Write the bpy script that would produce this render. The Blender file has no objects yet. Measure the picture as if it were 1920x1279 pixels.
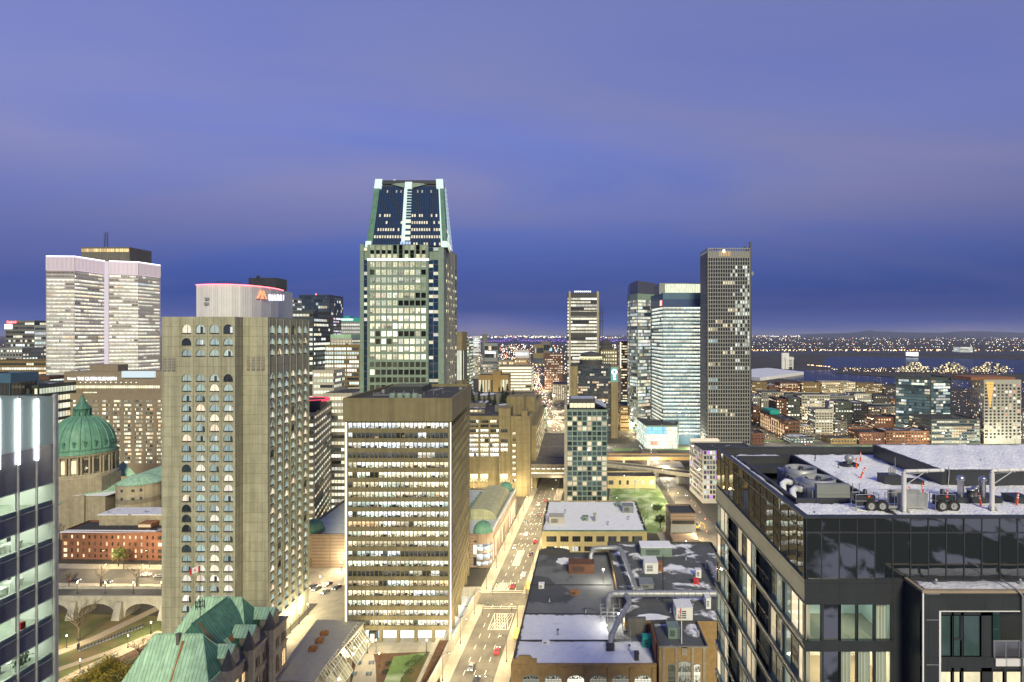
import bpy, math, random
from mathutils import Vector
R = math.radians
sc = bpy.context.scene
col = sc.collection
# ------------------------------------------------------------------ camera, sky, city glow lamp, exposure
F, CX, CY, H = 1080.0, 1075.0, 627.0, 115.0      # focal length and principal point of the 1920 px photo, eye height (m)
cd = bpy.data.cameras.new('camera'); cam = bpy.data.objects.new('camera', cd); col.objects.link(cam)
cam.location = (0, 0, H); cam.rotation_euler = (R(90), 0, 0)
cd.sensor_width = 36; cd.lens = 36 * F / 1920
cd.shift_x = (960 - CX) / 1920; cd.shift_y = -(639.5 - CY) / 1920
cd.clip_start = 1; cd.clip_end = 120000
sc.camera = cam
sc.view_settings.view_transform = 'Standard'; sc.view_settings.look = 'None'
sc.view_settings.exposure = .16; sc.view_settings.gamma = 1
sc.cycles.max_bounces = 5; sc.cycles.diffuse_bounces = 2; sc.cycles.glossy_bounces = 3
sc.cycles.transmission_bounces = 3; sc.cycles.transparent_max_bounces = 6
sc.cycles.use_denoising = True; sc.cycles.sample_clamp_indirect = 4
sc.cycles.caustics_reflective = False; sc.cycles.caustics_refractive = False

def lin(r, g, b, a=1.0):
    f = lambda c: (c/255/12.92 if c/255 <= .04045 else ((c/255+.055)/1.055)**2.4)
    return (f(r), f(g), f(b), a)

w = bpy.data.worlds.new("World"); sc.world = w; w.use_nodes = True
nt = w.node_tree; nt.nodes.clear()
def N(t, nt=None, **kw):
    n = nt.nodes.new(t)
    for k, v in kw.items(): setattr(n, k, v)
    return n
def math_(nt, op, a, b=None, c=None, clamp=False):
    n = nt.nodes.new('ShaderNodeMath'); n.operation = op; n.use_clamp = clamp
    for i, x in enumerate((a, b, c)):
        if x is None: continue
        if isinstance(x, (int, float)): n.inputs[i].default_value = x
        else: nt.links.new(x, n.inputs[i])
    return n.outputs[0]
def mixc(nt, fac, a, b, mode='MIX'):
    n = nt.nodes.new('ShaderNodeMix'); n.data_type = 'RGBA'; n.blend_type = mode
    for i, x in ((0, fac), (6, a), (7, b)):
        if isinstance(x, (int, float)): n.inputs[i].default_value = x
        elif isinstance(x, tuple): n.inputs[i].default_value = x
        else: nt.links.new(x, n.inputs[i])
    return n.outputs[2]
def ramp(nt, fac, stops, interp='LINEAR'):
    n = nt.nodes.new('ShaderNodeValToRGB'); cr = n.color_ramp; cr.interpolation = interp
    while len(cr.elements) < len(stops): cr.elements.new(.5)
    for e, (p, c) in zip(cr.elements, stops): e.position = p; e.color = c if len(c) == 4 else (*c, 1)
    nt.links.new(fac, n.inputs[0]); return n.outputs[0]
tc = N('ShaderNodeTexCoord', nt); sp = N('ShaderNodeSeparateXYZ', nt); nt.links.new(tc.outputs['Generated'], sp.inputs[0])
zz = sp.outputs[2]; xx = sp.outputs[0]
clear = ramp(nt, math_(nt, 'MULTIPLY_ADD', zz, .8, .2), [
    (0.0, lin(30, 34, 60)), (.19, lin(52, 62, 115)), (.2, lin(100, 114, 184)), (.215, lin(74, 96, 174)), (.25, lin(54, 78, 157)),
    (.30, lin(80, 100, 178)), (.36, lin(106, 122, 198)), (.46, lin(116, 132, 212)), (.6, lin(98, 116, 208)), (1.0, lin(80, 96, 180))])
# stretched cloud sheet: direction divided by height so that bands flatten towards the horizon
den = math_(nt, 'ADD', math_(nt, 'MAXIMUM', zz, 0.0), .16)
cb = N('ShaderNodeCombineXYZ', nt)
nt.links.new(math_(nt, 'DIVIDE', xx, den), cb.inputs[0]); nt.links.new(math_(nt, 'DIVIDE', sp.outputs[1], den), cb.inputs[1])
mp = N('ShaderNodeMapping', nt); mp.inputs['Scale'].default_value = (.42, 1.15, 1); mp.inputs['Location'].default_value = (2.3, .7, 0)
mp.inputs['Rotation'].default_value = (0, 0, R(-14)); nt.links.new(cb.outputs[0], mp.inputs[0])
no = N('ShaderNodeTexNoise', nt); no.inputs['Scale'].default_value = .8; no.inputs['Detail'].default_value = 7; no.inputs['Roughness'].default_value = .52
no.inputs['Distortion'].default_value = .5; nt.links.new(mp.outputs[0], no.inputs['Vector'])
cloud_c = ramp(nt, math_(nt, 'MULTIPLY_ADD', zz, .8, .2), [(.2, lin(108, 112, 178)), (.235, lin(70, 86, 156)), (.30, lin(98, 107, 170)), (.40, lin(142, 142, 192)), (.6, lin(124, 134, 196)), (1., lin(100, 105, 160))])
cf = ramp(nt, no.outputs[0], [(.32, (0, 0, 0, 1)), (.64, (1, 1, 1, 1))], 'EASE')
skyc = mixc(nt, math_(nt, 'MULTIPLY', cf, .85), clear, cloud_c)
# dusk is brighter towards the left (west of the view) than on the right
sidef = math_(nt, 'MULTIPLY_ADD', xx, -.16, .96)
skyc = mixc(nt, 1.0, skyc, sidef, 'MULTIPLY'); skyc = mixc(nt, 1.0, skyc, (1.0, 1.0, .93, 1), 'MULTIPLY')
# town glow low on the horizon, left of the vanishing street
gl = math_(nt, 'MULTIPLY', math_(nt, 'SUBTRACT', 1.0, math_(nt, 'MULTIPLY', math_(nt, 'ABSOLUTE', math_(nt, 'ADD', xx, .155)), 7.), clamp=True), math_(nt, 'SUBTRACT', 1.0, math_(nt, 'MULTIPLY', math_(nt, 'ABSOLUTE', zz), 26.), clamp=True))
gl2 = math_(nt, 'MULTIPLY', math_(nt, 'SUBTRACT', 1.0, math_(nt, 'MULTIPLY', math_(nt, 'ABSOLUTE', math_(nt, 'ADD', xx, -.56)), 9.), clamp=True), math_(nt, 'SUBTRACT', 1.0, math_(nt, 'MULTIPLY', math_(nt, 'ABSOLUTE', zz), 50.), clamp=True))
skyc = mixc(nt, math_(nt, 'ADD', math_(nt, 'MULTIPLY', gl, .30), math_(nt, 'MULTIPLY', gl2, .25)), skyc, lin(205, 180, 180))
bg = N('ShaderNodeBackground', nt); nt.links.new(skyc, bg.inputs[0]); bg.inputs[1].default_value = .88
ow = N('ShaderNodeOutputWorld', nt); nt.links.new(bg.outputs[0], ow.inputs[0])

# added directional lamp from behind the camera, standing in for the warm city glow
sd = bpy.data.lights.new('city_glow', 'SUN'); city_glow = bpy.data.objects.new('city_glow', sd); col.objects.link(city_glow)
sd.energy = 3.3; sd.angle = R(12); sd.color = (1.0, .92, .62)
city_glow.rotation_euler = (R(90 - 30), 0, R(11))      # shines towards +Y, slightly to the left and down

# ------------------------------------------------------------------ helpers
def X(px, Y): return (px - CX) / F * Y
def Z(py, Y): return H - (py - CY) / F * Y
def GY(py, z=0): return (H - z) * F / (py - CY)
def G(px, py, z=0):
    y = GY(py, z); return (X(px, y), y)
def PT(px, py, Y): return (X(px, Y), Y, Z(py, Y))
WL = {}
def thing(name, label, cat, loc=(0, 0, 0), group=None, rz=0):
    o = bpy.data.objects.new(name, None); col.objects.link(o); o.location = loc; o.rotation_euler = (0, 0, rz)
    o.empty_display_size = .2
    o['label'] = label; o['category'] = cat
    if group: o['group'] = group
    WL[o] = Vector(loc) if not rz else Vector((0, 0, 0))
    return o
def tag(o, label=None, cat=None, group=None, kind=None):
    if label: o['label'] = label
    if cat: o['category'] = cat
    if group: o['group'] = group
    if kind: o['kind'] = kind
    return o
class Face:
    def __init__(s, A, B):
        s.A = Vector((A[0], A[1])); s.B = Vector((B[0], B[1])); s.L = (s.B - s.A).length; s.d = (s.B - s.A) / s.L; s.n = Vector((s.d.y, -s.d.x))
    def p(s, u, z, n=0):
        return (s.A.x + s.d.x*u + s.n.x*n, s.A.y + s.d.y*u + s.n.y*n, z)
def inset(plan, t):
    out = []
    k = len(plan)
    for i in range(k):
        a, b, c = Vector(plan[i-1][:2]), Vector(plan[i][:2]), Vector(plan[(i+1) % k][:2])
        d1 = (b-a).normalized(); d2 = (c-b).normalized()
        n1 = Vector((-d1.y, d1.x)); n2 = Vector((-d2.y, d2.x))
        m = n1 + n2; q = 1 + n1.dot(n2)
        out.append(tuple(b + m * (t / max(q, .2))))
    return out
class MB:
    def __init__(s): s.v = []; s.f = []; s.m = []; s.uv = []; s.c = []; s.sm = []; s.hascol = False
    def poly(s, pts, m=0, c=None, uv=None, smooth=False):
        i = len(s.v); s.v.extend([tuple(p) for p in pts]); k = len(pts)
        s.f.append(tuple(range(i, i+k))); s.m.append(m); s.sm.append(smooth)
        if uv is None:
            a = Vector(pts[0]); n = Vector((0, 0, 0))
            for j in range(1, k-1): n += (Vector(pts[j])-a).cross(Vector(pts[j+1])-a)
            l = n.length or 1; n = n / l
            if abs(n.z) > .75: uv = [(p[0], p[1]) for p in pts]
            else:
                t = Vector((-n.y, n.x, 0)); t.normalize(); wv = n.cross(t)
                if wv.z < 0: wv = -wv
                uv = [(Vector(p).dot(t), Vector(p).dot(wv)) for p in pts]
        s.uv.extend(uv)
        if c is not None: s.hascol = True
        s.c.extend([c or (0, 0, 0, 1)] * k)
    def box(s, x0, x1, y0, y1, z0, z1, m=0, bottom=False, top=None):
        P = lambda *a: a
        s.poly([(x0,y0,z0),(x1,y0,z0),(x1,y0,z1),(x0,y0,z1)], m); s.poly([(x1,y0,z0),(x1,y1,z0),(x1,y1,z1),(x1,y0,z1)], m)
        s.poly([(x1,y1,z0),(x0,y1,z0),(x0,y1,z1),(x1,y1,z1)], m); s.poly([(x0,y1,z0),(x0,y0,z0),(x0,y0,z1),(x0,y1,z1)], m)
        s.poly([(x0,y0,z1),(x1,y0,z1),(x1,y1,z1),(x0,y1,z1)], m if top is None else top)
        if bottom: s.poly([(x0,y1,z0),(x1,y1,z0),(x1,y0,z0),(x0,y0,z0)], m)
    def slab(s, fc, u0, u1, z0, z1, n0, n1, m=0, ends=True, mit=0, mit1=None):
        # front, top, bottom (and ends) of a block on a facade
        a, b = u0 + mit, u1 - (mit if mit1 is None else mit1)
        s.poly([fc.p(u0,z0,n1), fc.p(u1,z0,n1), fc.p(u1,z1,n1), fc.p(u0,z1,n1)], m)
        s.poly([fc.p(u0,z1,n1), fc.p(u1,z1,n1), fc.p(b,z1,n0), fc.p(a,z1,n0)], m)
        s.poly([fc.p(a,z0,n0), fc.p(b,z0,n0), fc.p(u1,z0,n1), fc.p(u0,z0,n1)], m)
        if ends:
            s.poly([fc.p(a,z0,n0), fc.p(u0,z0,n1), fc.p(u0,z1,n1), fc.p(a,z1,n0)], m)
            s.poly([fc.p(u1,z0,n1), fc.p(b,z0,n0), fc.p(b,z1,n0), fc.p(u1,z1,n1)], m)
    def pane(s, fc, u0, u1, z0, z1, n, m=0, c=None, uv=None):
        s.poly([fc.p(u0,z0,n), fc.p(u1,z0,n), fc.p(u1,z1,n), fc.p(u0,z1,n)], m, c, uv)
    def prism(s, plan, z0, z1, m=0, top=None, cap=True, bottom=False):
        k = len(plan)
        for i in range(k):
            a, b = plan[i], plan[(i+1) % k]
            s.poly([(a[0],a[1],z0),(b[0],b[1],z0),(b[0],b[1],z1),(a[0],a[1],z1)], m)
        if cap: s.poly([(p[0],p[1],z1) for p in plan], m if top is None else top)
        if bottom: s.poly([(p[0],p[1],z0) for p in reversed(plan)], m)
    def loft(s, rings, m=0, smooth=False, closed=True, caps=(True, True)):
        k = len(rings[0])
        for r0, r1 in zip(rings, rings[1:]):
            for i in range(k if closed else k-1):
                j = (i+1) % k
                s.poly([r0[i], r0[j], r1[j], r1[i]], m, smooth=smooth)
        if caps[0]: s.poly(list(reversed(rings[0])), m)
        if caps[1]: s.poly(list(rings[-1]), m)
    def share(s, verts, faces, m=0, smooth=True):
        i = len(s.v); s.v.extend(verts)
        for f in faces:
            s.f.append(tuple(i+j for j in f)); s.m.append(m); s.sm.append(smooth)
            pts = [verts[j] for j in f]
            s.uv.extend([(p[0]+p[1], p[2]) for p in pts]); s.c.extend([(0,0,0,1)]*len(f))
    def lathe(s, cx, cy, prof, n=24, m=0, smooth=True, a0=0, a1=2*math.pi, uvs=None):
        full = abs(a1-a0-2*math.pi) < 1e-4
        k = n if full else n+1
        vs = []
        for r, z in prof:
            for i in range(k):
                a = a0 + (a1-a0)*i/n; vs.append((cx + r*math.cos(a), cy + r*math.sin(a), z))
        fs = []
        for j in range(len(prof)-1):
            for i in range(n):
                i2 = (i+1) % k
                fs.append((j*k+i, j*k+i2, (j+1)*k+i2, (j+1)*k+i))
        base = len(s.v); s.v.extend(vs)
        for q, f in enumerate(fs):
            s.f.append(tuple(base+j for j in f)); s.m.append(m); s.sm.append(smooth)
            j, i = divmod(q, n)
            s.uv.extend([(i/n*48, j), ((i+1)/n*48, j), ((i+1)/n*48, j+1), (i/n*48, j+1)]); s.c.extend([(0,0,0,1)]*4)
    def tube(s, path, r, n=8, m=0, caps=True, smooth=True):
        rings = []
        P = [Vector(p) for p in path]; k = len(P)
        rs = r if isinstance(r, (list, tuple)) else [r]*k
        prev = None
        for i, p in enumerate(P):
            d = (P[min(i+1, k-1)] - P[max(i-1, 0)]).normalized()
            if prev is None:
                up = Vector((0, 0, 1)) if abs(d.z) < .9 else Vector((1, 0, 0))
                a = d.cross(up).normalized()
            else: a = (prev - d*prev.dot(d)).normalized()
            prev = a
            b = d.cross(a)
            rings.append([tuple(p + (a*math.cos(2*math.pi*j/n) + b*math.sin(2*math.pi*j/n))*rs[i]) for j in range(n)])
        vs = [q for r_ in rings for q in r_]
        fs = [(i*n+j, i*n+(j+1) % n, (i+1)*n+(j+1) % n, (i+1)*n+j) for i in range(k-1) for j in range(n)]
        s.share(vs, fs, m, smooth)
        if caps: s.poly(list(reversed(rings[0])), m); s.poly(rings[-1], m)
    def build(s, name, mats, parent=None, loc=None):
        me = bpy.data.meshes.new(name)
        off = Vector((0, 0, 0))
        if parent is not None: off = WL[parent]
        elif loc is not None: off = Vector(loc)
        me.from_pydata([(p[0]-off.x, p[1]-off.y, p[2]-off.z) for p in s.v], [], s.f)
        if not isinstance(mats, (list, tuple)): mats = [mats]
        for mt in mats: me.materials.append(mt)
        me.polygons.foreach_set('material_index', s.m)
        me.polygons.foreach_set('use_smooth', s.sm)
        ul = me.uv_layers.new(name='UVMap'); ul.data.foreach_set('uv', [x for q in s.uv for x in q])
        if s.hascol:
            ca = me.color_attributes.new('wcol', 'FLOAT_COLOR', 'CORNER'); ca.data.foreach_set('color', [x for q in s.c for x in q])
        me.update()
        o = bpy.data.objects.new(name, me); col.objects.link(o)
        if parent is not None: o.parent = parent
        elif loc is not None: o.location = loc
        WL[o] = off
        return o
def copy_tree(o, loc=None, rz=None, label=None, group=None, parent=None):
    c = o.copy(); col.objects.link(c)
    if parent is not None: c.parent = parent
    if loc is not None: c.location = loc
    if rz is not None: c.rotation_euler = (0, 0, rz)
    if label: c['label'] = label
    if group: c['group'] = group
    for ch in list(o.children): copy_tree(ch, parent=c)
    return c

# ------------------------------------------------------------------ materials
MATS = {}
def newmat(name):
    m = bpy.data.materials.new(name); m.use_nodes = True; nt = m.node_tree
    return m, nt, nt.nodes['Principled BSDF']
def pbr(name, c, rough=.8, var=.18, scale=.25, metal=0., joint=None, jc=.55, streak=0., bump=0., c2=None, c2t=(.5, .6), c2s=.1, spec=.4, offset=0.):
    """c: base colour; joint=(w,h,mortar): panel joints in facade metres; streak: vertical weather streaks; c2: a second colour in patches"""
    m, nt, b = newmat(name)
    geo = nt.nodes.new('ShaderNodeNewGeometry'); pos = geo.outputs['Position']
    n1 = nt.nodes.new('ShaderNodeTexNoise'); n1.inputs['Scale'].default_value = scale; n1.inputs['Detail'].default_value = 6; n1.inputs['Roughness'].default_value = .65
    nt.links.new(pos, n1.inputs['Vector'])
    lo = tuple(x*(1-var) for x in c[:3]) + (1,); hi = tuple(min(x*(1+var), .95) for x in c[:3]) + (1,)
    colr = ramp(nt, n1.outputs[0], [(.3, lo), (.7, hi)])
    if c2 is not None:
        n2 = nt.nodes.new('ShaderNodeTexNoise'); n2.inputs['Scale'].default_value = c2s; n2.inputs['Detail'].default_value = 5; n2.inputs['Roughness'].default_value = .55; n2.inputs['Distortion'].default_value = .4
        nt.links.new(pos, n2.inputs['Vector'])
        f = ramp(nt, n2.outputs[0], [(c2t[0], (0,0,0,1)), (c2t[1], (1,1,1,1))])
        colr = mixc(nt, f, colr, (*c2[:3], 1))
    if streak:
        mp = nt.nodes.new('ShaderNodeMapping'); mp.inputs['Scale'].default_value = (1.1, 1.1, .03); nt.links.new(pos, mp.inputs[0])
        n3 = nt.nodes.new('ShaderNodeTexNoise'); n3.inputs['Scale'].default_value = .8; n3.inputs['Detail'].default_value = 5; nt.links.new(mp.outputs[0], n3.inputs['Vector'])
        f = ramp(nt, n3.outputs[0], [(.35, (1-streak,)*3 + (1,)), (.62, (1,1,1,1))])
        colr = mixc(nt, 1., colr, f, 'MULTIPLY')
    if joint:
        uv = nt.nodes.new('ShaderNodeUVMap'); uv.uv_map = 'UVMap'
        br = nt.nodes.new('ShaderNodeTexBrick'); br.offset = offset; br.inputs['Scale'].default_value = 1
        br.inputs['Brick Width'].default_value = joint[0]; br.inputs['Row Height'].default_value = joint[1]; br.inputs['Mortar Size'].default_value = joint[2]
        br.inputs['Color1'].default_value = (1,1,1,1); br.inputs['Color2'].default_value = (.88,.88,.88,1); br.inputs['Mortar'].default_value = (jc,jc,jc,1)
        nt.links.new(uv.outputs[0], br.inputs['Vector'])
        colr = mixc(nt, 1., colr, br.outputs['Color'], 'MULTIPLY')
    nt.links.new(colr, b.inputs['Base Color'])
    b.inputs['Roughness'].default_value = rough; b.inputs['Metallic'].default_value = metal; b.inputs['Specular IOR Level'].default_value = spec
    if bump:
        bp = nt.nodes.new('ShaderNodeBump'); bp.inputs['Strength'].default_value = bump; bp.inputs['Distance'].default_value = .3
        n4 = nt.nodes.new('ShaderNodeTexNoise'); n4.inputs['Scale'].default_value = scale*6; n4.inputs['Detail'].default_value = 4; nt.links.new(pos, n4.inputs['Vector'])
        nt.links.new(n4.outputs[0], bp.inputs['Height']); nt.links.new(bp.outputs[0], b.inputs['Normal'])
    MATS[name] = m; return m
def emit(name, c, s, sample=False):
    m, nt, b = newmat(name)
    b.inputs['Base Color'].default_value = (.1, .1, .1, 1); b.inputs['Emission Color'].default_value = (*c[:3], 1); b.inputs['Emission Strength'].default_value = s
    m.cycles.emission_sampling = 'AUTO' if sample else 'NONE'
    MATS[name] = m; return m
def windowmat(name, mode, gain=1., ior=1.6, base=(.012, .016, .02), rough=.04):
    """lit or dark glazing; colour attribute wcol = room light seen through the pane; UV counts panes and floors"""
    m, nt, b = newmat(name)
    at = nt.nodes.new('ShaderNodeAttribute'); at.attribute_name = 'wcol'
    uv = nt.nodes.new('ShaderNodeUVMap'); uv.uv_map = 'UVMap'
    s = nt.nodes.new('ShaderNodeSeparateXYZ'); nt.links.new(uv.outputs[0], s.inputs[0])
    fu = math_(nt, 'FRACT', s.outputs[0]); fv = math_(nt, 'FRACT', s.outputs[1])
    n = nt.nodes.new('ShaderNodeTexNoise'); n.inputs['Detail'].default_value = 4; n.inputs['Roughness'].default_value = .7; n.inputs['Scale'].default_value = 1
    mp = nt.nodes.new('ShaderNodeMapping'); nt.links.new(uv.outputs[0], mp.inputs[0]); nt.links.new(mp.outputs[0], n.inputs['Vector'])
    if mode == 'office':      # ceiling bright, furniture and people dark in the lower half
        mp.inputs['Scale'].default_value = (2.7, 3.1, 1)
        d = math_(nt, 'MULTIPLY', ramp(nt, n.outputs[0], [(.46, (0,0,0,1)), (.56, (1,1,1,1))]), math_(nt, 'SUBTRACT', 1.0, math_(nt, 'SMOOTH_MIN', math_(nt, 'MULTIPLY', fv, 1.25), 1.0, .1)))
        k = math_(nt, 'MULTIPLY', math_(nt, 'SUBTRACT', 1.0, math_(nt, 'MULTIPLY', d, 1.5), clamp=True), math_(nt, 'MULTIPLY_ADD', fv, .5, .72))
    elif mode == 'curtain':   # hanging folds
        wv = math_(nt, 'SINE', math_(nt, 'MULTIPLY_ADD', n.outputs[0], 9., math_(nt, 'MULTIPLY', s.outputs[0], 34.)))
        mp.inputs['Scale'].default_value = (2.2, .35, 1)
        k = math_(nt, 'MULTIPLY_ADD', wv, .16, math_(nt, 'MULTIPLY_ADD', n.outputs[0], .7, .5))
    else:
        mp.inputs['Scale'].default_value = (1.3, 1.9, 1)
        k = math_(nt, 'MULTIPLY_ADD', n.outputs[0], 1.2, .4)
    nt.links.new(at.outputs['Color'], b.inputs['Emission Color'])
    nt.links.new(math_(nt, 'MULTIPLY', k, gain), b.inputs['Emission Strength'])
    b.inputs['Base Color'].default_value = (*base, 1); b.inputs['Roughness'].default_value = rough; b.inputs['IOR'].default_value = ior
    m.cycles.emission_sampling = 'NONE'
    MATS[name] = m; return m

pbr('hotel_concrete', (.42, .405, .295), .85, .12, .4, joint=(4.93, 3.57, .05), jc=.4, streak=.3)
pbr('brown_precast', (.21, .18, .10), .8, .1, .3, streak=.2, joint=(3.9, 30, .03), jc=.7)
pbr('granite_green', (.20, .275, .23), .55, .1, .5, joint=(2.3, 4.1, .03), jc=.6)  # green of the tower's floodlighting is put into this granite colour
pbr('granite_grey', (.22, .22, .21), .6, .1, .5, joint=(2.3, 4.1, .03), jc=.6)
pbr('pale_panel', (.58, .54, .55), .5, .06, .5, joint=(1.4, 30, .06), jc=.6)
pbr('white_metal', (.72, .70, .70), .45, .05, .4, joint=(.85, 60, .06), jc=.6)
pbr('white_paint', (.74, .74, .72), .5, .05)
pbr('dark_metal', (.030, .034, .042), .45, .25, .8, spec=.5)
pbr('black_panel', (.034, .038, .042), .38, .15, .8, joint=(1.14, 9, .012), jc=.4, spec=.5)
pbr('grey_panel', (.21, .235, .19), .42, .08, .8, joint=(2.3, 9, .02), jc=.35, metal=.3)
pbr('steel', (.5, .51, .53), .32, .12, .9, metal=.9)
pbr('galvanised', (.36, .37, .38), .5, .22, .9, metal=.45)
pbr('spandrel_glass', (.13, .135, .165), .18, .25, .5, spec=.8); pbr('frame_grey', (.20, .205, .20), .7, .1, .4); pbr('frame_white', (.36, .355, .32), .7, .08, .4); pbr('dark_frame', (.05, .062, .062), .6, .15, .4); pbr('dark_rust', (.13, .06, .035), .9, .2, .5); pbr('dark_red', (.11, .045, .03), .9, .2, .5); pbr('dark_tan', (.19, .135, .06), .9, .2, .5)  # frame and dark wall colours: dim night light on far blocks put into the colour
pbr('grey_paint', (.22, .235, .24), .6, .12, .6)
pbr('beige_paint', (.45, .42, .35), .6, .1, .6)
pbr('concrete', (.36, .34, .29), .88, .16, .3, streak=.18)
pbr('dark_concrete', (.16, .15, .135), .9, .16, .3, streak=.15)
pbr('bonaventure_concrete', (.25, .205, .115), .9, .14, .25, joint=(6, 6.3, .09), jc=.55, streak=.25)
pbr('limestone', (.40, .35, .25), .85, .18, .4, joint=(1.5, .7, .05), jc=.6, offset=.5, streak=.2)
pbr('grey_stone', (.28, .26, .22), .88, .24, .5, joint=(1.1, .5, .04), jc=.6, offset=.5, streak=.2)
pbr('red_brick', (.20, .085, .05), .9, .22, .5, joint=(.5, .16, .03), jc=.8, offset=.5)
pbr('rust_brick', (.26, .115, .06), .9, .2, .5)
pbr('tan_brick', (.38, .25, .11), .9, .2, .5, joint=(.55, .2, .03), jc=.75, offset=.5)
pbr('cream_brick', (.46, .38, .2), .9, .12, .5, joint=(.6, .25, .03), jc=.8, offset=.5)
pbr('pink_stone', (.27, .20, .15), .7, .12, .5, joint=(40, 1.6, .3), jc=.62)
pbr('copper_green', (.44, .70, .48), .6, .16, .35, joint=(.95, 60, .09), jc=.5, streak=.25)
pbr('copper_dark', (.10, .26, .19), .6, .2, .35, joint=(1.0, 60, .1), jc=.5, streak=.3)
pbr('dome_green', (.15, .34, .24), .55, .16, .2, joint=(1.2, 60, .07), jc=.55, streak=.2)
pbr('rust', (.30, .14, .055), .9, .35, .8)
pbr('dark_slate', (.055, .055, .06), .7, .2, .6)
pbr('membrane', (.085, .09, .095), .9, .22, .12, c2=(.035, .037, .042), c2t=(.52, .56), c2s=.05)
pbr('membrane_light', (.18, .185, .18), .9, .14, .15, c2=(.09, .094, .098), c2t=(.55, .585), c2s=.045)
pbr('membrane_snow', (.10, .105, .105), .9, .25, .15, c2=(.86, .86, .88), c2t=(.55, .63), c2s=.11)
pbr('roof_snowy', (.06, .06, .07), .8, .2, .3, c2=(.72, .73, .78), c2t=(.50, .56), c2s=.11)
pbr('roof_dark', (.045, .045, .05), .9, .25, .3, c2=(.5, .5, .55), c2t=(.62, .68), c2s=.12)
pbr('snow', (.88, .88, .88), .85, .06, .7, bump=.5, c2=(.68, .69, .71), c2t=(.58, .74), c2s=.35)
pbr('snow_thin', (.66, .67, .72), .85, .1, .5, bump=.4, c2=(.2, .205, .22), c2t=(.60, .66), c2s=.28)
pbr('asphalt', (.085, .08, .07), .75, .25, .3, c2=(.14, .13, .11), c2t=(.45, .65), c2s=.08)
pbr('pavement', (.36, .33, .27), .85, .14, .3, joint=(3, 3, .05), jc=.7)
pbr('road_paint', (.72, .70, .62), .7, .12, .8)
pbr('yellow_paint', (.6, .42, .06), .6, .1)
pbr('grass', (.085, .10, .03), .95, .3, .2, c2=(.17, .12, .05), c2t=(.45, .62), c2s=.07, bump=.4)
pbr('grass_snow', (.11, .18, .055), .95, .25, .3, c2=(.34, .40, .26), c2t=(.46, .66), c2s=.09)
pbr('soil', (.10, .055, .03), .95, .35, .6, bump=.5)
pbr('gravel', (.32, .26, .19), .95, .15, .6)
pbr('city_ground', (.05, .046, .04), .95, .5, .012)
pbr('bark', (.06, .045, .032), .9, .3, .6)
pbr('leaf_yellow', (.34, .25, .025), .7, .35, .7)
pbr('leaf_green', (.05, .085, .025), .7, .3, .7)
pbr('conifer', (.025, .045, .02), .8, .35, .7)
pbr('shrub', (.16, .07, .035), .9, .4, .9)
pbr('rubber', (.02, .02, .02), .8, .1)
pbr('car_dark', (.02, .022, .028), .3, .05, spec=.6)
pbr('car_white', (.7, .7, .68), .3, .05, spec=.6)
pbr('car_grey', (.2, .21, .22), .3, .05, spec=.6)
pbr('car_red', (.35, .03, .025), .3, .05, spec=.6)
pbr('orange_plastic', (.75, .10, .03), .5, .08)
pbr('red_cloth', (.6, .04, .04), .8, .1)
pbr('white_cloth', (.75, .72, .68), .8, .05)
pbr('teal_paint', (.02, .32, .27), .5, .1)
pbr('blue_paint', (.06, .13, .2), .5, .1)
pbr('hill', (.045, .05, .075), .95, .2, .002)
pbr('mulch', (.14, .10, .06), .95, .3, .5)
windowmat('office_glass', 'office', 1.55)
windowmat('flat_glass', 'flat', 1.25)
windowmat('curtain_glass', 'curtain')
windowmat('bay_glass', 'flat', ior=2.0, base=(.004, .02, .045))
def glassmat(name, base, ior, bump=.02, bs=.25, rough=.02):
    m, nt, b = newmat(name); b.inputs['Base Color'].default_value = (*base, 1); b.inputs['Roughness'].default_value = rough; b.inputs['IOR'].default_value = ior
    geo = nt.nodes.new('ShaderNodeNewGeometry'); n = nt.nodes.new('ShaderNodeTexNoise'); n.inputs['Scale'].default_value = bs; n.inputs['Detail'].default_value = 1.5
    nt.links.new(geo.outputs['Position'], n.inputs['Vector'])
    bp = nt.nodes.new('ShaderNodeBump'); bp.inputs['Strength'].default_value = bump*10; bp.inputs['Distance'].default_value = .08
    nt.links.new(n.outputs[0], bp.inputs['Height']); nt.links.new(bp.outputs[0], b.inputs['Normal'])
    MATS[name] = m; return m
glassmat('mirror_glass', (.014, .018, .022), 2.8, .03)
glassmat('dark_glass', (.07, .07, .085), 2.2, .03)
glassmat('water', (.012, .016, .03), 1.12, .05, .02, rough=.2)
def clearglass(name):
    m = bpy.data.materials.new(name); m.use_nodes = True; nt = m.node_tree; nt.nodes.clear()
    o = nt.nodes.new('ShaderNodeOutputMaterial'); mx = nt.nodes.new('ShaderNodeMixShader'); tr = nt.nodes.new('ShaderNodeBsdfTransparent'); gl = nt.nodes.new('ShaderNodeBsdfGlossy')
    tr.inputs[0].default_value = (.80, .88, .84, 1); gl.inputs['Roughness'].default_value = .02
    fr = nt.nodes.new('ShaderNodeFresnel'); fr.inputs[0].default_value = 1.55
    nt.links.new(math_(nt, 'MULTIPLY_ADD', fr.outputs[0], .8, .03), mx.inputs[0]); nt.links.new(tr.outputs[0], mx.inputs[1]); nt.links.new(gl.outputs[0], mx.inputs[2]); nt.links.new(mx.outputs[0], o.inputs[0])
    MATS[name] = m
clearglass('clear_glass')
emit('led_white', (.92, .97, 1.), 11., True); emit('led_warm', (1, .83, .45), 2.6); emit('neon_red', (1, .10, .12), 7.0, True); emit('neon_orange', (1, .30, .12), 1.5)
emit('sign_white', (.95, .97, 1.), 2.2); emit('sign_teal', (.1, .95, .85), 1.6); emit('lamp_bulb', (1, .82, .5), 14.); emit('lamp_bulb_cool', (.9, .97, 1), 14.)
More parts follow.
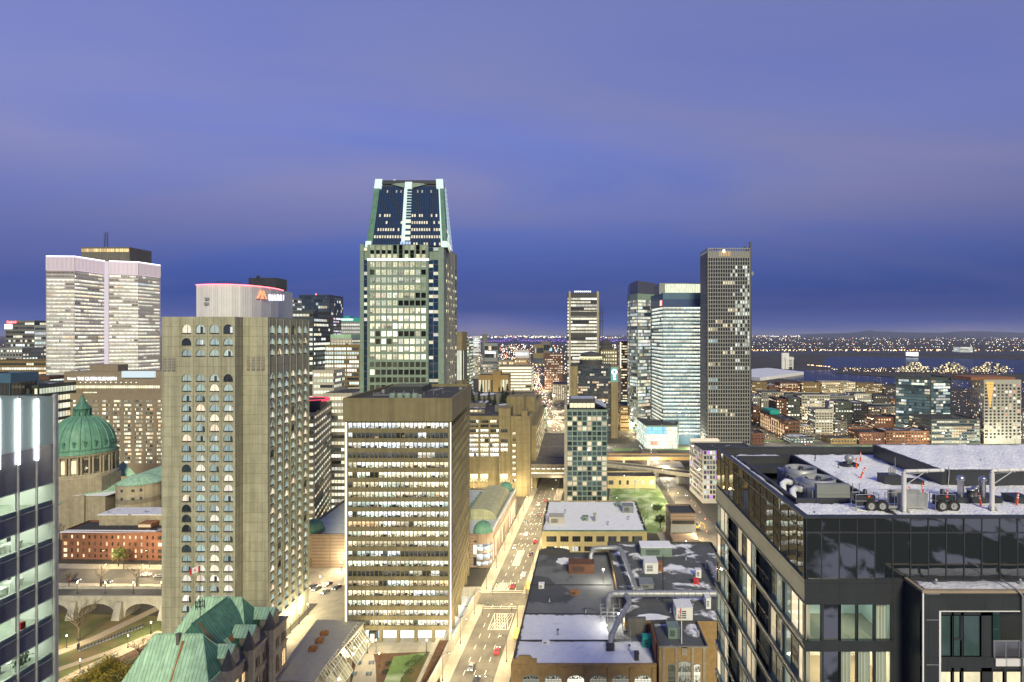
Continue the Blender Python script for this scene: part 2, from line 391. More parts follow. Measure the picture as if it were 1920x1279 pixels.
emit('crown_pink', (1, .80, .92), .78); emit('headlight', (1, .96, .85), 8.); emit('taillight', (1, .05, .04), 3.); emit('beacon', (1, .1, .08), 8.)
emit('screen_blue', (.25, .6, 1.), 1.3); emit('violet', (.45, .2, 1.), 2.); emit('ceiling_white', (.93, 1., .82), 12., True); emit('ceiling_warm', (1, .84, .55), 11., True); emit('ceiling_dim', (.7, 1., .88), 3., True)
emit('town_white', (1, .88, .68), 4.2); emit('town_orange', (1, .60, .26), 4.); emit('town_cool', (.85, .93, 1), 4.)
M = MATS
def ctile(c, k): return (c[0]*k, c[1]*k, c[2]*k, 1)
OFFICE = [(1, .95, .66), (1, .97, .80), (.92, 1, .76), (1, .88, .58)]
COOL = [(.84, 1, .90), (.9, .98, 1), (1, .98, .85)]
WARM = [(1, .80, .5), (1, .68, .36), (1, .88, .64)]
MIXED = OFFICE + COOL[:2] + WARM[:1]
def panes(rng, n, p, pal, run=4, lo=.55, hi=1.15, dark=.02, jit=.18, dc=None):
    """room light of n neighbouring panes: lit and dark rooms come in runs"""
    out = []
    while len(out) < n:
        k = max(1, int(rng.expovariate(1/run)+.5)) if run > 1 else 1
        on = rng.random() < p; c = rng.choice(pal) if on or not dc else dc; L = rng.uniform(lo, hi) if on else dark*rng.uniform(.2, 3)
        for _ in range(k):
            out.append(ctile(c, L*rng.uniform(1-jit, 1+jit)))
    return out[:n]
def rows_(z0, pitch, n, h, off=0): return [(z0+off+i*pitch, z0+off+i*pitch+h) for i in range(n)]
def tower(name, label, cat, plan, z0, z1, rows, faces, wall='concrete', win='flat_glass', roof='roof_dark', mull='dark_metal', t=.35, pane=1.8, margin=.8,
          p=.6, pal=MIXED, run=4, lo=.5, hi=1.1, seed=1, pier=0., every=1, mw=.12, parapet=.9, group=None, dark=.02, extra=None, mproud=.1, dc=None):
    """building of polygonal plan; faces = indices of glazed sides; one window band per storey; piers (wall) every N panes"""
    rng = random.Random(seed)
    b = (sum(q[0] for q in plan)/len(plan), sum(q[1] for q in plan)/len(plan), z0)
    T = thing(name, label, cat, b, group)
    W = MB(); core = inset(plan, t)
    W.prism(core, z0, z1-parapet, cap=False)
    bands = [MB() for _ in rows]
    k = len(plan)
    for i in range(k):
        fc = Face(plan[i], plan[(i+1) % k])
        opt = faces.get(i) if isinstance(faces, dict) else ({} if i in faces else None)
        if opt is None:
            W.slab(fc, 0, fc.L, z0, z1, -t, 0, ends=False, mit=t); continue
        pn = opt.get('pane', pane); mg = opt.get('margin', margin); pr = opt.get('pier', pier); ev = opt.get('every', every); rr = opt.get('rows', rows)
        pp = opt.get('p', p); pl = opt.get('pal', pal)
        zs = z0
        for (a, c) in rr:
            if a > zs + .01: W.slab(fc, 0, fc.L, zs, a, -t, 0, ends=False, mit=t)
            zs = c
        W.slab(fc, 0, fc.L, zs, z1, -t, 0, ends=False, mit=t)
        n = max(1, int(round((fc.L-2*mg)/pn))); q = (fc.L-2*mg)/n
        for ri, (a, c) in enumerate(rr):
            B = bands[ri]
            W.slab(fc, 0, mg, a, c, -t, 0, ends=True, mit=0, mit1=0); W.slab(fc, fc.L-mg, fc.L, a, c, -t, 0, ends=True, mit=0, mit1=0)
            cs = panes(rng, n, pp, pl, opt.get('run', run), lo, hi, dark, .18, dc)
            for j in range(n):
                u = mg + j*q
                hw = pr/2 if pr else mw/2
                l = hw if (j % ev == 0 and j > 0) or (pr and j > 0 and j % ev == 0) else (mw/2 if j > 0 else 0)
                r_ = hw if (j+1) % ev == 0 and j < n-1 else (mw/2 if j < n-1 else 0)
                B.pane(fc, u, u+q, a, c, -t+.03, 0, cs[j], [(j+.02+ri*7.3+seed*3.1, ri+.02), (j+.98+ri*7.3+seed*3.1, ri+.02), (j+.98+ri*7.3+seed*3.1, ri+.98), (j+.02+ri*7.3+seed*3.1, ri+.98)])
                if j > 0:
                    if pr and j % ev == 0: W.slab(fc, u-pr/2, u+pr/2, a, c, -t, -.004, ends=True)
                    elif mw: B.slab(fc, u-mw/2, u+mw/2, a, c, -t, -t+mproud, 1)
    ring = inset(plan, .35 if parapet else .01); rz = z1-parapet
    for i in range(k):
        j = (i+1) % k
        a, c, d, e = plan[i], plan[j], ring[j], ring[i]
        W.poly([(a[0],a[1],z1),(c[0],c[1],z1),(d[0],d[1],z1),(e[0],e[1],z1)])
        W.poly([(d[0],d[1],z1),(d[0],d[1],rz),(e[0],e[1],rz),(e[0],e[1],z1)])
    W.build('wall', M[wall], T)
    RB = MB(); RB.poly([(q[0], q[1], rz+.02) for q in ring]); RB.build('roof', M[roof], T)
    for B in bands:
        if B.f: B.build('window_band', [M[win], M[mull]], T)
    return T
def quadplan(pl, pr, Yf, prb=None, Yb=None, plb=None):
    """front-left, front-right at depth Yf, back corners at Yb; pixels along the photo's width"""
    Yb = Yb or Yf*1.15
    return [(X(pl, Yf), Yf), (X(pr, Yf), Yf), (X(prb if prb is not None else CX+(pr-CX)*Yf/Yb, Yb), Yb), (X(plb if plb is not None else CX+(pl-CX)*Yf/Yb, Yb), Yb)]
# ------------------------------------------------------------------ ground, roads, park
def structure(name, mb, mats, **k):
    o = mb.build(name, mats); o['kind'] = 'structure'; return o
def sheet(name, pts, z, mat):
    b = MB(); b.poly([(p[0], p[1], z) for p in pts]); return structure(name, b, M[mat])
sheet('ground', [(-45000, -3000), (45000, -3000), (45000, 60000), (-45000, 60000)], 0, 'city_ground')
def ribbon(name, path, wd, z, mat, sub=None):
    b = MB(); P = [Vector(p) for p in path]; L, Rr = [], []
    for i, p in enumerate(P):
        d = (P[min(i+1, len(P)-1)] - P[max(i-1, 0)]).normalized(); n = Vector((d.y, -d.x)); wi = wd[i] if isinstance(wd, (list, tuple)) else wd
        L.append(p - n*wi/2); Rr.append(p + n*wi/2)
    for i in range(len(P)-1):
        b.poly([(*L[i], z), (*Rr[i], z), (*Rr[i+1], z), (*L[i+1], z)])
    return structure(name, b, M[mat])
SX = lambda y: -31.5 + .06*(y-228)                       # centre line of the main street
street_path = [(SX(100), 100), (SX(424), 424), (-14, 520), (-21, 718), (-46, 970), (-83, 1335), (-131, 1971), (-165, 2600)]
ribbon('pavement', [(SX(100), 100), (SX(430), 430)], 25, .10, 'pavement')
ribbon('main_road', street_path, [14.5, 14.5, 15, 22, 24, 30, 40, 50], .15, 'asphalt')
ribbon('plaza_pavement', [(-75, 150), (-75, 262)], 68, .04, 'pavement')
ribbon('cross_street', [(-80, 252), (60, 246)], 11, .16, 'asphalt')
ribbon('second_road', [(77, 260), (76, 520), (70, 640), (92, 900), (120, 1500)], [15, 15, 17, 20, 24], .12, 'asphalt')
ribbon('boulevard', [(-60, 585), (150, 600), (900, 640)], 26, .14, 'asphalt')
ribbon('boulevard_lane', [(-60, 640), (150, 655), (900, 700)], 16, .14, 'asphalt')
ribbon('side_street', [(-260, 276), (-60, 270)], 26, .05, 'pavement')
ribbon('parking_road', [(-260, 275), (-150, 272)], 16, .1, 'asphalt')
ribbon('west_street', [(-100, 262), (-128, 330), (-165, 480), (-200, 700)], 18, .12, 'pavement')
# lane paint of the main road
b = MB()
def mark(x0, y0, x1, y1, wd=.16, z=.158):
    d = Vector((x1-x0, y1-y0)).normalized(); n = Vector((d.y, -d.x))*wd/2
    b.poly([(x0-n.x, y0-n.y, z), (x0+n.x, y0+n.y, z), (x1+n.x, y1+n.y, z), (x1-n.x, y1-n.y, z)])
for off in (-3.6, 0, 3.6):
    y = 170
    while y < 420:
        if not (243 < y < 256): mark(SX(y)+off, y, SX(y+3)+off, y+3, .2)
        y += 8
for (x0, x1, y0, y1) in ((-1.5, 6.5, 224, 237), (-6.0, 0.5, 259, 266), (-2.5, 1., 286, 306)):   # hatched boxes at the crossing
    for k in range(0, 9):
        f = k/8
        cx = lambda u, y: SX(y) + u
        ua, ub = x0 + (x1-x0)*f, x0 + (x1-x0)*(f+.35)
        if ub <= x1: mark(cx(ua, y0), y0, cx(ub, y1), y1, .16)
        if ub <= x1: mark(cx(ub, y0), y0, cx(ua, y1), y1, .16)
    for (p, q) in (((x0, y0), (x1, y0)), ((x1, y0), (x1, y1)), ((x1, y1), (x0, y1)), ((x0, y1), (x0, y0))):
        mark(SX(p[1])+p[0], p[1], SX(q[1])+q[0], q[1], .18)
for yy in (241.5, 256.5): 
    mark(SX(yy)-7, yy, SX(yy)+7, yy, .3); mark(SX(yy)-7, yy+1.6, SX(yy)+7, yy+1.6, .3)
for k in range(7):
    for off in (-4.8, -1.6, 1.8): 
        if k % 2 == 0: mark(SX(312+k*9)+off-.5, 312+k*9, SX(312+k*9)+off+.5, 314.5+k*9, .5)
structure('road_markings', b, M['road_paint'])
# park on the left with paths; lower than the viaduct
def gp(*pp, z=0): return [G(px, py, z) for px, py in pp]
sheet('lawn', [(-260, 150), (-112, 150), (-112, 232), (-260, 240)], .03, 'grass')
ribbon('park_path', gp((60, 1244), (180, 1196), (301, 1138)), 4.2, .06, 'gravel')
ribbon('park_path', gp((60, 1272), (200, 1225), (301, 1184)), 3.0, .06, 'gravel')
ribbon('park_path', gp((95, 1290), (160, 1255), (285, 1197)), 4.6, .06, 'gravel')
ribbon('park_road', gp((190, 1255), (301, 1200)), 5, .055, 'soil')
# courtyard garden at the foot of the brown office tower
sheet('garden_bed', gp((655, 1290), (662, 1228), (820, 1222), (826, 1290)), .10, 'soil')
sheet('garden_lawn', gp((716, 1290), (738, 1232), (800, 1224), (770, 1250), (752, 1272), (748, 1290)), .14, 'grass_snow')
sheet('garden_lawn', gp((752, 1290), (758, 1246), (790, 1228), (812, 1226), (800, 1290)), .12, 'grass')
sheet('garden_path', gp((658, 1288), (668, 1242), (680, 1226), (700, 1226), (704, 1244), (706, 1288)), .16, 'pavement')
# snowy lot beyond the warehouses
sheet('vacant_lot', gp((1140, 955), (1145, 905), (1232, 908), (1262, 960), (1240, 1000), (1150, 1000)), .05, 'grass_snow')
sheet('lit_lawn', gp((1150, 838), (1400, 826), (1930, 822), (1930, 838), (1400, 842), (1150, 846)), .06, 'grass_snow')
sheet('gravel_yard', gp((1225, 985), (1345, 990), (1345, 1040), (1250, 1040)), .04, 'pavement')
# water of the river and basins, far shore, hills
def gq(z, *pp): return [(*G(px, py, z), z) for px, py in pp]
b = MB(); b.poly(gq(.5, (1540, 690), (1548, 670), (1600, 669), (1930, 675), (2300, 680), (2300, 716), (1930, 702), (1680, 690))); structure('river', b, M['water'])
b = MB(); b.poly(gq(.4, (1505, 716), (1420, 703), (1440, 694), (1560, 694), (1720, 700), (1960, 724), (1900, 740), (1760, 722))); structure('basin_water', b, M['water'])
b = MB(); b.poly(gq(.5, (700, 645), (1180, 645), (1180, 634.5), (700, 634.5))); structure('river', b, M['water'])
def ridge(name, prof, Y, depth):
    bb = MB(); rings = [[(X(px, Y), Y, 0) for px, py in prof], [(X(px, Y+depth*.5), Y+depth*.5, Z(py, Y+depth*.5)) for px, py in prof], [(X(px, Y+depth), Y+depth, 0) for px, py in prof]]
    bb.loft(rings, 0, True, closed=False, caps=(False, False)); return structure(name, bb, M['hill'])
ridge('hills', [(1500, 627), (1560, 625), (1590, 624.5), (1612, 622), (1625, 620), (1634, 619.5), (1645, 621.5), (1680, 622.5), (1720, 623.5), (1760, 624), (1800, 621.5), (1830, 621), (1870, 622), (1920, 624), (1990, 623), (2100, 626)], 20000, 9000)
# hillside behind the camera (seen only mirrored in the dark glazing)
b = MB(); rings = []
for (y, z) in ((-60, 0), (-160, 12), (-330, 45), (-600, 70), (-1100, 80)):
    rings.append([(x, y + 20*math.sin(x*.02), z*(.7+.3*math.sin(x*.006+1))) for x in range(-900, 901, 60)])
b.loft(rings, 0, True, closed=False, caps=(False, False)); structure('hillside', b, pbr('hill_snow', (.02, .025, .02), .95, .3, .05, c2=(.7, .72, .78), c2t=(.50, .54), c2s=.022))

# ------------------------------------------------------------------ hotel tower with arched windows
rng = random.Random(11)
Yh = 205.0
hp = {'a': (X(303, Yh), Yh), 'b': (X(441, Yh), Yh), 'c': (X(456, 210.2), 210.2), 'd': (X(502, 210.2), 210.2), 'e': (X(580, 243), 243)}
zt = Z(594, Yh)
T = thing('hotel_tower', 'tall beige concrete hotel with rows of half-moon windows and a white crown', 'building', (-130, Yh, 0))
W = MB()
plan = [hp['a'], hp['b'], hp['c'], hp['d'], hp['e'], (hp['e'][0]-60, 262), (hp['a'][0], 250)]
core = inset(plan, .75)
W.prism(core, 0, zt-1.2, cap=False)
pitch = 18.82*Yh/F
zrow = [Z(714.5, Yh) - i*pitch for i in range(26)]           # sills, downwards
top_rows = [(Z(624.5, Yh), 3.1), (Z(646.5, Yh), 2.35), (Z(667.5, Yh), 2.35)]
rows = [(zz_, h) for zz_, h in top_rows] + [(zz_, 2.45) for zz_ in zrow]
wins = []
def arch_face(fc, us, ww, first_u, last_u, wins, tint):
    n = len(us); cw = (last_u-first_u)/n
    # blank strips beside the window field
    if first_u > .05: W.slab(fc, 0, first_u, 0, zt, -.7, 0, ends=False)
    if last_u < fc.L-.05: W.slab(fc, last_u, fc.L, 0, zt, -.7, 0, ends=False)
    bounds = sorted(z for z, h in rows)
    # horizontal cells: from below each sill to below the next one
    cells = []; lower = 0
    for z, h in sorted(rows):
        cells.append((z-.85, z, h))
    zlow = 0
    for i, (zc, sill, h) in enumerate(cells):
        znext = cells[i+1][0] if i+1 < len(cells) else zt
        if i == 0: W.pane(fc, first_u, last_u, 0, zc, 0)
        ztop_cell = min(znext, sill+h+.9)
        if znext > ztop_cell+.01: W.pane(fc, first_u, last_u, ztop_cell, znext, 0)
        for j in range(n):
            u0, u1 = first_u+j*cw, first_u+(j+1)*cw; uc = (u0+u1)/2; hw = ww/2
            zs = sill + (.35 if h < 3 else 1.15); rise = sill+h-zs
            zb = sill-.42
            arc = [(uc - hw*math.cos(math.pi*k/16), zs + rise*math.sin(math.pi*k/16)) for k in range(17)]
            Lh = [(u0, zc), (uc, zc), (uc, zb), (uc-hw, zb)] + arc[:9] + [(uc, ztop_cell), (u0, ztop_cell)]
            Rh = [(uc, zc), (u1, zc), (u1, ztop_cell), (uc, ztop_cell)] + arc[8:] + [(uc+hw, zb), (uc, zb)]
            for poly in (Lh, Rh): W.poly([fc.p(u, z, 0) for u, z in poly])
            out = [(uc-hw, zb)] + arc + [(uc+hw, zb)]
            for a, c in zip(out, out[1:] + out[:1]):
                W.poly([fc.p(*a, 0), fc.p(*c, 0), fc.p(*c, -.66), fc.p(*a, -.66)])
            B = MB(); r = rng.random()
            if r < tint[0]: c = ctile(rng.choice([(1, .86, .62), (1, .92, .76), (1, .80, .58)]), rng.uniform(.9, 1.35)); mt = 0
            elif r < tint[0]+.08: c = ctile((.3, .4, .45), rng.uniform(.02, .12)); mt = 0
            else: c = ctile(rng.choice([(.62, .80, .72), (.68, .80, .70), (.58, .74, .72)]), rng.uniform(.5, .85)); mt = 0
            k0 = rng.randrange(1000)
            bl = rng.random()
            pts = [(uc-hw, sill)] + arc + [(uc+hw, sill)]
            B.poly([fc.p(u, z, -.5) for u, z in pts], 0, c, [(k0+(u-uc+hw)/ww, i+(z-sill)/h*.9) for u, z in pts])
            if bl < .3:        # one curtain drawn aside
                x0 = uc-hw*.15 if rng.random() < .5 else uc+hw*.25
                B.pane(fc, x0, x0+hw*.55, sill, sill+h*.72, -.485, 0, ctile((1, .97, .9), rng.choice([.05, .05, .9])), [(k0, i), (k0+.3, i), (k0+.3, i+.9), (k0, i+.9)])
            B.slab(fc, uc-.05, uc+.05, sill, sill+h-.03, -.5, -.42, 1); B.slab(fc, uc-hw, uc+hw, sill-.07, sill+.05, -.5, -.4, 1)
            for g in (-.62, 0, .62):
                B.slab(fc, uc+g*hw-.36, uc+g*hw+.36, sill-.36, sill-.12, -.55, -.45, 1)
            wins.append((fc is fa, -i, B))
    for j in range(n+1):
        u = first_u+j*cw; W.slab(fc, u-.14, u+.14, 0, zt-.6, 0, .16, ends=True)
fa = Face(hp['a'], hp['b']); fb = Face(hp['b'], hp['c']); fc_ = Face(hp['c'], hp['d']); fd = Face(hp['d'], hp['e'])
u0 = X(336.5, Yh)-hp['a'][0]
arch_face(fa, range(4), 3.45, u0, fa.L-.05, wins, (.24,))
for f_ in (fb, fc_): W.slab(f_, 0, f_.L, 0, zt, -.7, 0, ends=False)
arch_face(fd, range(6), 3.3, 1.0, fd.L-.6, wins, (.22,))
for i in (4, 5, 6):
    f_ = Face(plan[i], plan[(i+1) % 7]); W.slab(f_, 0, f_.L, 0, zt, -.7, 0, ends=False)
for (f_, us) in ((fa, (1.1, 2.7, 4.3)), (fc_, (1.9, 3.7, 5.5, 7.2))):      # louvred plant-room slots
    for u in us:
        for k in range(8):
            W.slab(f_, u-.55, u+.55, Z(694, Yh)+k*.55, Z(694, Yh)+k*.55+.28, 0, .14, m=1)
        W.slab(f_, u-.62, u+.62, Z(697, Yh), Z(671, Yh), -.02, .02, m=2)
ring = inset(plan, .8)
for i in range(7):
    a, c, d, e = plan[i], plan[(i+1) % 7], ring[(i+1) % 7], ring[i]
    W.poly([(*a, zt), (*c, zt), (*d, zt), (*e, zt)]); W.poly([(*d, zt), (*d, zt-1.2), (*e, zt-1.2), (*e, zt)])
W.build('wall', [M['hotel_concrete'], M['concrete'], M['dark_concrete']], T)
b = MB(); b.poly([(*q, zt-1.19) for q in ring]); b.build('roof', M['roof_dark'], T)
wins.sort(key=lambda q: (not q[0], q[1]))
ordered = [q for q in wins if q[0]] + [q for q in wins if not q[0]]
rest = MB()
for k, (isf, z, B) in enumerate(ordered):
    if k < 100: B.build('window', [M['curtain_glass'], M['dark_metal']], T)
    else:
        o = len(rest.v); rest.v += B.v; rest.f += [tuple(i+o for i in f) for f in B.f]; rest.m += B.m; rest.uv += B.uv; rest.c += B.c; rest.sm += B.sm; rest.hascol = True
o = rest.build('windows', [M['curtain_glass'], M['dark_metal']], T); o['kind'] = 'stuff'
# white curved crown
cp = [(368, 212.5), (389, 210.8), (411, 210.2), (433, 210.8), (452, 212.6), (472, 215.8), (490, 220), (508, 226), (522, 232.5), (531.5, 240)]
zc0, zc1 = zt-1.1, Z(534.2, 211)
front = [(X(px, y), y) for px, y in cp]
back = [(front[-1][0]-2, 252), (front[0][0]+6, 252), (front[0][0]-1., 236)]
b = MB(); b.prism(front+back, zc0, zc1, 0, 1)
for (pa, ya, yb_) in ((385.5, 558, 563.5), (384.5, 567, 572), (409.5, 557, 562)):
    y = 211; b.box(X(pa, y), X(pa+8.5, y), y-.6, y+.4, Z(yb_, y), Z(ya, y), 2)
CR = b.build('crown', [M['white_metal'], M['roof_dark'], M['grey_paint']], T)
b = MB(); b.tube([(x, y-.1, zc1+.12) for x, y in front], .17, 6, 0); b.build('neon_strip', M['neon_red'], CR)
b = MB()
for k in range(13):
    px = 404+k*4; y = 216 + (k-5)*.3; b.tube([(X(px, y), y, zc1-.5), (X(px, y), y, zc1+1.7)], .06, 4)
for zz_ in (.9, 1.65): b.tube([(X(404, 216), 216, zc1+zz_), (X(452, 218), 218, zc1+zz_)], .06, 4)
b.build('roof_railing', M['dark_metal'], CR)
b = MB(); b.box(X(466, 242), X(518, 242), 242, 251, zc1-1, Z(521, 242)); b.box(X(484, 243), X(489, 243), 241.6, 242.1, Z(521, 242)-.1, Z(517, 242)); b.build('plant_room', M['dark_metal'], T)
# emblem and letters on the crown
def crown_pt(px, py, off=.35):
    for (p0, y0), (p1, y1) in zip(cp, cp[1:]):
        if p0 <= px <= p1:
            y = y0 + (y1-y0)*(px-p0)/(p1-p0); break
    else: y = cp[-1][1]
    d = Vector((X(p1, y1)-X(p0, y0), y1-y0)).normalized(); n = Vector((d.y, -d.x))
    return Vector((X(px, y)+n.x*off, y+n.y*off, Z(py, y))), Vector((d.x, d.y, 0))
b = MB()
p0, du = crown_pt(478, 560.5)
for strokes in ([(0, .2), (1.0, .35), (2.3, 3.3)], [(2.1, 3.3), (3.3, .2)], [(2.2, .2), (2.75, .75), (3.6, 3.3)], [(3.45, 3.3), (4.75, .2)]):
    for (a0, z0), (a1, z1) in zip(strokes, strokes[1:]):
        q0, q1 = p0 + du*a0 + Vector((0, 0, z0)), p0 + du*a1 + Vector((0, 0, z1)); wv = du*.46
        nn = Vector((du.y, -du.x, 0))*.18
        b.loft([[tuple(q0+nn), tuple(q0+wv+nn), tuple(q0+wv-nn), tuple(q0-nn)], [tuple(q1+nn), tuple(q1+wv+nn), tuple(q1+wv-nn), tuple(q1-nn)]])
b.build('emblem', M['neon_orange'], CR)
def text3d(name, body, org, du, size, mat, parent=None, ext=.08, sx=1., bold=.0, align='LEFT'):
    cu = bpy.data.curves.new(name, 'FONT'); cu.body = body; cu.size = size; cu.extrude = ext; cu.offset = bold; cu.align_x = align
    tmp = bpy.data.objects.new(name, cu); col.objects.link(tmp)
    me = bpy.data.meshes.new_from_object(tmp); bpy.data.objects.remove(tmp); me.name = name
    me.materials.clear(); me.materials.append(M[mat])
    o = bpy.data.objects.new(name, me); col.objects.link(o)
    o.rotation_euler = (R(90), 0, math.atan2(du.y, du.x)); o.scale = (sx, 1, 1)
    off = WL[parent] if parent is not None else Vector((0, 0, 0))
    o.location = Vector(org) - off
    if parent is not None: o.parent = parent
    WL[o] = off
    return o
px = 503
for ch, step in zip('MARRIOTT', (8.5, 6.8, 6.0, 5.4, 3, 4, 4, 4)):
    if px > 531: break
    p, d = crown_pt(px, 563.0); text3d('letter', ch, p, d, 3.3, 'sign_white', CR, sx=.95, bold=.03); px += step

# ------------------------------------------------------------------ brown office tower in the middle
plan = [(X(648, 215), 215), (X(845, 215), 215), (X(880, 275), 275), (X(738, 275), 275)]
T = thing('office_tower', 'brown precast office tower with lit ribbon windows and two glowing corner strips', 'building', (-65, 215, 0))
zt = Z(746, 215); zp = Z(790, 215)
rng = random.Random(5)
rowsB = [(Z(803.4+i*18.48, 215), Z(793+i*18.48, 215)) for i in range(21)]
W = MB(); W.prism(inset(plan, .55), 4.6, zp, cap=False)
fs = [Face(plan[i], plan[(i+1) % 4]) for i in range(4)]
bands = [MB() for _ in rowsB]
levels = [(.95, COOL), (.45, COOL), (.6, COOL), (.55, OFFICE), (.6, OFFICE), (.7, OFFICE), (.95, OFFICE), (.92, WARM+OFFICE), (.97, COOL[:1]), (.8, COOL), (.75, WARM+OFFICE), (.8, OFFICE), (.97, OFFICE), (.6, COOL), (.97, OFFICE[1:3]), (.3, OFFICE), (.8, WARM+COOL), (.96, OFFICE+COOL), (.93, OFFICE), (.93, OFFICE+WARM[:1]), (.7, OFFICE)]
for fi, fc in enumerate(fs):
    mg = .95; n = 23 if fi in (0, 2) else 32; q = (fc.L-2*mg)/n
    zs = 4.6
    for ri in range(20, -1, -1):
        a, c = rowsB[ri]
        W.slab(fc, .7, fc.L-.7, zs, a, -.55, .12, ends=False, mit=.3)
        W.slab(fc, .7, mg, a, c, -.55, .1); W.slab(fc, fc.L-mg, fc.L-.7, a, c, -.55, .1)
        zs = c
        p, pal = levels[ri]
        cs = panes(rng, n, p if fi == 0 else p*.75, pal, 5, .5, 1.2, .03, .3)
        for j in range(n):
            u = mg+j*q; B = bands[ri]
            B.pane(fc, u, u+q, a, c, -.42, 0, cs[j], [(j*1.0+ri*9+.02, ri+.02), (j+ri*9+.98, ri+.02), (j+ri*9+.98, ri+.98), (j+ri*9+.02, ri+.98)])
            if fi == 0 and rng.random() < .4: B.pane(fc, u+rng.choice((0, q*.4)), u+q*rng.choice((.55, 1)), a, a+rng.uniform(.35, 1.1), -.41, 0, ctile(rng.choice(((.5, .45, .4), (.2, .25, .3), (.9, .6, .4))), rng.uniform(.05, .5)), [(j, ri), (j+.3, ri), (j+.3, ri+.3), (j, ri+.3)])
            if 0 < j: W.slab(fc, u-.11, u+.11, a-.0, c, -.5, .06, ends=True)
    W.slab(fc, .7, fc.L-.7, zs, zp+.02, -.55, .12, ends=False, mit=.3)
    for (a, e) in ((-.15, .7), (fc.L-.7, fc.L+.15)): W.slab(fc, a, e, 0, zp, -.7, .0, ends=True)
    # lobby columns and glazing
    for k in range(1, 6):
        u = fc.L*k/6 if fi == 0 else fc.L*k/6
        W.slab(fc, u-.55, u+.55, 0, 4.7, -1.2, .1, m=0)
for B in bands: B.build('window_band', [M['office_glass']], T)
P2 = [(plan[0][0]-.7, 214.2), (plan[1][0]+.7, 214.2), (plan[2][0]+.8, 275.8), (plan[3][0]-.7, 275.8)]
W.prism(P2, zp, zt, cap=False); W.prism(P2, zp-.01, zp, cap=False, bottom=True)
ring = inset(P2, .7)
for i in range(4):
    a, c, d, e = P2[i], P2[(i+1) % 4], ring[(i+1) % 4], ring[i]
    W.poly([(*a, zt), (*c, zt), (*d, zt), (*e, zt)]); W.poly([(*d, zt), (*d, zt-1.3), (*e, zt-1.3), (*e, zt)])
W.build('wall', M['brown_precast'], T)
b = MB(); b.poly([(*q, zt-1.25) for q in ring]); b.build('roof', M['roof_dark'], T)
L = MB(); core = inset(plan, 3.2)
for i in range(4):
    fc = Face(core[i], core[(i+1) % 4]); n = 18; q = fc.L/n
    cs = panes(rng, n, .95, [(.95, 1, .92), (1, .95, .8), (.85, .95, 1)], 5, .9, 1.4)
    for j in range(n): L.pane(fc, j*q, j*q+q-.1, .05, 4.5, 0, 0, cs[j], [(j, 0), (j+1, 0), (j+1, 1), (j, 1)])
L.build('lobby_glazing', M['flat_glass'], T)
b = MB(); f0 = fs[0]
b.slab(f0, 8.6, 11.4, 0, 4.1, -2.6, .2); b.build('entrance_portal', M['dark_metal'], T)
b = MB(); b.slab(f0, 9.2, 10.8, .05, 3.3, -2.4, .26); b.build('door', M['white_paint'], T)
for (u0, u1, f_) in ((-.02, .52, fs[0]), (fs[0].L-.52, fs[0].L+.02, fs[0])):
    b = MB(); b.slab(f_, u0-.12 if u0 < 1 else u0-.1, u1-.0 if u0 < 1 else u1+.12, 4, zp-.4, .01, .16); b.build('light_strip', M['led_warm'], T)
for x in (plan[0][0]-.6, plan[1][0]+.9):
    b = MB(); b.box(x-.25, x+.25, 213.0, 213.5, .05, .5, bottom=True); o = b.build('floodlight', M['led_warm'], T)
    ld = bpy.data.lights.new('floodlight_beam', 'POINT'); ld.energy = 2600; ld.color = (1, .93, .75); ld.shadow_soft_size = .3
    lo_ = bpy.data.objects.new('floodlight_beam', ld); col.objects.link(lo_); lo_.parent = T; lo_.location = Vector((x, 212.6, 1.4)) - WL[T]
# roof plant
b = MB(); zr = zt-1.25
b.box(X(730, 246), X(792, 246), 246, 262, zr, Z(725, 246)); b.build('plant_room', M['dark_metal'], T)
for k in range(4):
    b = MB(); x = X(727+k*14.2, 222)
    b.lathe(x+1.2, 224, [(1.28, zr), (1.28, zr+1.2), (1.2, zr+1.75), (1.0, zr+2.1), (.2, zr+2.15)], 16); b.build('cooling_drum', M['granite_green'], T)
for k in range(9):
    b = MB(); b.tube([(X(700+k*15, 232), 232+k*3 % 14, zr), (X(700+k*15, 232), 232+k*3 % 14, zr+1.6)], .12, 5); b.build('pipe', M['galvanised'], T)
b = MB(); b.tube([(X(700, 229), 229, zr+.8), (X(790, 229), 229, zr+.8)], .15, 5); b.build('pipe', M['galvanised'], T)
for k in range(16):
    b = MB(); x = rng.uniform(X(672, 225), X(860, 225)+2); y = rng.uniform(218, 272)
    if not (X(722, 246) < x < X(800, 246) and y < 264): b.box(x, x+rng.uniform(.8, 2.6), y, y+rng.uniform(.8, 3), zr, zr+rng.uniform(.4, 1.5)); b.build('roof_unit', M['grey_paint'], T)

# ------------------------------------------------------------------ tall granite tower with the slanted dark-glass crown
Yd = 310.0
T = thing('slant_top_tower', 'tallest grey-green tower with slanted dark glass crown and white lit edges', 'building', (-95, Yd, 0))
rng = random.Random(21)
W = MB(); xL, xR = X(675, Yd), X(832, Yd); Yb = 346.0; zs_ = Z(456, Yd)
W.prism([(xL+1.2, Yd+1.2), (xR-1.2, Yd+1.2), (xR-1.2, Yb-1.2), (xL+1.2, Yb-1.2)], 0, zs_-2, cap=False)
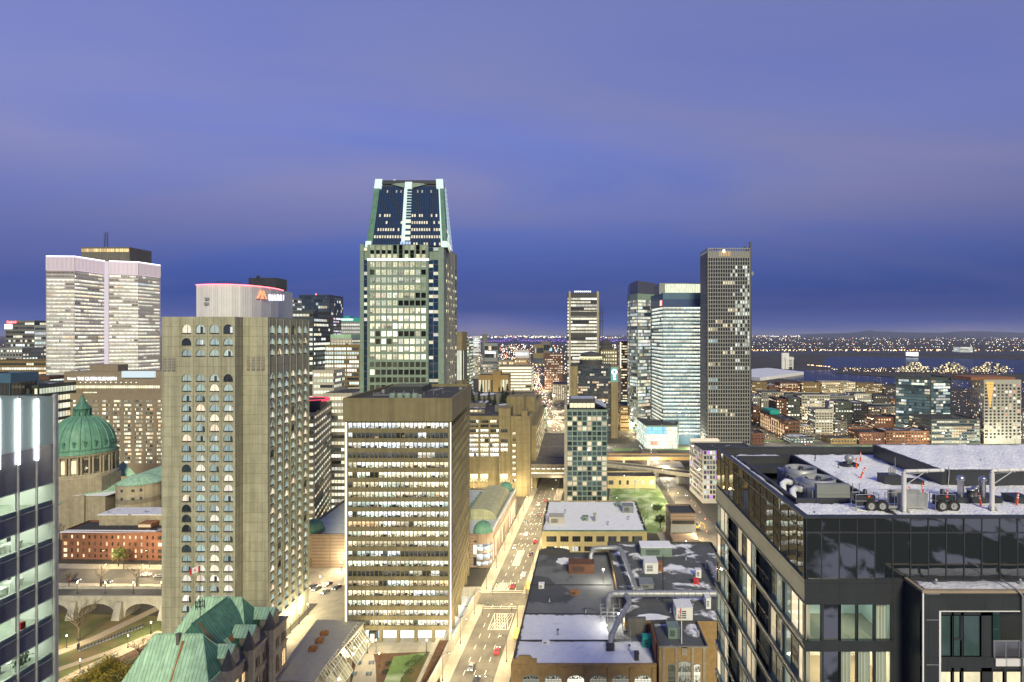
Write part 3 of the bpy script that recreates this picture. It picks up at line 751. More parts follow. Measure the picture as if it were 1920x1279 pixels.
# corner pilasters
for (a, c) in ((675, 682), (822, 832)):
    W.box(X(a, Yd), X(c, Yd), Yd, Yd+3.0, 0, zs_ - (2 if a > 800 else 0.5), 0)
frontF = Face((X(689, Yd-1.2), Yd-1.2), (X(803, Yd-1.2), Yd-1.2)); zft = Z(459, Yd-1)
nrow = 34
prow = 14.37*Yd/F
rz = [(Z(501.3, Yd) - i*prow, Z(501.3, Yd) - i*prow + 2.75) for i in range(nrow)]
bands = []
ncol = 10; mg = 1.0; q = (frontF.L-2*mg)/ncol
zlast = rz[-1][0]
W.box(frontF.A.x, frontF.B.x, Yd-.7, Yd+1.3, 0, zft, 0)
W.slab(frontF, 0, frontF.L, 0, zlast, -.6, 0)
for i, (a, c) in enumerate(rz):
    B = MB(); nxt = rz[i-1][0] if i else Z(488, Yd)
    W.slab(frontF, 0, frontF.L, c, nxt, -.6, -.12, ends=False)
    dim = i in (9, 13, 14, 15, 16)
    cs = panes(rng, ncol, .12 if dim else .92, [(1, .95, .66), (1, .98, .8), (1, .9, .62)] + ([(1, .78, .6)] if i in (4, 5) else []), 2, .65, 1.45, .03, .3)
    for j in range(ncol):
        u = mg+j*q
        two = j in (4, 5)
        B.pane(frontF, u+.3, u+q-.3, a - (1.0 if two and i in (0, 2, 4, 7, 9) else 0), c, -.5, 0, cs[j], [(j*3.1+i*5, i), (j*3.1+i*5+1, i), (j*3.1+i*5+1, i+.97), (j*3.1+i*5, i+.97)])
        if rng.random() < .45 and not dim:
            hh = rng.uniform(.25, .6)*(c-a); w0 = rng.choice((.3, .3, q/2)); B.pane(frontF, u+w0, u+q-rng.choice((.3, .3, q/2)) if w0 == .3 else u+q-.3, a, a+hh, -.49, 0, ctile(cs[j], rng.uniform(.15, .7)), [(j, i), (j+.4, i), (j+.4, i+.3), (j, i+.3)])
        B.slab(frontF, u+q/2-.05, u+q/2+.05, a, c, -.5, -.44, 1)
    bands.append(B)
for j in range(ncol+1):
    u = mg+j*q; W.slab(frontF, u-.3, u+.3, 0, Z(488.5, Yd), -.6, .12, ends=True)
W.slab(frontF, 0, mg-.42, 0, zft, -.6, 0); W.slab(frontF, frontF.L-mg+.42, frontF.L, 0, zft, -.6, 0)
# two-storey band under the crown
a0, a1 = Z(485, Yd), Z(460, Yd)
W.slab(frontF, 0, frontF.L, Z(488.5, Yd)+.9, a0, -.6, 0); W.slab(frontF, 0, frontF.L, a1, zft, -.6, .1)
B = MB()
for j in range(ncol):
    u = mg+j*q
    for kk, (za, zb_) in enumerate(((a0, a0+2.4), (a0+2.4, a1-2.6), (a1-2.6, a1))):
        on = (kk == 0 and rng.random() < .8) or (kk == 2 and rng.random() < .6)
        B.pane(frontF, u+.5, u+q-.5, za, zb_-.08, -.5, 0, ctile((1, .9, .6), rng.uniform(.6, 1.1) if on else .012), [(j+.03, kk), (j+.97, kk), (j+.97, kk+.95), (j+.03, kk+.95)])
    W.slab(frontF, u-.5, u+.5, a0, a1, -.6, .08)
W.slab(frontF, frontF.L-mg-.5, frontF.L-mg+.5, a0, a1, -.6, .08)
bands.append(B)
for B in bands: B.build('window_band', [M['flat_glass'], M['dark_metal']], T)
# glazed bays at both corners
for (pa, pb) in ((682.3, 688.8), (803, 822)):
    fc = Face((X(pa, Yd+.6), Yd+.6), (X(pb, Yd+.6), Yd+.6)); n = 2 if pb-pa > 10 else 1; q2 = fc.L/n; B = MB()
    for i, (a, c) in enumerate([(Z(470, Yd), Z(463, Yd))] + rz):
        for j in range(n):
            on = rng.random() < (.7 if i < 9 else .12); lt = ctile(rng.choice(OFFICE), rng.uniform(.5, 1.0) if on else .01)
            B.pane(fc, j*q2+.08, j*q2+q2-.08, a, a+1.75, 0, 0, lt, [(j+i*3, i), (j+i*3+1, i), (j+i*3+1, i+1), (j+i*3, i+1)])
            B.pane(fc, j*q2+.08, j*q2+q2-.08, a+1.8, a+prow-.05, 0, 0, ctile((.05, .3, .4), .03), [(j+.5, i), (j+.6, i), (j+.6, i+.1), (j+.5, i+.1)])
        B.slab(fc, 0, fc.L, a+1.7, a+1.82, 0, .1, 1)
    for j in range(n+1): B.slab(fc, j*q2-.08, j*q2+.08, 0, zft-1, 0, .12, 1)
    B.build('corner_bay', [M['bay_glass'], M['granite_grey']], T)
# right flank in grey granite: the front's green floodlight is only in its colour
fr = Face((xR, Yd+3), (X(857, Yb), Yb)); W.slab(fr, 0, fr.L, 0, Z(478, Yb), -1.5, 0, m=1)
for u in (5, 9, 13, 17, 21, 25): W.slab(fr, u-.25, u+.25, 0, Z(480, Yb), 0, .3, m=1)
for i in range(26):
    fside = MB()
    for j in range(14):
        on = rng.random() < (.5 if i in (1, 2, 3, 6, 9, 11) else .16)
        u = 3 + j*2.2
        if u < fr.L-2: fside.pane(fr, u, u+1.6, rz[i][0]+.4, rz[i][1]-.5, .02, 0, ctile((1, .92, .6), rng.uniform(.3, .8) if on else .01), [(j, i), (j+1, i), (j+1, i+1), (j, i+1)])
    fside.build('window_band', [M['office_glass']], T)
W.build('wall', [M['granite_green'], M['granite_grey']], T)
b = MB(); b.slab(frontF, 0, frontF.L, Z(488.5, Yd), Z(488.5, Yd)+.8, -.6, .15); b.build('cornice_light', M['led_white'], T)
# slanted crown
zt = Z(336.5, Yd+14); zb = zs_-1.5
bl, br_ = (X(687, Yd), Yd), (X(843, Yd+6), Yd+6)
yb2 = Yb
def lerp(a, c, t): return tuple(x+(y-x)*t for x, y in zip(a, c))
BL, BR = (X(687, Yd), Yd, zb), (X(838, Yd), Yd, zb)
yt = Yd+14
TL, TR = (X(705, yt), yt, Z(338, yt)), (X(831, yt), yt, Z(338, yt))
BRb, BLb = (X(849, Yb), Yb, zb-6), (BL[0]+1, Yb, zb)
TRb, TLb = (X(833, Yb-10), Yb-10, Z(341, Yb-10)), (TL[0], Yb-10, TL[2])
C = MB()
C.poly([BL, BR, TR, TL], 0); C.poly([BR, BRb, TRb, TR], 0); C.poly([BRb, BLb, TLb, TRb], 0); C.poly([BLb, BL, TL, TLb], 0); C.poly([TL, TR, TRb, TLb], 0)
C.build('crown_body', M['dark_metal'], T)
nrm = (Vector(BR)-Vector(BL)).cross(Vector(TL)-Vector(BL)).normalized()
def cpnt(s, t, n=0):
    a = lerp(BL, BR, s); c = lerp(TL, TR, s); return tuple(Vector(lerp(a, c, t)) + nrm*n)
def crown_quad(mb, s0, s1, t0, t1, n, m=0, c=None, uv=None): mb.poly([cpnt(s0, t0, n), cpnt(s1, t0, n), cpnt(s1, t1, n), cpnt(s0, t1, n)], m, c, uv)
def crown_block(mb, s0, s1, t0, t1, n, m=0, tw=0):
    p = [cpnt(s0, t0, n), cpnt(s1, t0, n), cpnt(s1, t1, n), cpnt(s0, t1, n)]; q_ = [cpnt(s0, t0, 0), cpnt(s1, t0, 0), cpnt(s1, t1, 0), cpnt(s0, t1, 0)]
    mb.poly(p, m)
    for k in range(4): mb.poly([q_[k], q_[(k+1) % 4], p[(k+1) % 4], p[k]], m)
lit_rows = {0: .5, 2: .97, 4: .85, 6: .62, 8: .5, 15: .35}
for (s0, s1, seed) in ((.075, .435, 1), (.545, .93, 2)):
    g = MB(); n = 11 if seed == 1 else 12; nr = 17; rng2 = random.Random(seed+8)
    for r_ in range(nr):
        t0, t1 = .0 + r_/nr*.90, (r_+1)/nr*.90
        for j in range(n):
            a, c = s0+(s1-s0)*j/n, s0+(s1-s0)*(j+1)/n
            p = lit_rows.get(r_, 0)
            if seed == 1 and r_ == 6: p = .15
            if seed == 1 and r_ == 8: p = .6 if j < 6 else 0
            if seed == 2 and r_ == 8: p = .8 if j < 5 else .1
            if seed == 1 and r_ == 0: p = 0
            on = rng2.random() < p
            lt = ctile((1, .88, .58), rng2.uniform(.7, 1.1) * (.55 if r_ == 15 else 1)) if on else ctile((.08, .18, .5), .03)
            crown_quad(g, a, c, t0, t1, .12, 0, ctile((.08, .18, .5), .035), [(j+.1, r_+.1), (j+.2, r_+.1), (j+.2, r_+.2), (j+.1, r_+.2)])
            if on: crown_quad(g, a+(c-a)*.22, c-(c-a)*.2, t0+.006, t1-.006, .16, 0, lt, [(j, r_), (j+1, r_), (j+1, r_+1), (j, r_+1)])
    for j in range(n+1):
        s = s0+(s1-s0)*j/n; crown_block(g, s-.0022, s+.0022, 0, .90, .35, 1)
    g.build('crown_glazing', [M['bay_glass'], M['dark_metal']], T)
for (s0, s1) in ((.0, .075), (.93, 1.0)):
    g = MB(); crown_block(g, s0, s1, 0, .86, .5, 0)
    for k in range(18): crown_block(g, s0, s1, .02+k*.047, .024+k*.047, .56, 1)
    g.build('corner_cladding', [M['copper_dark'], M['granite_grey']], T)
EW = emit('crown_white', (.78, 1., .93), .82)
for (s0, s1, t0, t1, n) in ((.0, .1, .86, 1.0, 1.2), (.9, 1.0, .86, 1.0, 1.2), (.445, .545, .86, .955, 1.2), (-.01, .06, -.02, .06, .9), (.93, 1.01, -.02, .06, .9), (.435, .475, .05, .86, .9), (.93, .945, .02, .86, .9)):
    g = MB(); crown_block(g, s0, s1, t0, t1, n, 0); g.build('lit_edge', EW, T)
for k in range(18):
    g = MB(); crown_block(g, .475, .54, .08+k*.043, .086+k*.043, .5, 0); g.build('rung', M['crown_white'], T)
g = MB(); rng2 = random.Random(4)
for k in range(18):
    on = k in (0, 2, 4, 6)
    crown_quad(g, .475, .54, .088+k*.043, .121+k*.043, .2, 0, ctile((1, .92, .6), 1.0) if on else ctile((.1, .3, .4), .12), [(k, k), (k+1, k), (k+1, k+1), (k, k+1)])
for j in range(4): crown_quad(g, .425+j*.034, .452+j*.034, .01, .05, 1.0, 0, ctile((.5, .65, 1), .8), [(j, 0), (j+1, 0), (j+1, 1), (j, 1)])
g.build('centre_window', [M['flat_glass']], T)
g = MB()   # V shaped canopies at the top
for (sa, sb) in ((.1, .445), (.9, .545)):
    g.poly([cpnt(sb, .86, 1.2), cpnt(sb, .94, 1.2), cpnt(sa+(sb-sa)*.3, .94, .3)], 0)
g.build('canopy', M['granite_green'], T)
g = MB(); g.poly([cpnt(.1, .93, .6), cpnt(.445, .93, .6), cpnt(.445, .99, .6), cpnt(.1, .99, .6)]); g.poly([cpnt(.545, .93, .6), cpnt(.9, .93, .6), cpnt(.9, .99, .6), cpnt(.545, .99, .6)]); g.build('top_band', M['dark_metal'], T)
# lattice on the right slope
g = MB(); g2 = MB()
def spnt(s, t, n=.2):
    nn = (Vector(BRb)-Vector(BR)).cross(Vector(TR)-Vector(BR)).normalized()
    a = lerp(BR, BRb, s); c = lerp(TR, TRb, s); return tuple(Vector(lerp(a, c, t)) + nn*n)
for r_ in range(16):
    t0, t1 = .02+r_*.055, .02+(r_+1)*.055
    for j in range(5):
        s0, s1 = .12+j*.17, .12+(j+1)*.17
        on = r_ < 5 and rng2.random() < .8
        g2.poly([spnt(s0, t0), spnt(s1-.02, t0), spnt(s1-.02, t1-.015), spnt(s0, t1-.015)], 0, ctile((1, .93, .62), .8) if on else ctile((.1, .35, .45), .12), [(j, r_), (j+1, r_), (j+1, r_+1), (j, r_+1)])
    g.poly([spnt(.1, t1-.02, .6), spnt(1., t1-.02, .6), spnt(1., t1, .6), spnt(.1, t1, .6)])
for s0 in (.08, .95): g.poly([spnt(s0, 0, .7), spnt(s0+.05, 0, .7), spnt(s0+.05, 1, .7), spnt(s0, 1, .7)])
g2.build('slope_glazing', M['flat_glass'], T); g.build('lattice', M['crown_white'], T)
# right shoulder fin
g = MB(); g.box(X(845, Yb), X(853, Yb), Yb-1, Yb+2, Z(563, Yb), Z(478, Yb)); g.box(X(845, Yb)-1, X(853, Yb)+.3, Yb-1.4, Yb-1, Z(500, Yb), Z(478, Yb)); g.build('shoulder_fin', M['crown_white'], T)
g = MB(); g.tube([(X(738, yt+6), yt+6, TL[2]), (X(738, yt+6), yt+6, TL[2]+2.2)], .15, 5); g.lathe(X(740, yt+6), yt+6, [(.1, TL[2]+.6), (1.0, TL[2]+.9), (1.1, TL[2]+1.6), (.3, TL[2]+2.0)], 10); g.build('roof_dish', M['white_paint'], T)
# ------------------------------------------------------------------ black glazed building at lower right
YB = 37.0; xB = X(1508, YB); zR = Z(968, YB); YBb = 60.0; xE = 47.0; xW = X(1696, YB); yW = 35.1
T = thing('black_apartment_building', 'black panelled apartment building with dark mirror glass and snowy equipment roof', 'building', (xB, YB, 70))
W = MB(); fL = Face((xB, YBb), (xB, YB)); fF = Face((xB, YB), (xE, YB))
zg = Z(1086.5, YB)                     # underside of the top glass band
zmid = Z(1000, YB)
floors = [(Z(1202, YB), Z(1134, YB)), (Z(1290, YB), Z(1222, YB))]
fp = floors[0][0]-floors[1][0]
allf = [(floors[0][0]-i*fp, floors[0][1]-i*fp) for i in range(0, 9)]
zbot = 70.0
# solid skins: bands between windows, front face up to the wing
uW = xW - xB
def bandwall(fc, u0, u1, holes, m, m2=None):
    zs = zg
    for (a, c) in holes:
        W.slab(fc, u0, u1, c, zs, -.3, 0, m=m, ends=False); zs = a
    W.slab(fc, u0, u1, zbot, zs, -.3, 0, m=m, ends=False)
bandwall(fF, 0, fF.L, allf, 0)
bandwall(fL, 0, fL.L, allf, 1)
for z in (Z(1118, YB), allf[0][0]-.32): W.slab(fF, 0, uW, z, z+.02, -.02, .012, m=2)
for (a, c) in allf:
    W.slab(fL, 0, fL.L, c+.12, c+.17, -.02, .05, m=2, ends=False); W.slab(fL, 0, fL.L, a-.2, a-.02, -.02, .12, m=1, ends=False)
# roof parapet
def parap(x0, y0, x1, y1, wd, z0, z1, m=2): W.box(min(x0, x1)-0, max(x0, x1)+wd*(x0 == x1), min(y0, y1), max(y0, y1)+wd*(y0 == y1), z0, z1, m)
zrf = zR - .72
W.box(xB-.06, xE, YB-.06, YB+.34, zR-.14, zR, 2); W.box(xB-.06, xB+.34, YB+.34, YBb+.06, zR-.14, zR, 2); W.box(xB+.34, xE, YBb-.34, YBb+.06, zR-.14, zR-.003, 2)
W.box(xB+.2, xE, YB+.2, YB+.31, zg-.1, zR-.14, 2); W.box(xB+.2, xB+.31, YB+.31, YBb, zg-.1, zR-.14, 2); W.box(xB+.28, xE, YBb-.3, YBb, zrf-.4, zR-.14, 2)
W.build('wall', [M['black_panel'], M['grey_panel'], M['dark_metal']], T)
# roof slabs round the cooling-tower well
wx0, wx1, wy0, wy1 = 16.55, 21.6, 42.6, 57.2
b = MB()
for (x0, x1, y0, y1) in ((xB+.28, xE, YB+.28, wy0), (wx1, xE, wy0, YBb-.3), (xB+.28, wx1, wy1, YBb-.3), (xB+.28, wx0, wy0, wy1)):
    b.poly([(x0, y0, zrf), (x1, y0, zrf), (x1, y1, zrf), (x0, y1, zrf)])
b.build('roof', M['dark_metal'], T)
def snowfield(name, x0, x1, y0, y1, z, nx, ny, mat, seed, edge=.35, amp=.06):
    rng = random.Random(seed); b = MB(); vs = []; fs = []
    for j in range(ny+1):
        for i in range(nx+1):
            u, v = i/nx, j/ny
            e = min(u*(x1-x0), (1-u)*(x1-x0), v*(y1-y0), (1-v)*(y1-y0))
            ed = (i in (0, nx)) or (j in (0, ny))
            h = 0 if ed else amp*(1.2+math.sin(i*.9+seed)*math.sin(j*.7)+rng.uniform(-.7, .7))
            vs.append((x0+u*(x1-x0)+(rng.uniform(-edge, edge) if ed and 0 < j < ny else 0), y0+v*(y1-y0)+(rng.uniform(-edge, edge) if ed else 0), z+h))
    for j in range(ny):
        for i in range(nx):
            k = j*(nx+1)+i; fs.append((k, k+1, k+nx+2, k+nx+1))
    b.share(vs, fs, 0, True); return b
o = snowfield('s', xB+.9, wx1+.3, YB+.75, wy0-.5, zrf+.015, 22, 14, 'snow', 1, .25).build('snow_cover', M['snow'], T)
o = snowfield('s', wx1+.75, xE-.5, YB+.7, YBb-.8, zrf+.015, 60, 44, 'snow', 2, .2).build('snow_cover', M['snow'], T)
o = snowfield('s', xB+.9, wx0-.35, wy0+2, YBb-1, zrf+.015, 6, 30, 'snow', 3, .25).build('snow_cover', M['snow_thin'], T)
o = snowfield('s', wx0+.2, wx1-.5, wy1+.5, YBb-.8, zrf+.015, 14, 6, 'snow', 4, .25).build('snow_cover', M['snow_thin'], T)
b = MB(); b.box(wx0-.2, wx0, wy0, wy1, zrf-3, zrf+.25); b.box(wx0-.2, wx1+.2, wy1, wy1+.2, zrf-3, zrf+.3); b.box(wx0-.2, wx1+.25, wy0-.3, wy0, zrf-3, zrf+.32); b.box(wx1, wx1+.25, wy0, wy1, zrf-3, zrf+.5)
b.poly([(wx0, wy0, zrf-2.9), (wx1, wy0, zrf-2.9), (wx1, wy1, zrf-2.9), (wx0, wy1, zrf-2.9)]); b.box(wx0, wx1, 55.2, 57.2, zrf-.9, zrf-.4)
b.build('equipment_well', M['dark_metal'], T)
# top glass band, both sides
def mullgrid(fc, n, za, zb, mids, mat, name, vary=False, u0=0, u1=None):
    u1 = u1 or fc.L; g = MB(); q = (u1-u0)/n
    for j in range(n):
        for a, c in zip([za]+mids, mids+[zb]):
            t = random.Random(j*7+int(a*10)).uniform(-.02, .02); t2 = random.Random(j*3+int(a*7)).uniform(-.008, .008)
            g.poly([fc.p(u0+j*q, a, -.12+t2), fc.p(u0+(j+1)*q, a, -.12+t), fc.p(u0+(j+1)*q, c, -.12+t), fc.p(u0+j*q, c, -.12+t2)], 0)
    for j in range(n+1): g.slab(fc, u0+j*q-.035, u0+j*q+.035, za, zb, -.14, -.09, 1)
    for z in mids: g.slab(fc, u0, u1, z-.04, z+.04, -.14, -.088, 1, ends=False)
    g.build(name, [M[mat], M['dark_metal']], T)
mullgrid(fF, 28, zg, zR-.14, [zmid], 'mirror_glass', 'glass_band')
mullgrid(fL, 15, zg, zR-.14, [zmid], 'mirror_glass', 'glass_band')
# front windows with real rooms behind them
rng = random.Random(31)
def room(u0, u1, a, c, warm, curtains, nm):
    """a furnished bay behind the front glazing"""
    g = MB(); d = 4.2
    p = lambda u, z, n: fF.p(u, z, n)
    z0, z1 = a-.25, c+.18
    g.poly([p(u0, z0, -.31), p(u1, z0, -.31), p(u1, z0, -d), p(u0, z0, -d)], 0)
    g.poly([p(u0, z1, -.31), p(u1, z1, -.31), p(u1, z1, -d), p(u0, z1, -d)], 1)
    g.poly([p(u0, z0, -d), p(u1, z0, -d), p(u1, z1, -d), p(u0, z1, -d)], 1)
    for u in (u0, u1): g.poly([p(u, z0, -.31), p(u, z0, -d), p(u, z1, -d), p(u, z1, -.31)], 1)
    g.build('room', [M['gravel'], M['white_paint']], T)
    g = MB(); g.poly([p(u0+.5, z1-.03, -1), p(u1-.5, z1-.03, -1), p(u1-.5, z1-.03, -3), p(u0+.5, z1-.03, -3)], 0); g.build('ceiling_light', M['ceiling_warm' if warm else 'ceiling_dim'], T)
    for (ca, cb_) in curtains:
        g = MB(); n = int((cb_-ca)/.07)
        rings = [[p(ca+k*.07, z, -.5 + .07*math.sin(k*1.9)) for k in range(n+1)] for z in (z0+.05, z1-.08)]
        g.loft(rings, 0, True, closed=False, caps=(False, False)); g.build('curtain', M['white_cloth'], T)
px2u = lambda px: X(px, YB)-xB
for ri in (0, 1):
    a, c = allf[ri]
    room(.5, px2u(1676), a, c, ri == 1, ([(px2u(1650), px2u(1672))] if ri == 0 else [(px2u(1578), px2u(1604)), (px2u(1612), px2u(1640)), (px2u(1646), px2u(1672))]), '')
    for (pa, pb, mt) in ((1512, 1541, 'clear_glass'), (1545, 1575, 'mirror_glass'), (1577.5, 1607, 'clear_glass'), (1610, 1640, 'clear_glass'), (1643, 1673, 'clear_glass')):
        g = MB(); g.pane(fF, px2u(pa), px2u(pb), a, c, -.16, 0)
        for (s0, s1, q0, q1) in ((pa-2, pa, a, c), (pb, pb+2, a, c)): g.slab(fF, px2u(s0), px2u(s1), q0, q1, -.3, -.03, 1)
        g.build('window', [M[mt], M['dark_metal']], T)
    g = MB(); g.slab(fF, px2u(1675), uW, a, c, -.3, 0); g.slab(fF, 0, px2u(1510), a, c, -.3, 0); g.build('infill_panel', M['black_panel'], T)
# left side: three groups of windows with loggias between
def bays(fc, ri):
    a, c = allf[ri]; rng = random.Random(50+ri)
    g = MB(); fr = MB(); u = 0.0; k = 0; prev = None
    # pattern along the face from the back (u=0) to the front corner
    segs = [('w', 1.4), ('w', 1.4), ('w', 1.4), ('n', .5), ('o', 2.6), ('w', 1.25), ('w', 1.25), ('w', 1.25), ('w', 1.25), ('n', .4), ('o', 2.9), ('w', 1.2), ('w', 1.2), ('n', .35), ('w', 1.25), ('w', 1.25), ('w', 1.25)]
    tot = sum(s for _, s in segs); f = fc.L/tot
    for kind, wd in segs:
        wd *= f
        if prev and kind != prev:
            if g.f: g.build('balcony_door' if prev == 'o' else 'window_band', [M['bright_mirror'], M['dark_metal']], T)
            if fr.f: fr.build('loggia' if prev == 'o' else 'infill_panel', [M['grey_panel'], M['dark_metal']], T)
            g = MB(); fr = MB()
        prev = kind
        if kind == 'w':
            lit = rng.random()
            cc = ctile((1, .84, .56), rng.uniform(.35, .9)) if lit < .40 + .12*(ri > 2) else (ctile((.6, .8, .7), rng.uniform(.08, .28)) if lit < .75 else ctile((.3, .5, .4), .03))
            g.pane(fc, u+.06, u+wd-.06, a, c, -.16 + rng.uniform(-.012, .012), 0, cc, [(k+ri*5, ri), (k+ri*5+1, ri), (k+ri*5+1, ri+1), (k+ri*5, ri+1)])
            g.slab(fc, u-.05, u+.05, a, c, -.3, -.12, 1)
        elif kind == 'n': fr.slab(fc, u, u+wd, a, c, -.3, 0, 0)
        else:
            fr.poly([fc.p(u, a, 0), fc.p(u+wd, a, 0), fc.p(u+wd, a, -1.6), fc.p(u, a, -1.6)], 0)
            for uu in (u, u+wd): fr.poly([fc.p(uu, a, -.0), fc.p(uu, a, -1.6), fc.p(uu, c, -1.6), fc.p(uu, c, 0)], 0)
            fr.poly([fc.p(u, c-.0, 0), fc.p(u+wd, c, 0), fc.p(u+wd, c, -1.6), fc.p(u, c, -1.6)], 0)
            cc = ctile((1, .86, .6), rng.uniform(.4, .8)) if ri in (2, 4) else ctile((.2, .5, .42), .03)
            g.pane(fc, u, u+wd, a, c, -1.55, 0, cc, [(k, ri), (k+1, ri), (k+1, ri+1), (k, ri+1)])
            g.slab(fc, u+wd*.5-.05, u+wd*.5+.05, a, c, -1.55, -1.5, 1)
            for q in range(5): fr.slab(fc, u+wd*q/4-.02, u+wd*q/4+.02, a, a+1.05, -.1, -.06, 1)
            fr.slab(fc, u, u+wd, a+1.02, a+1.07, -.12, -.04, 1)
        u += wd; k += 1
    g.build('window_band', [M['bright_mirror'], M['dark_metal']], T)
windowmat('bright_mirror', 'curtain', 1.15, ior=2.3, rough=.02)
for ri in range(0, 9): bays(fL, ri)
# projecting wing at the right edge
W = MB(); wl = Face((xW, YB), (xW, yW)); wf = Face((xW, yW), (xE, yW))
zw = zg-.02
W.slab(wl, 0, wl.L, zbot, zw, -.2, 0, ends=False); 
pf = lambda px: X(px, yW)-xW
hz = [(Z(1233, yW), Z(1146, yW)), (Z(1325, yW), Z(1253, yW))]
W.slab(wf, 0, wf.L, hz[0][1], zw, -.25, 0, ends=False); W.slab(wf, 0, wf.L, hz[1][1], hz[0][0], -.25, -.04, ends=False); W.slab(wf, 0, wf.L, zbot, hz[1][0], -.25, -.04, ends=False)
for (a, c) in hz: W.slab(wf, 0, pf(1762), a, c, -.25, 0)
W.slab(wf, 0, pf(1762), hz[1][1]-.01, hz[0][0]+.01, -.2, 0)
for z in (Z(1114+.2, yW), Z(1163, yW), Z(1247, yW)): W.slab(wf, pf(1737), pf(1762), z, z+.035, 0, .02, m=1)
W.build('wing_wall', [M['black_panel'], M['galvanised']], T)
b = MB(); b.poly([(xW, yW, zw+.005), (xE, yW, zw+.005), (xE, YB-.01, zw+.005), (xW, YB-.01, zw+.005)], 0); b.box(xW-.03, xE, yW-.05, yW+.22, zw, zw+.16, 1); b.box(xW-.03, xW+.18, yW+.22, YB-.01, zw, zw+.157, 1)
b.build('wing_roof', [M['roof_snowy'], M['gravel']], T)
o = snowfield('s', xW+.5, xE-.5, yW+.4, YB-.3, zw+.02, 40, 6, 'snow', 9, .15, .03).build('snow_cover', M['snow_thin'], T)
b = MB(); b.slab(wf, -.02, .07, zbot, zw, -.02, .04); b.slab(wf, pf(1760), pf(1763.5), zbot, hz[0][1]+.02, -.02, .05); b.slab(wf, pf(1763.5), pf(1912), hz[0][1]-.02, hz[0][1]+.03, 0, .05); b.build('corner_trim', M['white_paint'], T)
for (ri, cells) in ((0, ((1765, 1786, 0, 1), (1790.5, 1803, .45, 1), (1790.5, 1804, 0, .40), (1809, 1841, 0, 1))), (1, ((1763, 1786, 0, 1), (1791, 1803, 0, 1), (1809, 1842, 0, 1), (1864, 1884, 0, 1), (1890, 1918, 0, 1)))):
    a, c = hz[ri]
    for (pa, pb, v0, v1) in cells:
        g = MB(); u0, u1 = pf(pa), pf(pb); za, zb_ = a+(c-a)*v0*.88, a+(c-a)*(.88 if v1 == 1 else v1*.88)
        cc = ctile((1, .88, .55), .72) if ri else ctile((.3, .55, .45), .085)
        g.pane(wf, u0, u1, za, zb_, -.2, 0, cc, [(pa, ri), (pa+.7, ri), (pa+.7, ri+.6), (pa, ri+.6)])
        for (s0, s1, q0, q1) in ((u0-.05, u0, za, zb_), (u1, u1+.05, za, zb_), (u0-.05, u1+.05, za-.06, za), (u0-.05, u1+.05, zb_, zb_+.06)): g.slab(wf, s0, s1, q0, q1, -.24, -.1, 1)
        g.build('window', [M['flat_glass'], M['dark_metal']], T)
    g = MB()
    u = pf(1763)
    spans = [(1763, 1765), (1786, 1790.5), (1804, 1809), (1841, 1862)] if ri == 0 else [(1786, 1791), (1803, 1809), (1842, 1864), (1884, 1890), (1918, 1935)]
    for (pa, pb) in spans: g.slab(wf, pf(pa), pf(pb), a, c, -.28, -.1)
    g.slab(wf, pf(1763), pf(1862), a+(c-a)*.885, c, -.28, -.1); g.build('infill_panel', M['black_panel'], T)
a, c = hz[0]
g = MB(); u0, u1 = pf(1862), pf(1960)
g.poly([wf.p(u0, a, 0), wf.p(u1, a, 0), wf.p(u1, a, -1.7), wf.p(u0, a, -1.7)]); g.poly([wf.p(u0, a, 0), wf.p(u0, c, 0), wf.p(u0, c, -1.7), wf.p(u0, a, -1.7)]); g.poly([wf.p(u0, a, -1.7), wf.p(u1, a, -1.7), wf.p(u1, c, -1.7), wf.p(u0, c, -1.7)])
g.build('balcony', M['black_panel'], T)
for (pa, pb) in ((1866, 1880), (1892, 1912)):
    g = MB(); g.pane(wf, pf(pa), pf(pb), a, c-.3, -1.66, 0, ctile((.2, .5, .4), .06), [(pa, 0), (pa+.5, 0), (pa+.5, .6), (pa, .6)]); g.build('balcony_door', M['flat_glass'], T)
g = MB(); g.pane(wf, pf(1862), pf(1960), a+.05, a+1.0, .0, 0); g.slab(wf, pf(1862), pf(1960), a+1.0, a+1.05, -.03, .03, 1)
for px in (1864, 1885, 1911): g.slab(wf, pf(px), pf(px)+.04, a, a+1.0, -.03, .02, 1)
g.build('balcony_rail', [M['dark_glass'], M['galvanised']], T)
g = MB(); g.slab(wf, pf(1866), pf(1960), a-.5, a-.06, -.1, .06); g.build('balcony_fascia', M['white_metal'], T)
b = MB(); b.tube([(X(1877, 36.2), 36.2, zw+.35), (X(1905, yW), yW-.2, zw+.25), (X(1914, yW), yW-.15, zw-.1), (X(1914, yW), yW-.15, zbot+6)], .045, 6); b.build('downpipe', M['galvanised'], T)
b = MB()
for px in (1755, 1913): b.lathe(X(px, 36.2), 36.2, [(.09, zw), (.09, zw+.3), (.11, zw+.32), (.02, zw+.42)], 8)
b.build('roof_vent', M['galvanised'], T)
# --- equipment on that roof: each a thing of its own
def drum(b, x, y, r, z0, z1, m=0): b.lathe(x, y, [(r, z0), (r, z1), (r*.93, z1), (r*.93, z0+.1), (.01, z0+.1)], 28, m)
zq = zrf-2.0
Tc = thing('cooling_tower', 'grey cooling tower unit with two round fan rings sunk in the roof well', 'cooling tower', (19.6, 47, zq))
b = MB(); b.box(18.25, 20.95, 44.0, 51.6, zq, zR-.25)

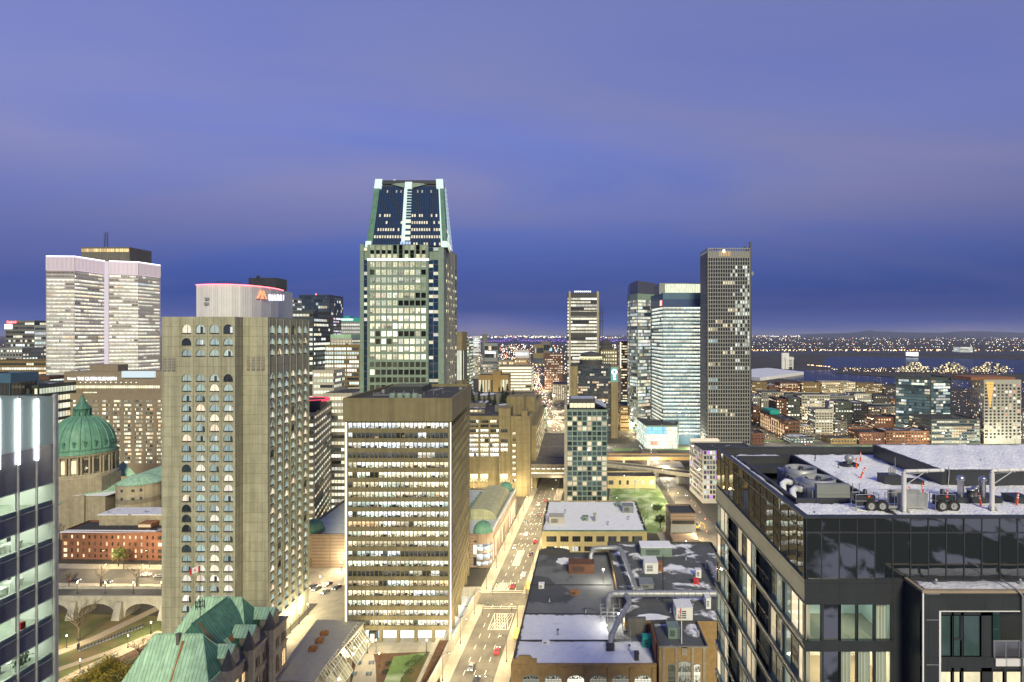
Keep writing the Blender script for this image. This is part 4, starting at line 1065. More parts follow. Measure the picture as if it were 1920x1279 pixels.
for k in range(9): b.box(18.18, 18.25, 44.3+k*.82, 44.36+k*.82, zq, zR-.3)
b.build('casing', M['galvanised'], Tc)
for (x, y) in ((19.6, 49.7), (19.65, 46.2)):
    g = MB(); drum(g, x, y, 1.3, zR-.25, zR+.22); ring_ = g.build('fan_ring', M['galvanised'], Tc)
    g = MB()
    for k in range(6):
        a = k*math.pi/3; g.poly([(x+.15*math.cos(a), y+.15*math.sin(a), zR+.06), (x+1.15*math.cos(a-.16), y+1.15*math.sin(a-.16), zR+.0), (x+1.15*math.cos(a+.2), y+1.15*math.sin(a+.2), zR+.12)])
    g.lathe(x, y, [(.2, zR-.15), (.2, zR+.16), (.01, zR+.18)], 10)
    g.build('fan', M['dark_metal'], ring_)
g = MB(); g.box(18.4, 20.9, 43.5, 43.95, zR-1.15, zR+.35); g.box(18.38, 20.92, 43.46, 43.5, zR-.42, zR-.38); g.build('front_panel', M['grey_paint'], Tc)
for y in (46.5, 44.4):
    g = MB(); g.tube([(18.2, y+1.4, zR-.7), (17.6, y+1.2, zR-.5), (17.1, y+.6, zR-.55), (17.0, y, zR-1.2), (17.0, y-.3, zR-2.4)], .26, 10); g.build('pipe', M['snow_thin'], Tc)
Tr = thing('roof_ladder', 'small galvanised ladder rail at the edge of the roof well', 'ladder', (21.6, 43.2, zrf))
g = MB()
for dx in (0, .5): g.tube([(21.0+dx, 43.3, zrf-.5), (21.0+dx, 43.3, zR+.5)], .03, 5)
for k in range(4): g.tube([(21.0, 43.3, zrf-.2+k*.35), (21.5, 43.3, zrf-.2+k*.35)], .02, 5)
g.build('frame', M['galvanised'], Tr)
# penthouse box
hx, hy, hz_ = 30.0, 46.9, Z(881, 46.9)
Tp = thing('roof_penthouse', 'long dark metal penthouse with a snow covered top on the black building', 'penthouse', (hx, hy, zrf))
b = MB(); b.box(hx, xE, hy, 57.6, zrf, hz_-.12, 0); b.box(hx-.06, xE, hy-.06, 57.66, hz_-.12, hz_, 1); b.build('wall', [M['black_panel'], M['dark_metal']], Tp)
o = snowfield('s', hx+.15, xE-.1, hy+.12, 57.4, hz_+.01, 60, 30, 'snow', 12, .08, .05).build('snow_cover', M['snow'], Tp)
b = MB(); b.tube([(hx+.5, hy-.08, hz_+.3), (hx+.5, hy-.15, hz_-.2), (hx+.45, hy-.1, hz_-1.2), (hx+.1, hy-.3, zrf+.1)], .035, 5); b.build('cable', M['galvanised'], Tp)
def block(name, label, cat, px0, px1, py, hgt, dpt, mat, extra=None):
    y = GY(py, zrf); Tt = thing(name, label, cat, ((X(px0, y)+X(px1, y))/2, y, zrf))
    b = MB(); b.box(X(px0, y), X(px1, y), y, y+dpt, zrf, zrf+hgt); b.box(X(px0, y)-.03, X(px1, y)+.03, y-.03, y+dpt+.03, zrf+hgt, zrf+hgt+.05); b.build('casing', M[mat], Tt); return Tt, y
Tt, y = block('vent_box', 'dark metal vent box with thin pipes standing left of the penthouse', 'vent box', 1659, 1690, 911, .75, 1.2, 'dark_metal')
b = MB()
for k in range(5): b.tube([(X(1673+k*3.0, y), y+.5, zrf+.75), (X(1673+k*3.0, y), y+.5, zrf+1.35+.2*(k % 2))], .035, 6)
b.tube([(X(1686, y), y+.6, zrf+.75), (X(1686, y), y+.6, zrf+2.2)], .025, 5)
b.build('pipes', M['galvanised'], Tt)
block('vent_box', 'low dark hatch box behind the left davit on the snow', 'vent box', 1710, 1733, 911, .35, 1.0, 'dark_metal')
Tt, y = block('vent_curb', 'black roof curb carrying three chrome exhaust stacks', 'roof curb', 1796, 1880, 946, .42, 1.5, 'dark_metal')
for (px, hh, r) in ((1803, 1.55, .22), (1844, 1.5, .22), (1822, .6, .26), (1830, .75, .2)):
    b = MB(); x = X(px, y+.5); b.lathe(x, y+.6, [(r, zrf+.42), (r, zrf+.42+hh*.75), (r*1.25, zrf+.42+hh*.78), (r*1.25, zrf+.42+hh*.92), (r*.7, zrf+.42+hh), (.02, zrf+.42+hh*1.02)], 16); b.build('exhaust_stack', M['steel'], Tt)
block('vent_curb', 'dark roof curb at the right edge beyond the second davit', 'roof curb', 1902, 1935, 947, .5, 1.3, 'dark_metal')
Tt = thing('roof_vent_dome', 'round mushroom vent on a dark base in the far snow', 'vent', (X(1592, 54.2), 54.2, zrf))
b = MB(); b.lathe(X(1592, 54.2), 54.2, [(.85, zrf), (.85, zrf+.25), (.55, zrf+.35)], 20); b.build('base', M['dark_metal'], Tt)
b = MB(); b.lathe(X(1592, 54.2), 54.2, [(.32, zrf+.35), (.32, zrf+.55), (.42, zrf+.7), (.36, zrf+.95), (.15, zrf+1.1), (.01, zrf+1.12)], 16); b.build('hood', M['galvanised'], Tt)
b = MB()
def davit(px, py, label):
    y = GY(py, zrf); x = X(px, y); Td = thing('davit', label, 'davit', (x, y, zrf))
    top = zrf + 2.75
    g = MB(); g.lathe(x, y, [(.155, zrf), (.155, top)], 14); g.lathe(x, y, [(.165, zrf+1.7), (.165, zrf+1.8)], 14); g.build('post', M['white_metal'], Td)
    g = MB(); g.box(x-.3, x+.3, y-.3, y+.3, zrf, zrf+.06)
    for k in range(4):
        a = k*math.pi/2+.78; g.poly([(x+.15*math.cos(a), y+.15*math.sin(a), zrf+.06), (x+.38*math.cos(a), y+.38*math.sin(a), zrf+.06), (x+.15*math.cos(a), y+.15*math.sin(a), zrf+.5)])
    g.build('base', M['galvanised'], Td)
    g = MB(); g.tube([(x, y, top), (x+.05, y, top+.16), (x+2.8, y+.1, top+.2)], .12, 12); g.build('arm', M['white_metal'], Td)
    g = MB(); g.tube([(x+.1, y, top-.8), (x+1.5, y+.05, top+.1)], .04, 6); g.lathe(x+1.55, y+.05, [(.12, top+.03), (.16, top+.12), (.05, top+.2)], 10); g.tube([(x+.1, y, top-.05), (x+1.3, y, top+.02)], .02, 5); g.build('brace', M['galvanised'], Td)
    return Td
davit(1695, 962, 'white davit post with arm at the roof edge left of the chrome stacks')
davit(1860, 960, 'white davit post with arm at the roof edge right of the chrome stacks')
# suspended cradle with its two hoist units
y = GY(963, zrf)+.25
Tg = thing('work_platform', 'grey mesh window-cleaning platform lying behind the left davit', 'platform', (X(1700, y), y, zrf))
b = MB(); b.box(X(1664, y), X(1744, y), y+.3, y+1.15, zrf+.18, zrf+.24); b.box(X(1664, y), X(1744, y), y+.28, y+.32, zrf+.2, zrf+.38)
b.build('deck', M['galvanised'], Tg)
b = MB()
for (pa, pb, yy) in ((1682, 1740, y+.3), (1664, 1726, y+1.15)): b.box(X(pa, yy), X(pb, yy), yy, yy+.03, zrf+.3, zrf+1.25)
b.build('mesh_panel', [M['galvanised']], Tg)
b = MB()
for px in (1664, 1682, 1700, 1726, 1741):
    b.tube([(X(px, y), y+.32, zrf+.1), (X(px, y), y+.32, zrf+1.32)], .025, 5)
b.tube([(X(1664, y), y+1.17, zrf+1.3), (X(1741, y), y+1.17, zrf+1.3)], .025, 5); b.tube([(X(1664, y), y+.3, zrf+1.3), (X(1741, y), y+.3, zrf+1.3)], .025, 5)
b.build('railing', M['steel'], Tg)
def hoist(pa, pb, wheels, label):
    Th = thing('hoist_unit', label, 'hoist', (X((pa+pb)/2, y), y, zrf))
    x0, x1 = X(pa, y), X(pb, y); b = MB()
    for xx in (x0, x1):
        for yy in (y+.15, y+.85): b.tube([(xx, yy, zrf+.1), (xx, yy, zrf+1.2)], .03, 5)
    for zz_ in (.35, .75, 1.2):
        for yy in (y+.15, y+.85): b.tube([(x0, yy, zrf+zz_), (x1, yy, zrf+zz_)], .025, 5)
        for xx in (x0, x1): b.tube([(xx, y+.15, zrf+zz_), (xx, y+.85, zrf+zz_)], .025, 5)
    b.tube([(x0, y+.1, zrf+.12), (x1+.3, y-.05, zrf+.05)], .03, 5)
    b.build('frame', M['steel'], Th)
    b = MB(); b.box(x0+.15, x1-.15, y+.3, y+.8, zrf+.4, zrf+1.05); b.lathe((x0+x1)/2, y+.5, [(.14, zrf+1.05), (.14, zrf+1.45), (.05, zrf+1.5)], 10); b.build('motor', M['dark_metal'], Th)
    b = MB(); b.box((x0+x1)/2+.1, (x0+x1)/2+.25, y+.25, y+.3, zrf+.95, zrf+1.1); b.build('label_plate', M['orange_plastic'], Th)
    for px in wheels:
        xx = X(px, y); wv = MB(); rings = []
        for (r, dy) in ((.40, .10), (.42, .06), (.42, -.06), (.40, -.10), (.24, -.10), (.22, -.05), (.07, -.05), (.06, -.12), (.001, -.12)):
            rings.append([(xx + r*math.cos(2*math.pi*k/20), y+.05+dy, zrf+.44 + r*math.sin(2*math.pi*k/20)) for k in range(20)])
        wv.loft(rings[:5], 0, True, caps=(True, False)); wv.loft(rings[4:], 1, True, caps=(False, True)); wv.build('wheel', [M['rubber'], M['galvanised']], Th)
hoist(1607, 1650, (1634, 1655), 'hoist unit with two wheels at the left end of the platform')
hoist(1757, 1794, (1768, 1789), 'hoist unit with two wheels at the right end of the platform')
Tm = thing('roof_marker', 'slim orange and white delineator post', 'marker post', (0, 0, zrf))
b = MB(); b.lathe(0, 0, [(.07, zrf+.02), (.06, zrf+.95), (.075, zrf+.97), (.075, zrf+1.02), (.01, zrf+1.03)], 10); b.lathe(0, 0, [(.2, zrf), (.2, zrf+.05), (.08, zrf+.09)], 10); b.build('post', M['orange_plastic'], Tm)
b = MB(); b.lathe(0, 0, [(.07, zrf+.62), (.068, zrf+.72)], 10); b.lathe(0, 0, [(.068, zrf+.8), (.066, zrf+.88)], 10); b.build('reflective_band', M['white_paint'], Tm)
spots = [(1606, 879.5, 0, 'orange marker post nearest the mushroom vent'), (1613.5, 868, 0, 'orange marker post farthest back in the snow'), (1613, 897, 24, 'orange marker post leaning right in the open snow'), (1731.5, 931, -6, 'orange marker post standing behind the work platform'), (1779, 944, -8, 'orange marker post behind the right hoist unit'), (1840, 951, -10, 'orange marker post in front of the chrome stacks'), (1906, 950, 7, 'orange marker post near the right edge of the roof'), (1684, 925, 62, 'orange marker post lying tilted beside the dark vent box')]
for i, (px, py, tl, lab) in enumerate(spots):
    o = Tm if i == 0 else copy_tree(Tm)
    yy = GY(py, zrf); o.location = (X(px, yy), yy, zrf); o.rotation_euler = (0, R(tl), 0); o['label'] = lab; o['group'] = 'marker posts on the black roof'
b = MB()
Tt = thing('roof_pipes', 'thin lightning rods and small vents along the near roof edge', 'roof vents', (20, 41, zrf))
for (px, py, hh) in ((1540, 948, .55), (1527, 964, .2), (1583, 851, .5), (1528, 866, .6), (1572, 879, .6), (1428, 935, .6), (1529, 862, .55), (1768, 880, 1.3), (1839, 895, 1.6)):
    yy = GY(py, zrf); g = MB(); g.lathe(X(px, yy), yy, [(.07, zrf), (.05, zrf+.15), (.03, zrf+.2), (.03, zrf+hh), (.01, zrf+hh)], 6); g.build('rod', M['dark_metal'], Tt)

# ------------------------------------------------------------------ glass office building at the left edge
xG = X(106, 57.3); yE = 57.3
T = thing('glass_office_building', 'glass office building with white light strips and lit open-plan floors', 'building', (xG, yE, 60))
fG = Face((xG, 26), (xG, yE))
fG.n = -fG.n if fG.n.x < 0 else fG.n
uE = fG.L
pitchG = 71.2*yE/F; lith = 40.5*yE/F
tops = [Z(903, yE) - i*pitchG for i in range(9)]
g = MB(); sp_ = MB()
ztopE, ztopN = Z(743, yE), Z(743, yE)+3.2
step = 1.84
us = [uE - .35 - k*step for k in range(int(uE/step)+1)]
# upper glass screen with sloping head
def head(u): return ztopE + (uE-u)*.12
for u0, u1 in zip(us[1:], us[:-1]):
    for k in range(1, 3):
        za = tops[0]+1.55 + k*(ztopE-tops[0]-1.55)/3; zb_ = tops[0]+1.55 + (k+1)*(ztopE-tops[0]-1.55)/3
        if k == 2: pts = [fG.p(u0, za, 0), fG.p(u1, za, 0), fG.p(u1, head(u1), 0), fG.p(u0, head(u0), 0)]
        else: pts = [fG.p(u0, za, 0), fG.p(u1, za, 0), fG.p(u1, zb_, 0), fG.p(u0, zb_, 0)]
        sp_.poly(pts, 0)
sp_.build('glass_screen', [M['screen_glass'] if 'screen_glass' in M else (glassmat('screen_glass', (.36, .46, .40), 1.5, .01, rough=.3), M['screen_glass'])[1]], T)
b = MB(); b.poly([fG.p(0, tops[0]+1.5, -.4), fG.p(uE, tops[0]+1.5, -.4), fG.p(uE, head(uE)-.2, -.4), fG.p(0, head(0)-.2, -.4)]); b.poly([fG.p(uE, 55, -.15), fG.p(uE, 55, -25), fG.p(uE, head(uE), -25), fG.p(uE, head(uE), -.15)]); b.poly([fG.p(0, head(0)-.2, -.4), fG.p(uE, head(uE)-.2, -.4), fG.p(uE, head(uE)-.2, -25), fG.p(0, head(0)-.2, -25)]); b.build('back_wall', M['dark_metal'], T)
for k, u in enumerate(us[:8]):
    if k in (1, 2, 3, 4, 5):
        b = MB(); b.slab(fG, u-.07, u+.07, tops[0]+2.6, head(u)-.3, .05, .2); b.build('light_strip', M['led_white'], T)
b = MB()
for u in us: b.slab(fG, u-.045, u+.045, 55, head(u), -.05, .16)
b.slab(fG, uE-.35, uE, 55, head(uE)+.25, -.05, .2); b.build('mullion', M['galvanised'], T)
sd_ = MB()
for i, zt_ in enumerate(tops):
    za, zb_ = zt_, (tops[i-1]-lith if i else tops[0]+1.55+(ztopE-tops[0]-1.55)/3)
    for u0, u1 in zip(us[1:], us[:-1]):
        t = random.Random(int(u0*31)+i).uniform(-.015, .015)
        sd_.poly([fG.p(u0, za, t), fG.p(u1, za, -t), fG.p(u1, zb_, -t), fG.p(u0, zb_, t)], 0)
    sd_.slab(fG, 0, uE-.35, zb_-.06, zb_+.03, -.06, .05, 1, ends=False); sd_.slab(fG, 0, uE-.35, za-.04, za+.05, -.06, .05, 1, ends=False)
sd_.build('spandrel_glass', [M['spandrel_glass'], M['galvanised']], T)
rng = random.Random(77)
for i, zt_ in enumerate(tops[:8]):
    zb_ = zt_-lith
    w_ = MB()
    for u0, u1 in zip(us[1:], us[:-1]): w_.pane(fG, u0, u1, zb_, zt_, 0, 0)
    w_.build('window_band', M['clear_glass'], T)
    r = MB(); fl = zb_-.15; ce = zt_+.15; d = 8.5
    r.poly([fG.p(0, fl, -.1), fG.p(uE-.1, fl, -.1), fG.p(uE-.1, fl, -d), fG.p(0, fl, -d)], 0)
    r.poly([fG.p(0, ce, -.1), fG.p(uE-.1, ce, -.1), fG.p(uE-.1, ce, -d), fG.p(0, ce, -d)], 1)
    r.poly([fG.p(0, fl, -d), fG.p(uE-.1, fl, -d), fG.p(uE-.1, ce, -d), fG.p(0, ce, -d)], 1); r.poly([fG.p(uE-.12, fl, -.1), fG.p(uE-.12, fl, -d), fG.p(uE-.12, ce, -d), fG.p(uE-.12, ce, -.1)], 1)
    for k in range(4): r.slab(fG, uE-3.0-k*5.4, uE-2.6-k*5.4, fl, ce, -1.6, -1.2, 1)
    r.slab(fG, 0, uE-.2, fl, fl+.55, -.5, -.25, 1, ends=False)
    r.build('room', [M['carpet'] if 'carpet' in M else pbr('carpet', (.36, .40, .34), .9, .08, .8), M['white_paint']], T)
    r = MB()
    for k in range(3): r.poly([fG.p(.5, ce-.03, -1.6-k*2.4), fG.p(uE-.6, ce-.03, -1.6-k*2.4), fG.p(uE-.6, ce-.03, -2.1-k*2.4), fG.p(.5, ce-.03, -2.1-k*2.4)])
    r.build('ceiling_light', M['ceiling_white'], T)
    if i > 0:
        r = MB()
        for k in range(9):
            u = uE-1.6-k*1.9 - rng.uniform(0, .5); n = -1.6-rng.uniform(0, 1.6)
            if rng.random() < .8: r.slab(fG, u-.7, u+.7, fl+.68, fl+.74, n-.75, n, 0); r.slab(fG, u-.7, u-.66, fl, fl+.7, n-.7, n, 0); r.slab(fG, u+.66, u+.7, fl, fl+.7, n-.7, n, 0); r.slab(fG, u-.28, u+.28, fl+.85, fl+1.25, n-.6, n-.55, 1)
            if rng.random() < .6: r.slab(fG, u-.25, u+.25, fl+.4, fl+.95, n+.25, n+.33, 1); r.slab(fG, u-.25, u+.25, fl+.4, fl+.48, n+.3, n+.75, 1)
        r.build('desks', [M['white_paint'], M['dark_metal']], T)
    if i in (4, 5):
        r = MB()
        for k in range(60):
            c0 = Vector(fG.p(uE-2.6+rng.gauss(0, .45), fl+.9+rng.uniform(-.2, .7), -1.0+rng.gauss(0, .3))); a = rng.uniform(0, 6.3); v1 = Vector((math.cos(a), math.sin(a), rng.uniform(-.5, .8)))*.22; v2 = Vector((-math.sin(a), math.cos(a), .2))*.1
            r.poly([tuple(c0-v2), tuple(c0+v1), tuple(c0+v2), tuple(c0-v1)])
        r.build('pot_plant', M['leaf_green'], T)
    if i == 3:
        r = MB(); r.slab(fG, uE-3.3, uE-2.8, fl+.55, fl+1.15, -.7, -.4); r.build('red_box', M['red_cloth'], T)
# ------------------------------------------------------------------ old station with green copper roofs, lower left
T = thing('station_building', 'grey stone railway station with steep green copper roofs and pointed turrets', 'building', (-106, 150, 0))
b = MB(); xs0, xs1 = -118.5, -92.6
b.box(xs0+1.2, xs1, 151.2, 186, 0, 24, 0)
for (z, e) in ((23.2, .45), (16.2, .25), (8.5, .25)): b.box(xs0+1.2-e, xs1+e, 151.2-e, 186+e, z, z+.75, 0, bottom=True)
b.build('wall', [M['grey_stone']], T)
def hip(name, x0, x1, y0, y1, zb, rx0, rx1, ry, zr, mats, seed=0):
    g = MB(); A, B, C, D = (x0, y0, zb), (x1, y0, zb), (x1, y1, zb), (x0, y1, zb); E, Fp = (rx0, ry, zr), (rx1, ry, zr)
    g.poly([A, B, Fp, E], 0, None, [(A[0], 0), (B[0], 0), (rx1, 12), (rx0, 12)]); g.poly([B, C, Fp], 1, None, [(B[1], 0), (C[1], 0), (ry, 12)]); g.poly([C, D, E, Fp], 0); g.poly([D, A, E], 1)
    g.tube([E, Fp], .22, 6, 0)
    for a_, c_ in ((A, E), (B, Fp), (C, Fp), (D, E)): g.tube([a_, c_], .14, 5, 0, caps=False)
    g.tube([A, B], .25, 6, 0); g.tube([B, C], .25, 6, 0)
    return g.build(name, mats, T)
HR = hip('roof', -118.0, -95.2, 150.3, 161.5, 24, X(287, 155), X(378, 155), 155.4, 34.1, [M['copper_green'], M['copper_dark']])
hip('roof', -120.2, -97.4, 171, 184, 24, X(375, 177), X(454, 177), 177.0, 34.2, [M['copper_green'], M['copper_dark']])
g = MB(); xr, zr = -105.0, 35.3
g.poly([(xr, 158.5, zr), (xr, 175, zr), (-96.2, 175, 24), (-96.2, 158.5, 24)], 0, None, [(158, 11), (175, 11), (175, 0), (158, 0)]); g.poly([(xr, 175, zr), (xr, 158.5, zr), (-114, 158.5, 24), (-114, 175, 24)], 0)
g.poly([(-114, 158.5, 24), (-96.2, 158.5, 24), (xr, 158.5, zr)], 0); g.poly([(-96.2, 175, 24), (-114, 175, 24), (xr, 175, zr)], 0)
g.tube([(xr, 158.4, zr+.05), (xr, 175.1, zr+.05)], .2, 6, 0); g.tube([(-96.2, 158.5, 24), (xr, 158.5, zr)], .18, 5, 0)
nrm2 = Vector((zr-24, 0, 8.8)).normalized()
def rslope(u, y, n=.06): p = Vector((xr, y, zr)).lerp(Vector((-96.2, y, 24)), u); return tuple(p + nrm2*n)
g.build('roof', [M['copper_dark'], M['rust'], M['copper_green']], T)
for (u0, u1, y0, y1, m) in ((.05, .95, 160.2, 160.8, 'rust'), (.66, .78, 160, 171, 'rust'), (.64, .82, 163.3, 165.2, 'copper_green')):
    g = MB(); g.poly([rslope(u0, y0, .1), rslope(u1, y0, .1), rslope(u1, y1, .1), rslope(u0, y1, .1)]); g.build('roof_patch', M[m], T)
# rust run below the front chimney
E_, Fp = Vector((X(287, 155), 155.4, 34.1)), Vector((X(378, 155), 155.4, 34.1)); A_, B_ = Vector((-118., 150.3, 24)), Vector((-95.2, 150.3, 24))
def fs_(s, t, n=.07): p = A_.lerp(B_, s).lerp(E_.lerp(Fp, s), t); nn = (B_-A_).cross(E_-A_).normalized(); return tuple(p+nn*n)
g = MB(); g.poly([fs_(.60, .86), fs_(.66, .86), fs_(.60, .45), fs_(.575, .02), fs_(.555, .02), fs_(.575, .4)]); g.build('rust_stain', M['rust'], HR)
for (x, y, z, w_, h) in ((X(341, 156), 154.6, 32, .8, 4.4), (X(429, 178), 176.3, 32.4, .9, 2.4)):
    g = MB(); g.box(x-w_/2, x+w_/2, y-w_/2, y+w_/2, z-1.5, z+h*.55); g.box(x-w_/2-.15, x+w_/2+.15, y-w_/2-.15, y+w_/2+.15, z+h*.55, z+h*.55+.3); g.build('chimney', M['dark_concrete'], HR)
for (y, zt_) in ((175, 31), (163.7, 31), (154, 31)):
    x = -92.2; g = MB(); n = 8
    g.loft([[(x+1.55*math.cos(a*math.pi/4+.39), y+1.55*math.sin(a*math.pi/4+.39), z) for a in range(n)] for z in (0, 25.6)], 0); g.loft([[(x+1.85*math.cos(a*math.pi/4+.39), y+1.85*math.sin(a*math.pi/4+.39), z) for a in range(n)] for z in (25.2, 25.8)], 0)
    TU = g.build('turret', M['grey_stone'], T)
    g = MB(); g.loft([[(x+r*math.cos(a*math.pi/4+.39), y+r*math.sin(a*math.pi/4+.39), z) for a in range(n)] for r, z in ((1.9, 25.8), (.95, 28.4), (.05, zt_))], 0); g.build('turret_roof', M['dark_slate'], TU)
for y in (158.8, 169.3, 180.2):      # gabled dormers towards the street
    g = MB(); g.loft([[(-93.2, y-2, 24), (-93.2, y+2, 24), (-93.2, y+2, 27.2), (-93.2, y, 29.4), (-93.2, y-2, 27.2)], [(-97, y-2, 24), (-97, y+2, 24), (-97, y+2, 27.2), (-97, y, 29.4), (-97, y-2, 27.2)]], 0); TU = g.build('dormer', M['grey_stone'], T)
    g = MB()
    for s in (-1, 1): g.poly([(-93., y, 29.7), (-93., y+s*2.5, 27), (-99.5, y+s*2.5, 27), (-99.5, y, 29.7)], 0)
    g.build('dormer_roof', M['copper_green'], TU)
fS = Face((xs1, 151.2), (xs1, 186)); rng = random.Random(3)
for k in range(9):
    u = 3.2+k*3.7
    for (z0, h, r) in ((2.2, 4.6, 1), (9.6, 5, 1), (17.4, 3.6, 0)):
        g = MB(); arc = [(u-1.0*math.cos(math.pi*i/10), z0+h-1+1.0*math.sin(math.pi*i/10)*r) for i in range(11)]
        pts = [(u-1, z0)] + arc + [(u+1, z0)]
        g.poly([fS.p(*q, .05) for q in pts], 0, ctile((1, .72, .36), .75 if rng.random() < .3 else .02), [(q[0], q[1]) for q in pts])
        o_ = [(a-(u-a)*.22, z+.25) for a, z in pts]
        for i in range(len(pts)-1): g.poly([fS.p(*pts[i], .05), fS.p(*pts[i+1], .05), fS.p(*o_[i+1], .22), fS.p(*o_[i], .22)], 1)
        g.slab(fS, u-.06, u+.06, z0, z0+h-.2, .05, .12, 1); g.build('window', [M['flat_glass'], M['limestone']], T)
Tf = thing('flagpole', 'tall flagpole with red and white flag and antennas above the green roofs', 'flagpole', (-105.3, 162.5, 35))
g = MB(); g.lathe(-105.3, 162.5, [(.13, 34), (.06, 50.2), (.01, 50.3)], 6); g.build('pole', M['dark_metal'], Tf)
g = MB()
def flag(x, y, z, du, w_, h, mats_parent, name='flag'):
    segs = 8; colr = lambda k: 0 if k < 2 or k >= 6 else 1
    for k in range(segs):
        u0, u1 = k/segs, (k+1)/segs
        P_ = lambda u, v: (x - w_*u*.86, y+.25*math.sin(u*6), z - h*(1-v) - w_*u*.42 - .15*math.sin(u*5+1))
        g.poly([P_(u0, 0), P_(u1, 0), P_(u1, 1), P_(u0, 1)], colr(k))
    lf = [(0, .45), (.08, .15), (.3, .2), (.2, 0), (.36, -.12), (.1, -.22), (.0, -.45)]
    pts = [(a, c) for a, c in lf] + [(-a, c) for a, c in reversed(lf[1:-1])]
    g.poly([(x - w_*.86*(.5+a*.22), y-.08, z-h*.5-w_*.21-.15*math.sin(3.5)+c*h*.62) for a, c in pts], 0)
flag(-105.3, 162.5, 50, -1, 3.3, 1.7, Tf); g.build('flag', [M['red_cloth'], M['white_cloth']], Tf)
g = MB()
for k in range(8):
    a = k*math.pi/4; x, y = -105.3+1.1*math.cos(a), 162.5+1.1*math.sin(a); g.box(x-.07, x+.07, y-.05, y+.05, 37.6, 39.9, bottom=True); g.tube([(-105.3, 162.5, 38.2), (x, y, 38.2)], .06, 4); g.tube([(-105.3, 162.5, 39.6), (x, y, 39.6)], .06, 4)
g.build('antennas', M['dark_metal'], Tf)

# glazed pavilion and dark annex between the station and the brown tower
T = thing('glazed_pavilion', 'low flat-roofed pavilion with sloping lit skylights beside the hotel base', 'pavilion', (-90, 195, 0))
P_ = [(X(560, 188), 178), (X(628, 190), 186), (X(640, 213), 213), (X(575, 217), 217)]
b = MB(); pl = [(-93, 178), (-80, 178), (-78, 214), (-96, 216)]
b.prism(pl, 0, 7.6); b.prism(inset(pl, -.3), 7.6, 8.0); b.build('wall', M['beige_paint'], T)
for (y0, y1) in ((181, 195), (198, 213)):
    g = MB(); fr = MB(); n = 9
    for k in range(n):
        a, c = y0+(y1-y0)*k/n, y0+(y1-y0)*(k+1)/n
        g.poly([(-79.6, a, 8.4), (-79.6, c, 8.4), (-74.6, c, 1.2), (-74.6, a, 1.2)], 0, ctile((1, .84, .42), .2+.2*((k*7) % 5)/5), [(k, 0), (k+1, 0), (k+1, 1), (k, 1)])
        fr.tube([(-79.6, a, 8.5), (-74.6, a, 1.25)], .07, 4)
    for t in (.0, .33, .66, 1.): fr.tube([(-79.6+5*t, y0, 8.5-7.2*t), (-79.6+5*t, y1, 8.5-7.2*t)], .09, 4)
    fr.tube([(-79.6, y1, 8.5), (-74.6, y1, 1.25)], .1, 4)
    SK = g.build('skylight', M['office_glass'], T); fr.build('skylight_frame', M['white_paint'], SK)
for (x, y) in ((-89, 205), (-88.5, 200), (-88.5, 195)):
    g = MB(); g.box(x-.9, x+1.5, y-.9, y+.9, 8.05, 9.2); g.lathe(x+.3, y, [(.7, 9.2), (.7, 9.6), (.01, 9.6)], 10); g.build('roof_unit', M['rust'], T)
T = thing('dark_annex', 'small dark green flat building by the glazed pavilion with snow on its roof', 'building', (-86, 170, 0))
b = MB(); b.box(-95, -77, 166, 176, 0, 8.2); b.build('wall', M['dark_slate'], T); g = MB(); g.poly([(-94.6, 166.4, 8.22), (-77.4, 166.4, 8.22), (-77.4, 175.6, 8.22), (-94.6, 175.6, 8.22)]); g.build('roof', M['roof_snowy'], T)
# retaining wall between tower forecourt and street
T = thing('retaining_wall', 'long beige concrete retaining wall between the tower forecourt and the street', 'wall', (-43, 200, 0))
b = MB(); pa = [(-48.2, 150), (-46.6, 176), (-44.6, 205), (-41.2, 252)]
for (p, q) in zip(pa, pa[1:]):
    zA, zB = 4.2, 4.2
    b.prism([(p[0]-.5, p[1]), (p[0]+.5, p[1]), (q[0]+.5, q[1]), (q[0]-.5, q[1])], 0, zA)
b.prism([(-56, 252), (-40.7, 252), (-40.7, 253), (-56, 253)], 0, 4.2)
b.build('wall', M['concrete'], T)
sheet('forecourt_snow', [(-46, 214), (-42.6, 252), (-55, 252), (-51, 262), (-46.5, 216)], .2, 'snow_thin')
T = thing('stair_ramp', 'narrow concrete ramp trough beside the retaining wall', 'ramp', (-47, 190, 0))
b = MB(); b.loft([[(-50.2, 212, 0), (-49.2, 212, 0), (-49.2, 212, 3.6), (-50.2, 212, 3.6)], [(-51.5, 188, 0), (-50.5, 188, 0), (-50.5, 188, 1.2), (-51.5, 188, 1.2)]]); b.build('side_wall', M['concrete'], T)
b = MB(); b.poly([(-49.2, 212, 2.4), (-46., 212, 2.4), (-47.5, 188, .3), (-50.5, 188, .3)]); b.build('ramp_floor', M['soil'], T)
